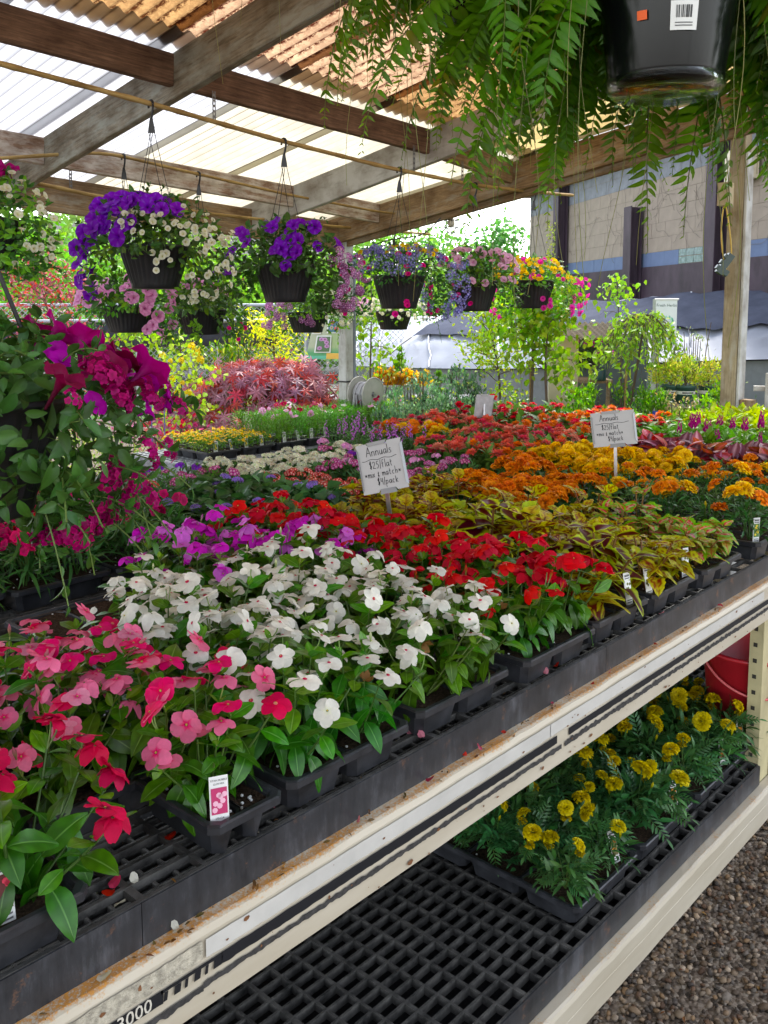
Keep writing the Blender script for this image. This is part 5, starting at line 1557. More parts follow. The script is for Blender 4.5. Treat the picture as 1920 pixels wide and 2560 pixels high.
def fern(label, c, rt, rb, h, spec, k=40, top=None, runners=10, azr=(-180, 180), fs=(.75, 1.1), var=tuple(range(14))):
    """c = centre of pot base; spec = extra (azimuth, variant, scale, height) fronds"""
    t = thing('hanging_fern', label, 'hanging fern', c, 0, 'ferns hanging overhead')
    part('pot', pot_geo(rt, rb, h, 1, 0.0), FPOT, t, True)
    def put(az, q, s, z, roll=0.0):
        # azimuth measured like surf(): 0 = picture right, -90 = towards the viewer
        d = math.cos(az) * RT + math.sin(az) * HV
        M = np.eye(4); M[:3, 0] = d; M[:3, 2] = UPV; M[:3, 1] = np.cross(UPV, d); M[:3, :3] *= s
        M[:3, 3] = d * rt * .45 + UPV * (h + z)
        place('frond', FRm[q], t, Matrix(M.tolist()) @ Matrix.Rotation(roll, 4, 'X'))
    for i in range(k):
        a_ = R(azr[0]) + (i * .618034 % 1) * R(azr[1] - azr[0])
        put(a_ + rng.normal(0, .1), var[rng.integers(0, len(var))], rng.uniform(*fs), rng.uniform(-.02, .03), rng.normal(0, .35))
    for az, q, s, z in spec: put(R(az), q, s, z, rng.normal(0, .2))
    for i in range(runners):
        az = rng.uniform(0, 2 * PI); r_ = rng.uniform(.1, .42); L = rng.uniform(.35, .95)
        t_ = np.linspace(0, 1, 16)
        x0 = np.array([r_ * math.cos(az), r_ * math.sin(az), h + .05])
        S = x0 + np.stack([.03 * np.sin(t_ * rng.uniform(3, 8) + rng.uniform(0, 6)) * t_, .03 * np.sin(t_ * rng.uniform(3, 8) + rng.uniform(0, 6)) * t_, -L * t_ + .1 * np.sin(PI * t_)], -1)
        g = Geo(); g.tube(S, np.linspace(.0011, .0007, 16), 4, (.28, .28, .11), 0, False)
        part('runner', g, FERN, t)
    if top is not None:
        for a in (0, 120, 240):
            w = Geo(); w.tube([np.array([rt * .95 * math.cos(R(a)), rt * .95 * math.sin(R(a)), h]), np.array([0, 0, top])], .0022, 5); part('wire', w, WIRE, t)
    return t

FPOT = simple('glossy_black_pot', (.004, .0045, .005), .2, .3, 0, .3, 10)
CLEARP = None
m, n, out = new_mat('clear_saucer')
gl = nd(n, 'ShaderNodeBsdfGlass', Roughness=.08, IOR=1.25); gl.inputs['Color'].default_value = (.9, .92, .92, 1)
tr = n.nodes.new('ShaderNodeBsdfTransparent'); mx = nd(n, 'ShaderNodeMixShader', Fac=.45)
n.links.new(tr.outputs[0], mx.inputs[1]); n.links.new(gl.outputs[0], mx.inputs[2]); n.links.new(mx.outputs[0], out.inputs['Surface'])
CLEARP = m
c1 = at(1662, 222, 1.92)
f1 = fern('Boston fern in a glossy black pot with a barcode sticker, overhead at the right', c1, .150, .113, .26, [(-8, 14, 1.0, 0), (10, 15, 1.0, 0), (0, 17, .95, 0), (20, 18, 1.1, 0), (188, 15, 1.0, 0), (175, 17, .9, 0), (196, 14, 1.0, 0), (165, 18, 1.0, 0), (185, 1, .7, 0), (170, 5, .8, 0), (200, 4, .9, 0),
    (70, 17, 1.1, 0), (95, 15, 1.15, 0), (110, 17, 1.0, 0), (60, 18, 1.1, 0), (125, 15, 1.0, 0), (80, 6, .8, 0), (100, 3, .9, 0), (40, 17, 1.0, 0), (30, 3, .8, 0), (15, 6, .75, 0), (-75, 4, .62, .06), (-105, 12, .7, .06), (-14, 16, 1.1, 0), (-4, 17, 1.1, 0), (5, 14, 1.15, 0), (14, 15, 1.1, 0), (24, 17, 1.1, 0), (33, 14, 1.15, 0), (45, 15, 1.2, 0), (52, 18, 1.2, 0), (2, 18, 1.0, .02), (18, 17, .9, .03), (160, 15, 1.15, 0), (150, 17, 1.1, 0), (140, 14, 1.2, 0), (182, 16, 1.1, 0)], 46, 1.0, 14, (-10, 195), (.7, 1.0), (0, 1, 3, 5, 7, 8, 9, 13, 14, 15, 16, 17, 18, 17, 15))
# clear drip saucer, stickers
g = Geo(); g.lathe([(.02, -.010), (.104, -.012), (.114, -.004), (.120, .014), (.122, .014), (.116, -.006), (.105, -.015), (.02, -.013)], 48); part('saucer', g, CLEARP, f1, True)
g = Geo(); g.lathe([(.001, -.004), (.030, -.006), (.031, -.001), (.001, -.001)], 20); part('drain_hole', g, BLACK, f1)
def on_pot(ang, z, w_, h_, C, r0, off, rtop=.150, rbot=.113, hp=.26):
    rr = lambda zz: rbot + (rtop - rbot) * zz / hp + off
    P = []
    for i in range(5):
        a = R(ang) + (i / 4 - .5) * w_ / r0
        d = math.cos(a) * RT + math.sin(a) * HV
        P.append([d * rr(zz) + UPV * zz for zz in (z - h_ / 2, z + h_ / 2)])
    return np.array(P)
g = Geo(); g.grid(on_pot(-93, .105, .052, .052, None, .135, .004), (.74, .74, .70)); st = part('sticker', g, COLM, f1, label='white barcode sticker')
g = Geo(); x_ = 0
while x_ < 30:
    w_ = rng.choice([1, 1, 2]); g.grid(on_pot(-93 - 6.4 + x_ * .43, .112, .0011 * w_, .022, None, .135, .0048), (.03, .03, .03)); x_ += w_ + rng.choice([1, 2])
for z_ in (.092, .087): g.grid(on_pot(-93, z_, .034, .002, None, .135, .0048), (.15, .15, .15))
part('barcode', g, COLM, st)
g = Geo(); g.grid(on_pot(-127, .112, .020, .017, None, .135, .004), (.80, .12, .02)); part('sticker', g, COLM, f1, label='orange sticker')
c2 = at(1175, 40, 2.15)
fern('Boston fern in a black pot overhead, left of the fern with the barcode sticker', c2, .14, .10, .22, [(-90, 17, 1.0, 0), (-70, 15, 1.0, 0), (-110, 18, .95, 0), (-130, 14, .9, 0), (180, 15, 1.0, 0), (200, 17, .9, 0), (165, 14, 1.0, 0), (215, 16, .9, 0), (-50, 17, 1.0, 0), (-30, 15, .95, 0), (0, 17, .9, 0), (20, 18, 1.0, 0), (-15, 4, .9, 0), (-80, 12, .7, 0), (60, 6, .8, 0)], 30, .8, 14, (20, 160), (.6, .9), (0, 2, 4, 5, 10, 13, 14, 15, 16, 17, 18))
c3 = at(560, -640, 2.05)
fern('Boston fern mostly above the picture, only frond tips and hanging runners showing at top left', c3, .15, .11, .22, [(-30, 4, 1.0, 0), (0, 10, 1.1, 0), (10, 2, .9, 0)], 5, .7, 14, (-60, 20), (.6, .75))
c4 = at(2040, -10, 2.25)
fern('Boston fern at the upper right edge, its fronds hanging in front of the tan post', c4, .15, .11, .22, [(180, 17, 1.0, 0), (195, 15, 1.0, 0), (170, 18, 1.0, 0), (210, 17, .95, 0), (160, 15, 1.1, 0), (185, 4, .9, 0), (200, 12, .9, 0), (175, 2, .9, 0), (220, 5, .8, 0), (190, 6, .8, 0), (182, 15, 1.15, 0), (205, 14, 1.2, 0), (165, 17, 1.1, 0), (215, 18, 1.2, 0), (225, 15, 1.1, 0), (150, 17, 1.15, 0), (240, 17, 1.1, 0), (193, 16, 1.2, 0)], 52, .8, 8, (100, 260), (.65, .95), (0, 2, 4, 5, 10, 12, 14, 15, 16, 17, 18))

# ------------------------------------------------------------------ price signs
STROKES = {
    'A': [[(0, 0), (.28, 1)], [(.28, 1), (.5, -.02)], [(.1, .38), (.42, .36)]],
    'n': [[(0, .5), (.02, 0)], [(.01, .32), (.12, .48), (.25, .46), (.28, .3), (.28, 0)]],
    'u': [[(0, .5), (.01, .15), (.1, .02), (.22, .08), (.27, .5)], [(.27, .5), (.29, 0)]],
    'a': [[(.27, .45), (.1, .5), (0, .3), (.03, .06), (.15, .03), (.27, .3)], [(.28, .5), (.30, 0)]],
    'l': [[(0, 1), (.02, 0)]],
    's': [[(.22, .46), (.06, .5), (.04, .34), (.2, .22), (.2, .05), (0, .02)]],
    '$': [[(.28, .78), (.12, .85), (.04, .68), (.14, .52), (.27, .38), (.22, .16), (.02, .16)], [(.15, 1), (.14, -.02)], [(.20, 1), (.19, 0)]],
    '2': [[(.0, .7), (.1, .86), (.25, .8), (.24, .58), (.0, .04), (.14, .08), (.32, .02)]],
    '5': [[(.3, .85), (.06, .84), (.04, .5), (.2, .54), (.28, .3), (.16, .02), (0, .06)]],
    '/': [[(0, -.1), (.12, .98)]],
    'f': [[(.25, .92), (.14, .95), (.09, .7), (.10, 0)], [(0, .5), (.22, .52)]],
    't': [[(.1, .8), (.12, .05), (.22, .02)], [(0, .52), (.25, .54)]],
    '*': [[(.02, .15), (.26, .5)], [(.26, .15), (.02, .5)], [(.0, .33), (.28, .33)]],
    'm': [[(0, .5), (.02, 0)], [(.02, .35), (.12, .5), (.18, .35), (.18, 0)], [(.18, .35), (.30, .5), (.36, .3), (.37, 0)]],
    'i': [[(0, .46), (.01, 0)], [(0, .66), (.02, .68)]],
    'x': [[(0, .48), (.24, 0)], [(.24, .5), (0, 0)]],
    '&': [[(.22, .5), (.04, .46), (.14, .3), (.02, .14), (.1, .02), (.24, .1)], [(.12, .66), (.12, -.12)]],
    'c': [[(.24, .42), (.1, .5), (.01, .26), (.08, .02), (.24, .06)]],
    'h': [[(0, 1), (.02, 0)], [(.02, .3), (.14, .46), (.25, .38), (.26, 0)]],
    '4': [[(.06, .88), (.02, .45), (.28, .46)], [(.25, .88), (.25, 0)]],
    'p': [[(0, .5), (.01, -.4)], [(0, .36), (.14, .5), (.27, .36), (.2, .06), (.02, .1)]],
    'k': [[(0, .85), (.02, 0)], [(.24, .5), (.03, .22), (.26, 0)]],
}
ADV = {'m': .50, 'l': .16, 'i': .15, '/': .24, ' ': .22, 'A': .62}
def handwrite(g, text, x0, y0, size, slope=.04, th=.0013):
    x = x0
    for ch in text:
        for st in STROKES.get(ch, []):
            P = np.array([(x + px * size, y0 + py * size + (x - x0) * slope, 0) for px, py in st])
            if len(P) > 2:       # soften the corners of the pen line
                t = np.linspace(0, len(P) - 1, len(P) * 4); P = np.stack([np.interp(t, np.arange(len(P)), P[:, i]) for i in range(3)], -1)
                P[1:-1] = (P[:-2] + P[1:-1] * 2 + P[2:]) / 4
            d = unit(np.gradient(P, axis=0)); nrm = np.stack([-d[:, 1], d[:, 0], d[:, 2] * 0], -1)
            g.grid(np.stack([P - nrm * th / 2, P + nrm * th / 2], 1))
        x += ADV.get(ch, .44) * size
    return x

SIGNM = simple('grey_sign_card', (.40, .385, .365), .5, .4, 0, .05, 12)
CLIPM = simple('clear_sign_clip', (.30, .31, .31), .25, .6, 0, .08, 12)
def price_sign(label, base, top, w, h, roll, yaw, tilt, back=False):
    """card in a clip holder on a flat stake; top = centre of the card's lower edge"""
    t = thing('price_sign', label, 'price sign', base, 0, 'price signs on stakes among the flats')
    base, top = np.array(base), np.array(top)
    # card axes: faces the viewer, turned by yaw, leant by tilt, rolled in its plane
    f = -HV * math.cos(yaw) + RT * math.sin(yaw); r_ = np.cross(UPV, f); r_ = unit(r_)
    if r_ @ RT < 0: r_ = -r_
    fw = unit(f * math.cos(tilt) + UPV * math.sin(tilt)); u = unit(np.cross(fw, r_)); u = u if u[2] > 0 else -u
    c, s = math.cos(roll), math.sin(roll); r2 = r_ * c + u * s; u2 = -r_ * s + u * c
    M = np.eye(4); M[:3, 0], M[:3, 1], M[:3, 2] = r2, u2, np.cross(r2, u2); M[:3, 3] = top - base
    card = Geo()
    ol = [(-w / 2, 0), (-w * .16, 0), (-w * .12, h * .05), (w * .22, h * .05), (w * .26, 0), (w / 2, 0), (w / 2, h * .03), (w * .47, h * .10), (w * .47, h * .88), (w / 2, h * .97), (w / 2, h), (w * .20, h), (w * .16, h * .95), (-w * .24, h * .95), (-w * .28, h), (-w / 2, h), (-w / 2, h * .95), (-w * .47, h * .88), (-w * .47, h * .10), (-w / 2, h * .03)]
    th = .0016
    card.add([(x, y, 0) for x, y in ol] + [(x, y, -th) for x, y in ol], [list(range(20))])
    card.add([(x, y, -th) for x, y in ol], [list(range(20))[::-1]])
    V = [(x, y, 0) for x, y in ol] + [(x, y, -th) for x, y in ol]
    card.add(V, [(i, 20 + i, 20 + (i + 1) % 20, (i + 1) % 20) for i in range(20)])
    co = part('card', card, SIGNM if not back else STEEL, t); co.matrix_basis = Matrix(M.tolist())
    # folded clips on the four sides
    k = .004
    for nm, P in (('clip', [(-w * .14, -.006, -.003), (-w * .11, h * .055, k), (w * .21, h * .055, k), (w * .24, -.006, -.003)]), ('clip', [(-w * .26, h + .003, -.003), (-w * .23, h * .945, k), (w * .15, h * .945, k), (w * .18, h + .003, -.003)]),
                  ('clip', [(-w * .51, h * .05, -.003), (-w * .465, h * .11, k), (-w * .465, h * .87, k), (-w * .51, h * .93, -.003)]), ('clip', [(w * .51, h * .05, -.003), (w * .465, h * .11, k), (w * .465, h * .87, k), (w * .51, h * .93, -.003)])):
        cg = Geo(); P = np.array(P); cg.add(P, [(0, 1, 2, 3)]); cg.add(P - np.array([0, 0, .002]), [(3, 2, 1, 0)])
        cg.add(np.vstack([P[1:3], P[1:3] - np.array([0, 0, .002])]), [(0, 1, 3, 2)])
        part(nm, cg, CLIPM, t).matrix_basis = Matrix(M.tolist())
    if not back:
        tx = Geo(); q = .0008; sz = h * .155
        handwrite(tx, 'Annuals', -w * .30, h * .74, h * .19, .0, .0016)
        xs = np.linspace(-w * .41, w * .36, 40); ys = h * .665 + h * .012 * np.sin(xs / w * 22) + (xs * .0)
        P = np.stack([xs, ys, xs * 0], -1); tx.grid(np.stack([P - np.array([0, .0007, 0]), P + np.array([0, .0007, 0])], 1))
        handwrite(tx, '$25/flat', -w * .27, h * .48, h * .165, 0, .0015)
        handwrite(tx, '*mix & match*', -w * .40, h * .315, h * .150, 0, .0014)
        handwrite(tx, '$4/pack', -w * .15, h * .14, h * .155, 0, .0015)
        o = part('handwriting', tx, INK, t); M2 = M.copy(); M2[:3, 3] += M[:3, 2] * .0008; o.matrix_basis = Matrix(M2.tolist())
    sg = Geo(); tp = top - base + (M[:3, 1] * h * .1 if not back else M[:3, 1] * h * .62) - M[:3, 2] * .004
    d = unit(tp); sx = unit(np.cross(d, fw)); w_ = .0055
    for off, wd in ((0, w_),):
        A = np.array([[-sx * wd, sx * wd], [tp - sx * wd, tp + sx * wd]]); nrm = M[:3, 2] * (.004 if back else 0)
        sg.grid(A - nrm if back else A)
        for e in (-1, 1): sg.grid(np.array([[sx * wd * e, sx * wd * e - fw * .006], [tp + sx * wd * e, tp + sx * wd * e - fw * .006]]))
        sg.grid(np.array([[-sx * wd - fw * .006, sx * wd - fw * .006], [tp - sx * wd - fw * .006, tp + sx * wd - fw * .006]]))
    if back: sg = Geo(); sg.tube([np.zeros(3), tp + fw * .006 * 0 - M[:3, 2] * .0], .0055, 4)
    part('stake', sg, simple('aluminium_stake', (.50, .47, .46), .3, .6, .8, .2, 20), t)
    return t

d1 = .739 * 1.808 + .674 * 1.616
price_sign('nearest grey price sign, standing between the red vinca and the golden coleus', on_z(987, 1385, .92), at(966, 1228, d1 - .01), .128, .136, R(14), R(-16), R(12))
d2 = .739 * 2.92 + .674 * 1.546
price_sign('middle grey price sign, standing among the orange marigolds', on_z(1540, 1240, .93), at(1539, 1114, d2), .152, .122, R(8), R(-16), R(10))
d3 = .739 * 3.70 + .674 * 2.70
price_sign('farthest price sign seen from its blank back, among the yellow zinnias', on_z(1208, 1100, .94), at(1208, 1045, d3), .098, .118, R(-4), R(18), R(-4), True)

# ------------------------------------------------------------------ block building at the right
WL, WR = np.array([15.21, 10.03]), np.array([10.30, 3.70])
WU = unit(WR - WL); WN = np.array([-WU[1], WU[0]]);
if WN @ (-WL) < 0: WN = -WN
WLEN = 13.0
bld = thing('block_building', 'tan painted block building with blue stripe and rusty purple steel columns', 'building', (WL[0], WL[1], 0))
def wp(t, s, z): return np.array([WU[0] * t + WN[0] * s, WU[1] * t + WN[1] * s, z])
WM = np.eye(4); WM[:2, 0] = WU; WM[:2, 1] = -WN          # local x along the wall, y into it
WMm = Matrix(WM.tolist())
if np.linalg.det(WM[:3, :3]) < 0: pass
def wall_part(name, g, mat, kind=None, smooth=False, parent=None):
    o = place(name, g.mesh(name, mat, smooth), parent or bld, WMm.copy() if parent is None else None, kind); return o
def wbox(g, t0, t1, z0, z1, s0, s1, C=(1, 1, 1)): g.box((t0, -s1, z0), (t1, -s0, z1), C)
TANW = simple('tan_block_paint', (.285, .235, .19), .8, .2, 0, .1, 5, .25, None, None, 60)
BLUEW = simple('blue_wall_paint', (.115, .155, .26), .7, .3, 0, .08, 5, .2, None, None, 60)
GREYW = simple('blue_grey_wall_paint', (.19, .20, .225), .75, .25, 0, .18, 6, .3, None, None, 60)
PURP = simple('purple_brown_steel', (.055, .036, .050), .6, .4, .2, .4, 5, .1, (1, 3, .5))
MORT = simple('mortar', (.23, .19, .155), .9, .1, 0, .1, 20)
g = Geo(); wbox(g, 0, WLEN, 1.95, 3.72, -.25, .0005); wall_part('wall_core', g, MORT)
g = Geo(); wbox(g, .0, WLEN, 0, 2.16, -.24, .03); wall_part('steel_cladding', g, PURP)
blk = Geo(); blk.box((.004, -.0, .004), (.396, .018, .196)); BMs = {}
def block(t, z, wd, mat, key):
    k = (round(wd, 3), key)
    if k not in BMs:
        b_ = Geo(); e = .005
        b_.box((.0025, -.0045, .0025), (wd - .0025, .012, .1935)); BMs[k] = b_.mesh('block', mat)
    place('block', BMs[k], bld, Matrix((WM @ np.array([[1, 0, 0, t], [0, 1, 0, rng.normal(0, .0008)], [0, 0, 1, z], [0, 0, 0, 1]])).tolist()))
for c in range(8):
    z = 2.16 + .196 * c
    mat, key = (BLUEW, 'b') if c == 0 else ((GREYW, 'g') if c >= 6 else (TANW, 't'))
    t = 0.0 if c % 2 == 0 else -.2
    while t < WLEN:
        t0, t1 = max(t, 0), min(t + .4, WLEN)
        if not (c == 0 and 6.02 < (t0 + t1) / 2 < 7.22) and t1 - t0 > .08: block(t0, z, t1 - t0, mat, key)
        t += .4
GB = simple('glass_block', (.20, .26, .275), .12, .7, 0, .35, 22, .6, None, None, 16)
for i in range(6):
    for j in range(2):
        g = Geo(); x0 = 6.0 + i * .2; z0 = 2.163 + j * .097
        g.box((x0 + .006, -.006, z0 + .005), (x0 + .194, .012, z0 + .092)); wall_part('glass_block', g, GB)
def column(t, ztop, wd=.24):
    g = Geo()
    wbox(g, t - wd / 2, t + wd / 2, 0, ztop, .20, .215); wbox(g, t - wd / 2, t + wd / 2, 0, ztop - .01, .04, .055); wbox(g, t - .012, t + .012, 0, ztop - .005, .055, .20)
    wall_part('steel_column', g, PURP)
def t_for(px):
    best = min(np.linspace(0, WLEN, 800), key=lambda t_: abs(((WL + WU * t_ + WN * .15) - CAM[:2]) @ RT[:2] / (((WL + WU * t_ + WN * .15) - CAM[:2]) @ HV[:2]) * 2308 - (px - CXP)))
    return best
for px, zt in ((1396, 3.75), (1577, 3.02), (1784, 3.75)): column(t_for(px), zt)
g = Geo(); wbox(g, -.2, WLEN, 3.72, 3.86, -.3, .25); wbox(g, -.15, WLEN, 3.86, 3.95, -.6, .22); wall_part('roof_edge', g, simple('dark_red_roof_edge', (.15, .035, .05), .5))
g = Geo()   # bare creeper stems clinging to the blocks
for q in range(110):
    t = rng.uniform(.6, 9.5); z = rng.uniform(2.5, 3.7); a = rng.uniform(-1.2, 1.2) + PI / 2 * rng.choice([1, 1, -1]); P = [(t, -.016, z)]
    for s_ in range(rng.integers(5, 12)):
        a += rng.normal(0, .35); t += .07 * math.cos(a); z = min(3.7, z + .07 * math.sin(a)); P.append((t, -.016 - abs(rng.normal(0, .004)), z))
    g.tube(P, .0019, 3, (.2, .16, .13), 0, False)
wall_part('bare_creeper', g, simple('dry_creeper', (.15, .125, .10), .9))
g = Geo(); tq = t_for(1795); wbox(g, tq + .2, tq + .62, 3.02, 3.36, .05, .22); wall_part('wall_box', g, simple('beige_metal_box', (.55, .48, .34), .5))
# creeper on the first column
g = Geo(); tq = t_for(1390)
k = 260; P = np.stack([tq + rng.choice([-1, 1], k) * rng.uniform(.10, .17, k), -rng.uniform(.18, .26, k), rng.uniform(1.9, 3.1, k)], -1)
g.inst(lf(.05, .045, (.30, .36, .10), .2, 2), frames(P, rng.normal(0, 1, (k, 3)), np.array([0, -1, .3]) + rng.normal(0, .4, (k, 3))), jit(k, .25)); wall_part('creeper', g, LEAF)

# ------------------------------------------------------------------ polytunnel in front of it
PLAS = simple('white_tunnel_film', (.30, .315, .36), .3, .5, 0, .05, 2, .25, None, None, 6)
SHADE = simple('black_shade_cloth', (.075, .083, .115), .9, .05, 0, .2, 4, .15, None, None, 200)
tun = thing('polytunnel', 'low white plastic polytunnel half covered with dark shade cloth, in front of the block building', 'polytunnel', (0, 0, 0))
stn = [(880, 915, 868, 838, 12.6), (905, 915, 862, 815, 12.4), (950, 917, 858, 800, 12.1), (1010, 919, 856, 793, 11.8), (1095, 921, 849, 788, 11.4), (1200, 922, 838, 783, 10.9), (1310, 921, 829, 776, 10.4), (1450, 915, 826, 760, 9.9), (1600, 908, 826, 747, 9.4), (1760, 902, 828, 734, 9.0), (1920, 898, 832, 722, 8.6), (2120, 893, 838, 708, 8.1)]
def curve(x, yb, ym, yt, d, k=11):
    pb, pm, pt = at(x, yb, d), at(x, ym, d + .55), at(x, yt, d + 1.7)
    t = np.linspace(0, 1, k)[:, None]
    P = np.where(t < .45, pb + (pm - pb) * (t / .45), pm + (pt - pm) * ((t - .45) / .55))
    for _ in range(3): P[1:-1] = (P[:-2] + 2 * P[1:-1] + P[2:]) / 4
    back = P[-1] + np.array([HV * .9 * u_ - UPV * .5 * u_ ** 2 for u_ in (.5, 1, 1.6)])
    return np.vstack([P, back])
S = np.array([curve(*q) for q in stn])
xs = np.linspace(0, len(stn) - 1, 60)
Sd = np.stack([[np.interp(xs, np.arange(len(stn)), S[:, j, c]) for c in range(3)] for j in range(S.shape[1])], 0).transpose(2, 0, 1)
Sd[:, 1:11] += rng.normal(0, .012, Sd[:, 1:11].shape) + (.03 * np.sin(xs * 2.4))[:, None, None] * np.array([.4, -.4, .1])
g = Geo(); g.grid(Sd); part('plastic_film', g, PLAS, tun, True)
g = Geo(); low = Sd[:, 0]; g.grid(np.stack([low * np.array([1, 1, 0]) + HV * .15, low * np.array([1, 1, 0]) + HV * .12 + UPV * (low[:, 2:3] - .02)], 1)); part('side_wall', g, simple('dull_side_wall', (.20, .215, .22), .7), tun)
g = Geo(); sg = Sd[17:].copy()
off = unit(np.array([-HV[0], -HV[1], .8])) * .06
top = []
for i in range(len(sg)):
    j0 = 4.6 + .35 * math.sin(i * .55) if i > 8 else 4.6 + (8 - i) * .12
    j1 = 13 if i > 8 else 5.0 + i * .75
    js = np.linspace(min(j0, j1), j1, 10)
    top.append(np.stack([np.interp(js, np.arange(14), sg[i, :, c]) for c in range(3)], -1) + off)
g.grid(np.array(top)); part('shade_cloth', g, SHADE, tun, True)
g = Geo(); p0 = top[0][0]; g.tube([p0, at(1000, 862, 11.3), at(975, 885, 11.0)], .012, 5, (.03, .03, .03)); part('tie_strap', g, WIRE, tun)
g = Geo()
for i in range(2, 60, 9): g.tube(Sd[i, :11] + off * .35, .012, 5)
part('hoop', g, simple('pale_hoop', (.50, .53, .58), .4), tun, True)

# banner
def flat_banner(name, label, cat, px0, px1, py0, py1, depth, depth2=None):
    a, b_, c, d = at(px0, py0, depth), at(px1, py0, depth2 or depth), at(px1, py1, depth2 or depth), at(px0, py1, depth)
    return a, b_, c, d
t = thing('herb_banner', 'Fresh Herbs banner hanging on a thin post before the shade cloth', 'banner', at(1634, 1010, 7.9))
o_ = at(1634, 1010, 7.9)
a, b_, c, d = flat_banner('', '', '', 1637, 1690, 750, 861, 7.85)
ux, uz = (b_ - a), UPV
w_ = np.linalg.norm(ux); hh = (a - d)[2]
M = np.eye(4); M[:3, 0] = unit(ux); M[:3, 1] = UPV; M[:3, 2] = np.cross(unit(ux), UPV); M[:3, 3] = (d - o_) * np.array([1, 1, 0]) + UPV * (d[2] - o_[2])
Mm = Matrix(M.tolist())
g = Geo(); g.box((0, 0, -.004), (w_, hh, 0), (.72, .76, .74)); bn = part('panel', g, COLM, t); bn.matrix_basis = Mm
g = Geo()
cols = [(.10, .45, .30), (.25, .6, .45), (.05, .3, .18), (.4, .68, .55), (.18, .5, .22)]
for q in range(130):
    x, y = rng.uniform(.006, w_ - .022), rng.uniform(.0, hh * .66) ; s_ = rng.uniform(.008, .022)
    x = min(x, w_ - s_); y = min(y, hh * .68)
    an = rng.uniform(0, 6.28, ); aa = np.sort(rng.uniform(0, 2 * PI, 6)); g.add([(min(max(x + s_ * .5 * math.cos(v), 0.002), w_ - .002), max(y + s_ * math.sin(v), .002), .0008 + q * .00001) for v in aa], [list(range(6))], cols[q % 5])
part('print', g, COLM, bn)
g = text_geo('Fresh Herbs', hh * .092, np.array([[1, 0, 0, w_ / 2], [0, 1, 0, hh * .88], [0, 0, 1, .0015], [0, 0, 0, 1]])); part('lettering', g, simple('dark_green_ink', (.04, .10, .07), .6), bn)
g = Geo(); g.tube([(-.012, hh + .006, 0), (w_ + .012, hh + .006, 0)], .008, 8); g.tube([(0, -.003, 0), (w_, -.003, 0)], .005, 8); part('rod', g, CARD, t).matrix_basis = Mm
g = Geo(); pz = at(1632, 748, 7.9)[2] - o_[2]; g.box((-.025, -.025, -o_[2]), (.025, .025, pz)); part('post', g, STEEL, t)

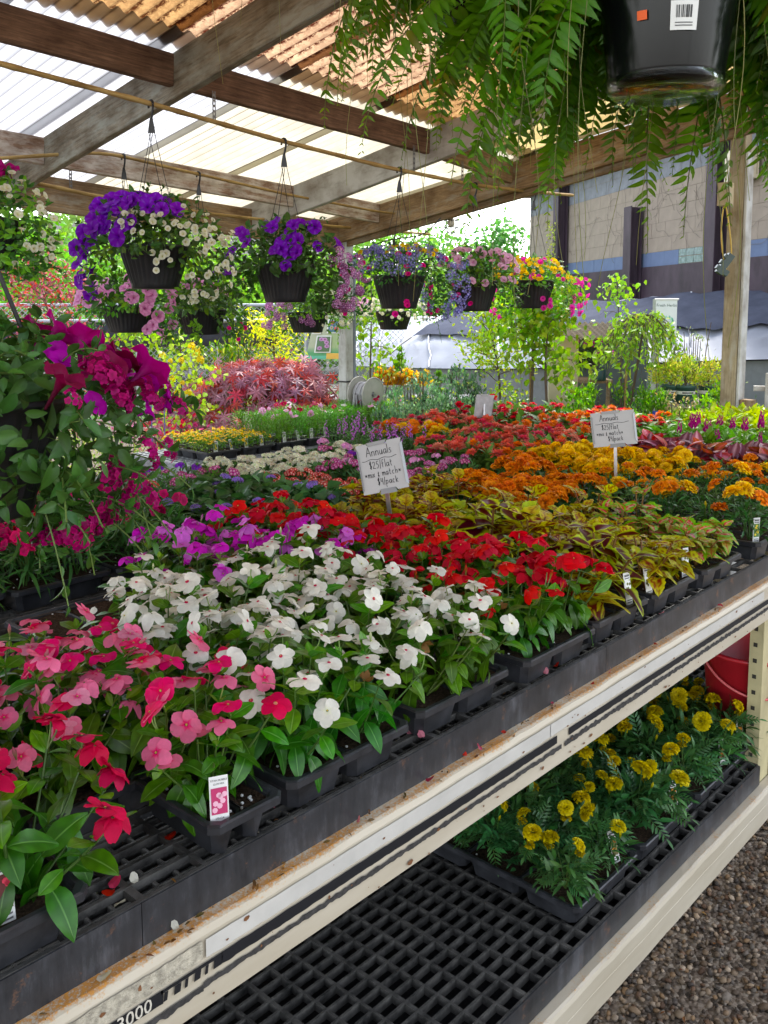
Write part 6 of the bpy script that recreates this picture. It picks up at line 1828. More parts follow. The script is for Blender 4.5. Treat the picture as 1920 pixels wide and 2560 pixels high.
# ------------------------------------------------------------------ plants around the benches
def shrub(name, label, cat, base, rx, h, T, n, mat=LEAF, shape='dome', jv=.2, stems=7, rz=None, group=None, up=.5, clumps=14, stem_c=(.14, .10, .06), extra=None, sc_=(.75, 1.25), gap=.35, pot=None):
    """stems with clumped leaves; shape 'dome', 'column', 'cone' or 'fan'"""
    t = thing(name, label, cat, base, 0, group)
    sg = Geo(); g = Geo()
    Ts = T if isinstance(T, list) else [T]
    z0 = 0.0
    if pot:
        pr, ph, pm, band = pot
        pg = Geo(); pg.lathe([(.001, 0), (pr * .84, 0), (pr * .86, .01), (pr * .97, ph * .84), (pr * 1.06, ph * .85), (pr * 1.06, ph), (pr * .96, ph), (pr * .94, ph * .93), (.001, ph * .92)], 28)
        po = part('pot', pg, pm, t, True)
        if band:
            bg = Geo(); zz = np.array([.52, .70]) * ph; rr = pr * (.86 + .11 * zz / (ph * .84)) + .002
            bg.lathe([(rr[0], zz[0]), (rr[1], zz[1])], 28, (.72, .70, .64)); part('label_band', bg, COLM, po, True)
            lg = Geo()
            for q in range(9):
                aa = math.atan2(-HV[1], -HV[0]) + (q - 4) * .13; rm = rr.mean() + .0015
                p_ = np.array([rm * math.cos(aa), rm * math.sin(aa), zz.mean()]); tv = np.array([-math.sin(aa), math.cos(aa), 0]) * .006
                lg.add([p_ - tv - UPV * .006, p_ + tv - UPV * .006, p_ + tv + UPV * .006, p_ - tv + UPV * .006], [(0, 1, 2, 3)], (.12, .12, .12))
            part('band_print', lg, COLM, po)
        z0 = ph * .9
    pts = []
    for s in range(max(stems, 1)):
        az = s * 2.4 + rng.normal(0, .3); q = rng.uniform(.15, .95) if shape != 'column' else rng.uniform(.0, .7)
        if shape == 'cone': q *= .3
        top = np.array([rx * q * math.cos(az), rx * q * math.sin(az), h * (rng.uniform(.7, 1) if shape != 'dome' else math.sqrt(max(.05, 1 - q * q)) * .92)])
        tt = np.linspace(0, 1, 7)[:, None]
        P = np.array([0, 0, z0]) + top * np.hstack([tt ** 1.3, tt ** 1.3, tt]) + np.hstack([rng.normal(0, .02 * rx, (7, 2)), np.zeros((7, 1))]) * tt
        sg.tube(P, np.linspace(.006, .002, 7) * (h / .6) ** .5, 5, stem_c, 0, False); pts.append(P)
    # clumps give light and dark masses with gaps
    C = []
    for q in range(clumps):
        u = rng.random(); az = rng.uniform(0, 2 * PI)
        if shape == 'dome':
            el = math.asin(rng.uniform(.0, 1)); r_ = rng.uniform(.55, .95); c = np.array([rx * r_ * math.cos(el) * math.cos(az), rx * r_ * math.cos(el) * math.sin(az), h * (.12 + .83 * r_ * math.sin(el))]); cr = rx * .36
        elif shape == 'column':
            z = rng.uniform(.06, .96); r_ = rx * math.sqrt(rng.random()) * (1 - .55 * z ** 3); c = np.array([r_ * math.cos(az), r_ * math.sin(az), h * z]); cr = rx * .42
        elif shape == 'cone':
            z = rng.random() ** 1.4; r_ = rx * (1 - z) * rng.uniform(.6, 1); c = np.array([r_ * math.cos(az), r_ * math.sin(az), h * (.04 + .93 * z)]); cr = rx * .34 * (1 - .6 * z)
        else:
            P = pts[rng.integers(0, len(pts))]; c = P[rng.integers(2, 7)] - np.array([0, 0, z0]); cr = rx * .3
        C.append((c + np.array([0, 0, z0]), cr))
    per = n // clumps
    for c, cr in C:
        v = rng.normal(0, .5, (per, 3)); P = c + v * cr * np.array([1, 1, .8])
        keep = P[:, 2] > z0 + .01; P = P[keep]; k = len(P)
        if not k: continue
        out = unit((P - np.array([0, 0, z0 + h * .3])) * np.array([1, 1, .6]))
        d = unit(out * .7 + rng.normal(0, .6, (k, 3)) + np.array([0, 0, up])); nn = out + np.array([0, 0, .6]) + rng.normal(0, .5, (k, 3))
        cm = jit(k, jv) * (1 + rng.normal(0, .12)); ch = rng.integers(0, len(Ts), k); Ms = frames(P, d, nn, rng.uniform(*sc_, k))
        for q, Tq in enumerate(Ts): g.inst(Tq, Ms[ch == q], cm[ch == q])
    part('stems', sg, BARK, t); part('foliage', g, mat, t, True, 'stuff')
    if extra: extra(t)
    return t

GP = simple('green_nursery_pot', (.035, .085, .065), .5, .4, 0, .12, 14)
WP = simple('white_nursery_pot', (.62, .64, .66), .45, .4, 0, .06, 14)
BOX = lf(.034, .020, (.17, .34, .035), .1, 2); BOXD = lf(.032, .018, (.08, .20, .03), .1, 2); EUO = [lf(.045, .026, (.55, .52, .12), .1, 2), lf(.042, .024, (.30, .40, .08), .1, 2)]
ILEX = [lf(.032, .016, (.075, .15, .085), .1, 2), lf(.030, .015, (.13, .21, .13), .1, 2)]; ORG = [lf(.036, .02, (.66, .33, .03), .2, 2), lf(.034, .018, (.62, .46, .06), .2, 2)]; LMY = lf(.045, .024, (.16, .30, .04), .2, 2)
def up_to(px, py, depth): p_ = at(px, py, depth); return (p_[0], p_[1], 0), p_[2]

# columnar hollies in a row
for q, (px, py, d, lb) in enumerate([(985, 965, 6.6, 'grey-green columnar holly, leftmost of its row behind the raised table'), (1020, 945, 6.9, 'grey-green columnar holly, second from the left in its row'), (1058, 925, 6.7, 'tall grey-green columnar holly, third from the left in its row'), (1100, 935, 6.4, 'grey-green columnar holly in the middle of its row'),
        (1140, 905, 6.9, 'tallest grey-green columnar holly in the row before the white tunnel'), (1185, 925, 6.7, 'grey-green columnar holly just right of the farthest sign card'), (965, 1005, 6.1, 'short grey-green columnar holly beside the end of the raised table'), (1035, 1000, 6.0, 'short grey-green columnar holly in front of its row'), (1095, 1000, 6.05, 'short grey-green columnar holly left of the farthest sign'), (1165, 985, 6.2, 'short grey-green columnar holly behind the yellow zinnias')]):
    b_, z_ = up_to(px, py, d)
    shrub('columnar_holly', lb, 'shrub', b_, .12, z_, ILEX, 1300, LEAF, 'column', .25, 9, None, 'columnar hollies', 1.0, 46)
for px, py, d, lb in [(985, 955, 8.0, 'yellow variegated shrub below the orange shrubs, left one'), (1075, 955, 7.9, 'yellow variegated shrub below the orange shrubs, middle one'), (1150, 950, 7.8, 'yellow variegated shrub behind the tallest columnar holly')]:
    b_, z_ = up_to(px, py, d); shrub('yellow_euonymus', lb, 'shrub', b_, .30, z_, EUO, 1500, LEAF, 'dome', .15, 8, None, 'yellow variegated shrubs', .5, 22)
# orange shrubs in white pots on a table
tb = thing('plant_table', 'low table behind the yellow shrubs carrying orange shrubs in white pots', 'table', up_to(1010, 990, 9.0)[0])
tz = at(1010, 992, 9.0)[2]; g = Geo()
for a_ in (-.62, .62):
    for b2 in (-.2, .2): p_ = RT * a_ + HV * b2; g.box((p_[0] - .03, p_[1] - .03, 0), (p_[0] + .03, p_[1] + .03, tz - .04))
part('legs', g, W_BENCH, tb)
g = Geo(); Mx = np.eye(4); Mx[:3, 0] = RT; Mx[:3, 1] = HV; g.box((-.75, -.26, tz - .04), (.75, .26, tz), M=Mx); part('table_top', g, W_BENCH, tb)
for q, px in enumerate((952, 985, 1023, 1058)):
    p_ = at(px, 990, 8.95)
    nm_ = ['leftmost', 'second from the left', 'third from the left', 'rightmost'][q]
    tt_ = shrub('orange_shrub', 'orange leaved shrub in a white pot, %s of four on the table' % nm_, 'potted shrub', (p_[0], p_[1], tz), .085, .17, ORG, 700, LEAF, 'dome', .2, 6, None, 'orange shrubs in white pots', .4, 16, pot=(.068, .125, WP, False))
    Mt = np.eye(4); Mt[:3, 0] = RT; Mt[:3, 1] = UPV; Mt[:3, 2] = -HV; Mt[:3, 3] = -HV * .075 + UPV * .062
    part('lettering', text_geo('PW', .055, Mt), simple('green_grey_ink', (.16, .26, .22), .6), tt_)
b_ = at(1000, 940, 9.5); shrub('cone_boxwood', 'clipped cone-shaped boxwood rising behind the orange shrubs', 'shrub', (b_[0], b_[1], .35), .18, at(1000, 852, 9.5)[2] - .35, [BOX, BOXD], 2600, LEAF, 'cone', .18, 5, None, None, .7, 60)
for px, py, d, lb in [(1098, 910, 9.3, 'small dark cone conifer before the white tunnel'), ]:
    b_, z_ = up_to(px, py, d); shrub('small_conifer', lb, 'shrub', b_, .16, z_, BOXD, 1200, LEAF, 'cone', .2, 4, None, None, .8, 30)
# upright boxwoods
for px, py, d, rx_, lb in [(1440, 965, 7.0, .15, 'upright bright green boxwood left of the watering can'), (1478, 958, 7.2, .15, 'upright bright green boxwood below the watering can'), (1553, 965, 7.0, .16, 'upright bright green boxwood below the weeping tree'), (1630, 972, 6.9, .19, 'wide bright green boxwood right of the weeping tree trunk'), (1390, 1010, 6.6, .15, 'low boxwood beside the slim young tree'), (1800, 945, 6.4, .13, 'upright boxwood just left of the tan post'), (1770, 1000, 6.2, .20, 'low green boxwood left of the tan post foot'), (1885, 1010, 5.9, .16, 'low green boxwood right of the tan post'), (1700, 1010, 6.5, .17, 'low boxwood under the wooden table')]:
    b_, z_ = up_to(px, py, d); shrub('upright_boxwood', lb, 'shrub', b_, rx_, z_, [BOX, BOX, BOXD], 1500, LEAF, 'column', .2, 9, None, 'boxwoods behind the bench', .8, 44)
for px, py, d, lb in [(1720, 990, 5.9, 'cream variegated shrub in front of the wooden table'), (1905, 1000, 5.6, 'cream variegated shrub at the right edge behind the rail')]:
    b_, z_ = up_to(px, py, d); shrub('variegated_shrub', lb, 'shrub', b_, .20, z_, [lf(.026, .012, (.42, .36, .18), .2, 2), lf(.026, .012, (.20, .24, .10), .2, 2)], 700, LEAF, 'fan', .25, 12, None, None, .6, 34)
# wooden table with green pots
tq = at(1735, 1002, 7.3)
tb = thing('display_table', 'weathered wooden table holding green pots of clipped shrubs left of the tan post', 'table', (tq[0], tq[1], 0)); zt = tq[2]
Mx = np.eye(4); Mx[:3, 0] = RT; Mx[:3, 1] = HV
for q in range(5):
    g = Geo(); g.box((-.42, -.27 + q * .11, zt - .03), (.42, -.27 + q * .11 + .104, zt), M=Mx); part('plank', g, W_GREY, tb)
for a_ in (-.3, .02, .3):
    g = Geo(); g.box((a_ - .04, -.2, 0), (a_ + .04, -.12, zt - .031), M=Mx); part('leg', g, W_TAN, tb)
for px, d, rp, lb in [(1676, 7.15, .070, 'green banded pot with a yellow-green shrub, left on the wooden table'), (1712, 7.1, .078, 'green banded pot with a yellow-green shrub, middle of the wooden table'), (1770, 7.15, .078, 'green banded pot with a yellow-green shrub, right on the wooden table')]:
    p_ = at(px, 1000, d); shrub('potted_shrub', lb, 'potted shrub', (p_[0], p_[1], zt), .17, .24, [lf(.028, .012, (.26, .38, .05), .1, 2), lf(.028, .012, (.40, .40, .09), .1, 2)], 900, LEAF, 'dome', .2, 7, None, 'green pots on the wooden table', .6, 22, pot=(rp, .145, GP, True))
for px, py, d, lb in [(1760, 905, 8.2, 'rounded yellow-green shrub behind the green pots'), (1690, 925, 8.3, 'rounded lime shrub behind the left green pot')]:
    b_, z_ = up_to(px, py, d); shrub('lime_shrub', lb, 'shrub', b_, .34, z_, LMY, 1800, LEAF, 'dome', .2, 8, None, None, .6, 30)
# small stall with corrugated eave
ts = at(1412, 1005, 8.6); st = thing('garden_stall', 'small cream stall with a corrugated eave behind the young trees', 'stall', (ts[0], ts[1], 0))
zE = at(1420, 838, 8.6)[2]; zT = at(1480, 950, 8.5)[2]
g = Geo(); g.box((-.16, -.02, 0), (.115, .02, zE), M=Mx); part('wall', g, simple('cream_board', (.48, .42, .28), .6, .3, 0, .1, 4), st)
g = Geo(); xs = np.linspace(-.08, .52, 60); P = np.stack([[RT * x + HV * y + UPV * (zE + .02 + .012 * math.cos(x * 110) + y * .18) for x in xs] for y in (-.25, .5)]); g.grid(P); part('eave_sheet', g, FG_YELLOW, st, True)
g = Geo(); g.box((.115, .45, 0), (.9, .47, zE), M=Mx); part('back_panel', g, simple('dark_back_panel', (.10, .12, .12), .8), st)
g = Geo(); g.box((.13, -.12, zT - .03), (.42, .3, zT), M=Mx); part('shelf', g, W_TAN, st)
g = Geo(); g.box((.14, -.06, 0), (.17, -.03, zT - .031), M=Mx); g.box((.38, -.06, 0), (.41, -.03, zT - .031), M=Mx); part('shelf_leg', g, W_TAN, st)
wc_ = at(1500, 948, 8.45); wc = thing('watering_can', 'dark green watering can on the stall shelf', 'watering can', (wc_[0], wc_[1], zT)); GC = simple('green_can', (.01, .05, .045), .4)
g = Geo(); g.lathe([(.001, 0), (.052, 0), (.055, .01), (.050, .10), (.042, .105), (.001, .1)], 20); part('body', g, GC, wc, True)
g = Geo(); g.tube([RT * -.05 + UPV * .02, RT * -.09 + UPV * .07, RT * -.115 + UPV * .11], [.012, .008, .007], 8); part('spout', g, GC, wc, True)
g = Geo(); g.tube([RT * .05 + UPV * .03, RT * .085 + UPV * .07, RT * .05 + UPV * .12, RT * -.03 + UPV * .115], .007, 6); part('handle', g, GC, wc, True)
b_ = at(1470, 915, 8.9); basket('hanging basket of purple blooms in the shade of the stall', (b_[0], b_[1], b_[2]), .14, .10, .14, [LB], 350, .22, .16, .2, [(P_VIOL, 34, (-180, 0), (0, 80), (1.0, 1.2))], None, None, 0)

# ------------------------------------------------------------------ young trees
def tree(name, label, base, pts, r0, leafT, n, spread, branch=14, blen=.35, droop=0.0, start=.3, jv=.2, mat=LEAF, bark=(.16, .12, .09), cat='tree', group=None, bup=.6, stake=None, per_clump=14, sc_=(.75, 1.2)):
    """pts: trunk points relative to base"""
    t = thing(name, label, cat, base, 0, group)
    P = np.array(pts, float); L = np.linspace(0, len(P) - 1, 24); P = np.stack([np.interp(L, np.arange(len(P)), P[:, i]) for i in range(3)], -1)
    for _ in range(3): P[1:-1] = (P[:-2] + 2 * P[1:-1] + P[2:]) / 4
    g = Geo(); g.tube(P, np.linspace(r0, r0 * .25, 24), 7, bark, 0, False); lg = Geo(); nodes = []
    for q in range(branch):
        i = int((start + (1 - start) * (q + .5) / branch) * 23); p_ = P[i]; az = q * 2.4 + rng.normal(0, .4)
        l_ = blen * rng.uniform(.6, 1.15) * (1 - .45 * (i / 23)); d = np.array([math.cos(az), math.sin(az), bup * rng.uniform(.5, 1.3)])
        tt = np.linspace(0, 1, 8)[:, None]; B = p_ + unit(d) * l_ * tt - UPV * droop * l_ * tt ** 2 + rng.normal(0, .012 * l_ / .3, (8, 3)) * tt
        g.tube(B, np.linspace(r0 * .35, r0 * .08, 8), 5, bark, 0, False); nodes += list(B[2:])
        for s_ in range(3):
            j = rng.integers(2, 7); d2 = unit(unit(d) + rng.normal(0, .7, 3)); B2 = B[j] + d2 * l_ * .45 * tt - UPV * droop * l_ * .6 * tt ** 2
            g.tube(B2, np.linspace(r0 * .15, r0 * .06, 8), 4, bark, 0, False); nodes += list(B2[2:])
    nodes = np.array(nodes); Ts = leafT if isinstance(leafT, list) else [leafT]
    k = n; P2 = nodes[rng.integers(0, len(nodes), k)] + rng.normal(0, spread, (k, 3))
    d = rng.normal(0, .7, (k, 3)) + np.array([0, 0, -.8 if droop > .2 else .1]); ch = rng.integers(0, len(Ts), k); Ms = frames(P2, d, rng.normal(0, .8, (k, 3)) + np.array([0, 0, .5]) - HV * .4, rng.uniform(*sc_, k)); cm = jit(k, jv)
    for q, T in enumerate(Ts): lg.inst(T, Ms[ch == q], cm[ch == q])
    part('trunk', g, BARK, t); part('crown', lg, mat, t, True, 'stuff')
    if stake is not None: s_ = Geo(); s_.tube(stake, .012, 6, (.3, .24, .15)); part('stake', s_, BAMBOO, t)
    return t

BIR = lf(.058, .042, (.20, .38, .05), .15, 3, None, 1, .32); BIR2 = lf(.05, .034, (.27, .42, .06), .15, 3, None, 1, .35)
def rel(base, px, py, d): return at(px, py, d) - np.array(base)
b_ = at(1320, 1060, 6.9); b_ = (b_[0], b_[1], 0)
tree('young_birch', 'young birch with bright hanging leaves beside a slim stake, in front of the tunnel', b_, [(0, 0, 0), rel(b_, 1333, 900, 6.9), rel(b_, 1330, 780, 6.9), rel(b_, 1345, 690, 6.9)], .014, [BIR, BIR2], 900, .05, 20, .42, .35, .42, .2, bark=(.07, .05, .04), stake=[(.06, .02, 0), (.06, .02, 1.15)])
b_ = at(1395, 1060, 6.7); b_ = (b_[0], b_[1], 0)
tree('young_birch', 'young birch with broad leaves right of the slim stake, reaching up to the yellow basket', b_, [(0, 0, 0), rel(b_, 1362, 950, 6.7), rel(b_, 1370, 800, 6.7), rel(b_, 1400, 700, 6.7)], .013, [BIR, BIR2], 760, .05, 16, .40, .45, .35, .2, bark=(.07, .05, .04))
b_ = at(1255, 1050, 7.2); b_ = (b_[0], b_[1], 0)
tree('young_shrub_tree', 'loose young tree with thin spreading twigs and small lime leaves left of the birches', b_, [(0, 0, 0), rel(b_, 1250, 950, 7.2), rel(b_, 1235, 860, 7.2), rel(b_, 1205, 770, 7.2)], .012, [lf(.04, .022, (.24, .40, .06), .15, 3), lf(.036, .02, (.36, .44, .06), .15, 3)], 1700, .05, 30, .48, .05, .1, .2, bark=(.12, .09, .07))
b_ = at(1540, 1040, 7.4); b_ = (b_[0], b_[1], 0)
tree('weeping_tree', 'weeping young tree with a leaning slender trunk and trailing lime leaves', b_, [(0, 0, 0), rel(b_, 1590, 930, 7.4), rel(b_, 1612, 800, 7.4), rel(b_, 1600, 790, 7.4)], .015, [lf(.06, .022, (.22, .38, .06), .3, 3), lf(.055, .02, (.30, .42, .08), .3, 3)], 1050, .03, 26, .66, 1.5, .80, .2, bark=(.16, .14, .12), bup=.5)
b_ = at(1560, 1040, 8.0); b_ = (b_[0], b_[1], 0)
tree('slender_birch', 'slender sapling rising above the weeping tree in front of the shade cloth', b_, [(0, 0, 0), rel(b_, 1552, 900, 8.0), rel(b_, 1545, 760, 8.0), rel(b_, 1540, 690, 8.0)], .008, BIR2, 130, .05, 12, .22, .4, .6, .2, bark=(.3, .2, .1), stake=[(.02, .0, 0), (.02, 0, 1.25)])
b_ = at(1040, 1000, 10.5); b_ = (b_[0], b_[1], 0)
tree('young_birch', 'small birch with hanging twigs beside the hose post, before the white tunnel', (at(925, 960, 8.2)[0], at(925, 960, 8.2)[1], 0), [(0, 0, 0), (0, 0, .9), (.02, 0, 1.5), (.05, .03, 1.9)], .012, [BIR, BIR2], 330, .06, 14, .4, .9, .45, .2, bark=(.1, .08, .06))
b_, z_ = up_to(930, 890, 8.8); shrub('wispy_shrub', 'wispy pale green shrub at the foot of the white tunnel', 'shrub', b_, .4, z_, lf(.03, .010, (.22, .34, .09), .2, 2), 900, LEAF, 'fan', .2, 16, None, None, .8, 46)
b_, z_ = up_to(1740, 800, 8.4); shrub('wispy_shrub', 'thin grey-green twiggy shrub before the white plastic, left of the tan post', 'shrub', b_, .18, z_, lf(.035, .012, (.22, .30, .14), .2, 2), 220, LEAF, 'fan', .2, 9, None, None, .8, 26)
for px, py, d, r_, lb in [(1300, 965, 8.2, .3, 'dark green shrub behind the birch stems'), (1440, 880, 9.3, .3, 'dark green plants in the shade of the stall'), (1560, 905, 8.8, .3, 'green shrub behind the weeping tree'), (1640, 920, 8.6, .28, 'bright green shrub under the herb banner'), (1850, 980, 7.2, .3, 'green shrub behind the tan post')]:
    b_, z_ = up_to(px, py, d); shrub('mixed_shrub', lb, 'shrub', b_, r_, z_, [lf(.035, .016, (.06, .16, .04), .2, 2), lf(.035, .016, (.10, .22, .04), .2, 2)], 1300, LEAF, 'dome', .25, 8, None, None, .5, 26)

# blue plant labels on stakes
for px, py, d, lb in [(1640, 1045, 5.6, 'blue plant label on a stake behind the coral zinnias'), (1345, 1035, 6.3, 'blue plant label at the foot of the birch'), (376, 945, 6.2, 'blue plant label among the yellow blooms at the left'), (408, 930, 6.6, 'smaller blue plant label among the yellow blooms at the left')]:
    p_ = at(px, py, d); w_, h_ = .045, .11
    t = thing('plant_label', lb, 'plant label', (p_[0], p_[1], 0), 0, 'blue plant labels'); Mq = np.eye(4); Mq[:3, 0] = RT; Mq[:3, 1] = HV
    g = Geo(); g.box((-w_ / 2, -.001, p_[2] - h_ * .6), (w_ / 2, .001, p_[2] + h_ * .4), (.03, .06, .30), M=Mq); g.box((-w_ / 2, -.0011, p_[2] - h_ * .75), (w_ / 2, .0011, p_[2] - h_ * .602), (.7, .7, .7), M=Mq); part('card', g, COLM, t)
    g = Geo()
    for k in range(4): g.box((-w_ * .36, -.0024, p_[2] + h_ * (.05 - .13 * k)), (w_ * .3, -.0015, p_[2] + h_ * (.075 - .13 * k)), (.5, .55, .7), M=Mq)
    part('print', g, COLM, t)
    g = Geo(); g.box((-.004, -.0008, 0), (.004, .0008, p_[2] - h_ * .755), (.1, .1, .3), M=Mq); part('stake', g, COLM, t)

# ------------------------------------------------------------------ raised table at the rear left
ZT = .63
ta = thing('raised_table', 'grey weathered wooden table with black flats of yellow blooms and cosmos', 'table', (4.5, 4.95, 0))
def tl(x, y, z): return (x - 4.5, y - 4.95, z)
g = Geo(); g.box(tl(3.28, 4.60, ZT - .125), tl(5.42, 4.632, ZT - .004)); part('front_board', g, W_BENCH, ta)
g = Geo(); g.box(tl(3.28, 4.632, ZT - .12), tl(3.31, 5.3, ZT - .006)); part('end_board', g, W_BENCH, ta)
g = Geo()
for x in np.arange(3.30, 5.42, .05): g.box(tl(x - .005, 4.634, ZT - .02), tl(x + .005, 5.3, ZT - .001))
for y in np.arange(4.64, 5.3, .05): g.box(tl(3.312, y - .004, ZT - .021), tl(5.42, y + .004, ZT))
part('mesh_top', g, STEEL, ta)
for x in (3.5, 4.6, 5.35):
    for y in (4.66, 5.25):
        g = Geo(); g.box(tl(x - .04, y - .02, 0), tl(x + .04, y + .04, ZT - .126)); part('leg', g, W_BENCH, ta)
lo = thing('low_bench', 'low wire-topped bench with black edge in front of the raised table, left', 'bench', (2.9, 4.0, 0))
g = Geo(); g.box((-.5, -.30, .44), (.55, -.28, .545)); g.box((.53, -.279, .44), (.55, .45, .545)); part('edge', g, BLACK, lo)
g = Geo()
for x in np.arange(-.5, .53, .04): g.box((x - .004, -.279, .53), (x + .004, .45, .547))
for y in np.arange(-.27, .45, .05): g.box((-.5, y - .004, .529), (.53, y + .004, .548))
part('mesh_top', g, STEEL, lo)
for x in (-.4, .45):
    for y in (-.2, .4):
        g = Geo(); g.box((x - .03, y - .03, 0), (x + .03, y + .03, .44)); part('leg', g, W_BENCH, lo)
SAN = []
for n_ in (12, 15):
    g = bushy(lf(.02, .009, (.12, .26, .03), .2, 2), 110, .07, .075, .1, .6, .5, (.8, 1.2), 4, .15); SAN.append((g, [], tops([DAISY], n_, .075, .08, (0, .02), .5, (.9, 1.2), g)))
CSP = []
for n_ in (1, 0, 2, 1):
    g = bushy(L_COSM, 330, .075, .17, .05, .6, .7, (.8, 1.4), 9, .18, (.14, .28, .06)); CSP.append((g, [], tops([COS['white'], COS['pink'], COS['pink'], COS['magenta'], COS['crimson']], n_, .06, .19, (.0, .05), .6, (.85, 1.1), g)))
FG2 = 'flats on the raised table'
LX = [3.42, 3.71, 4.0, 4.29, 4.58, 4.87, 5.14]
LBL = ['flat of small yellow daisies at the left end of the raised table', 'flat of small yellow daisies, second on the raised table', 'flat of cosmos seedlings with white tags, next to the yellow daisies', 'flat of cosmos with white and pink blooms in the middle of the raised table', 'flat of cosmos with magenta and white blooms below the red maple', 'flat of cosmos with pale pink blooms near the white post', 'flat of bushy cosmos at the right end of the raised table by the hose reel']
for q, x in enumerate(LX):
    pr = SAN if q < 2 else CSP
    flat(x, 4.612, ZT + .001, LBL[q], 'daisy_plant' if q < 2 else 'cosmos_plant', pr, LEAF, 3, 4, tag='yellow' if q < 2 else 'white', tagpos=[(.04, .015), (.17, .02)] if q % 2 else [(.08, .015), (.21, .015)], group=FG2)

# ------------------------------------------------------------------ weeping red maple behind it
c = at(650, 1120, 7.9); mp = thing('red_maple', 'weeping red laceleaf Japanese maple behind the raised table', 'tree', (c[0], c[1], 0))
zt = at(690, 905, 7.9)[2]; zb = at(500, 1120, 7.5)[2]
tg = Geo(); fol = Geo()
tk = np.array([(0, 0, 0), (.03, 0, .3), (.10, .02, .62), (.16, .02, zt - .12)]); tg.tube(tk, [.035, .03, .022, .014], 7, (.1, .07, .06), 0, False)
MT_ = [star_T(7, .10, .022, (.36, .15, .20)), star_T(7, .085, .020, (.46, .08, .08)), star_T(7, .095, .021, (.32, .15, .22))]
mesh_l = [TM('leaf', T, LEAF) for T in MT_]
Pl, Dl = [], []
for q in range(46):
    az = q * 2.39996; el = rng.uniform(0, 1)
    R_ = rng.uniform(.55, 1.0)
    d = RT * math.cos(az) * .66 + HV * math.sin(az) * .5
    sx_ = 1.25 if d @ RT < 0 else .95
    tt = np.linspace(0, 1, 14)[:, None]
    start = tk[-1] * rng.uniform(.75, 1.0)
    B = start + d * R_ * sx_ * 1.55 * tt + UPV * ((zt - start[2]) * np.sin(PI * np.minimum(tt * 1.3, 1) * .8) * (1 - .5 * tt) - (.62 * R_) * tt ** 2.2)
    tg.tube(B, np.linspace(.010, .002, 14), 5, (.12, .06, .05), 0, False)
    kk = 34; i = rng.integers(3, 14, kk); Pl.append(B[i] + rng.normal(0, .045, (kk, 3))); Dl.append(np.tile(d, (kk, 1)) + np.array([0, 0, -.8]) + rng.normal(0, .35, (kk, 3)))
Pl, Dl = np.vstack(Pl), np.vstack(Dl); k = len(Pl)
Nn = -HV * .5 + UPV * .8 + rng.normal(0, .35, (k, 3)); Ms = frames(Pl, Dl, Nn, rng.uniform(.75, 1.2, k)); ch = rng.integers(0, 3, k)
near = np.argsort(Pl @ HV[:3])[:260]; nm_ = np.zeros(k, bool); nm_[near] = True
for q in range(3): fol.inst(MT_[q], Ms[(ch == q) & ~nm_], jit(((ch == q) & ~nm_).sum(), .22))
part('branches', tg, BARK, mp); part('foliage', fol, LEAF, mp, False, 'stuff')
for i in near: place('leaf', mesh_l[ch[i]], mp, Ms[i])

# ------------------------------------------------------------------ hose reel on the white post
hr = at(915, 985, 7.05); reel = thing('hose_reel', 'grey garden hose wound on a wall reel by the flaking white post', 'hose reel', hr)
ax = unit(RT * .55 - HV * .45); s1 = np.cross(ax, UPV); s1 = unit(s1)
HOSE = simple('grey_hose', (.36, .35, .37), .5, .4, 0, .15, 30)
a = np.linspace(0, 2 * PI * 7, 240); rr = .085 + .004 * np.sin(a * .31)
P = (s1[None] * (np.cos(a) * rr)[:, None] + UPV[None] * (np.sin(a) * rr)[:, None] + ax[None] * (-.055 + .11 * (a / a[-1]))[:, None])
g = Geo(); g.tube(P, .0085, 7); part('hose', g, HOSE, reel, True)
g = Geo()
for q in range(6):
    x = -.05 + q * .02; b0 = ax * x + s1 * .085; tt = np.linspace(0, 1, 12)[:, None]
    g.tube(b0 - UPV * (.42 - .03 * q) * np.sin(PI * tt / 2) + s1 * .02 * np.sin(tt * 4 + q) , .0085, 7)
part('hose_loop', g, HOSE, reel, True)
for x, r_ in ((-.075, .13), (.075, .13)):
    g = Geo(); A = np.arange(33) * 2 * PI / 32
    ring = [[ax * x + (s1 * math.cos(v) + UPV * math.sin(v)) * q for q in (.02, r_ - .012, r_)] for v in A]; g.grid(np.array(ring)); g.tube([ax * x + (s1 * math.cos(v) + UPV * math.sin(v)) * r_ for v in A], .006, 6)
    part('flange', g, simple('tan_reel_plastic', (.42, .40, .36), .5), reel, True)
g = Geo(); g.tube([ax * -.16, ax * .09], .014, 8); part('axle', g, STEEL, reel)
g = Geo(); v0 = np.array([5.2, 5.035, 1.0]) - hr; g.tube([v0, v0 - UPV * .06, v0 - UPV * .1 + RT * .06], .014, 7); part('tap', g, simple('red_tap', (.45, .05, .04), .4), reel)

# ------------------------------------------------------------------ flower banner on the fence
pb = [at(765, 893, 10.2), at(850, 893, 10.0), at(850, 830, 10.0), at(778, 830, 10.2)]
t = thing('flower_banner', 'printed banner with framed pictures of garden flowers on the fence', 'banner', (pb[0][0], pb[0][1], 0)); o_ = np.array([pb[0][0], pb[0][1], 0])
P = [p_ - o_ for p_ in pb]
def bl(u, v, off=0.0): return (P[0] * (1 - u) + P[1] * u) * (1 - v) + (P[3] * (1 - u) + P[2] * u) * v - HV * off
g = Geo(); g.grid(np.array([[bl(u, v) for v in np.linspace(-.08, 1.9, 9)] for u in np.linspace(0, 1, 7)]), np.array([[((.10, .35, .14) if v < .25 else (.42, .45, .30) if u < .6 else (.35, .45, .22)) for v in np.linspace(-.08, 1.9, 9)] for u in np.linspace(0, 1, 7)])); bn = part('panel', g, COLM, t, True)
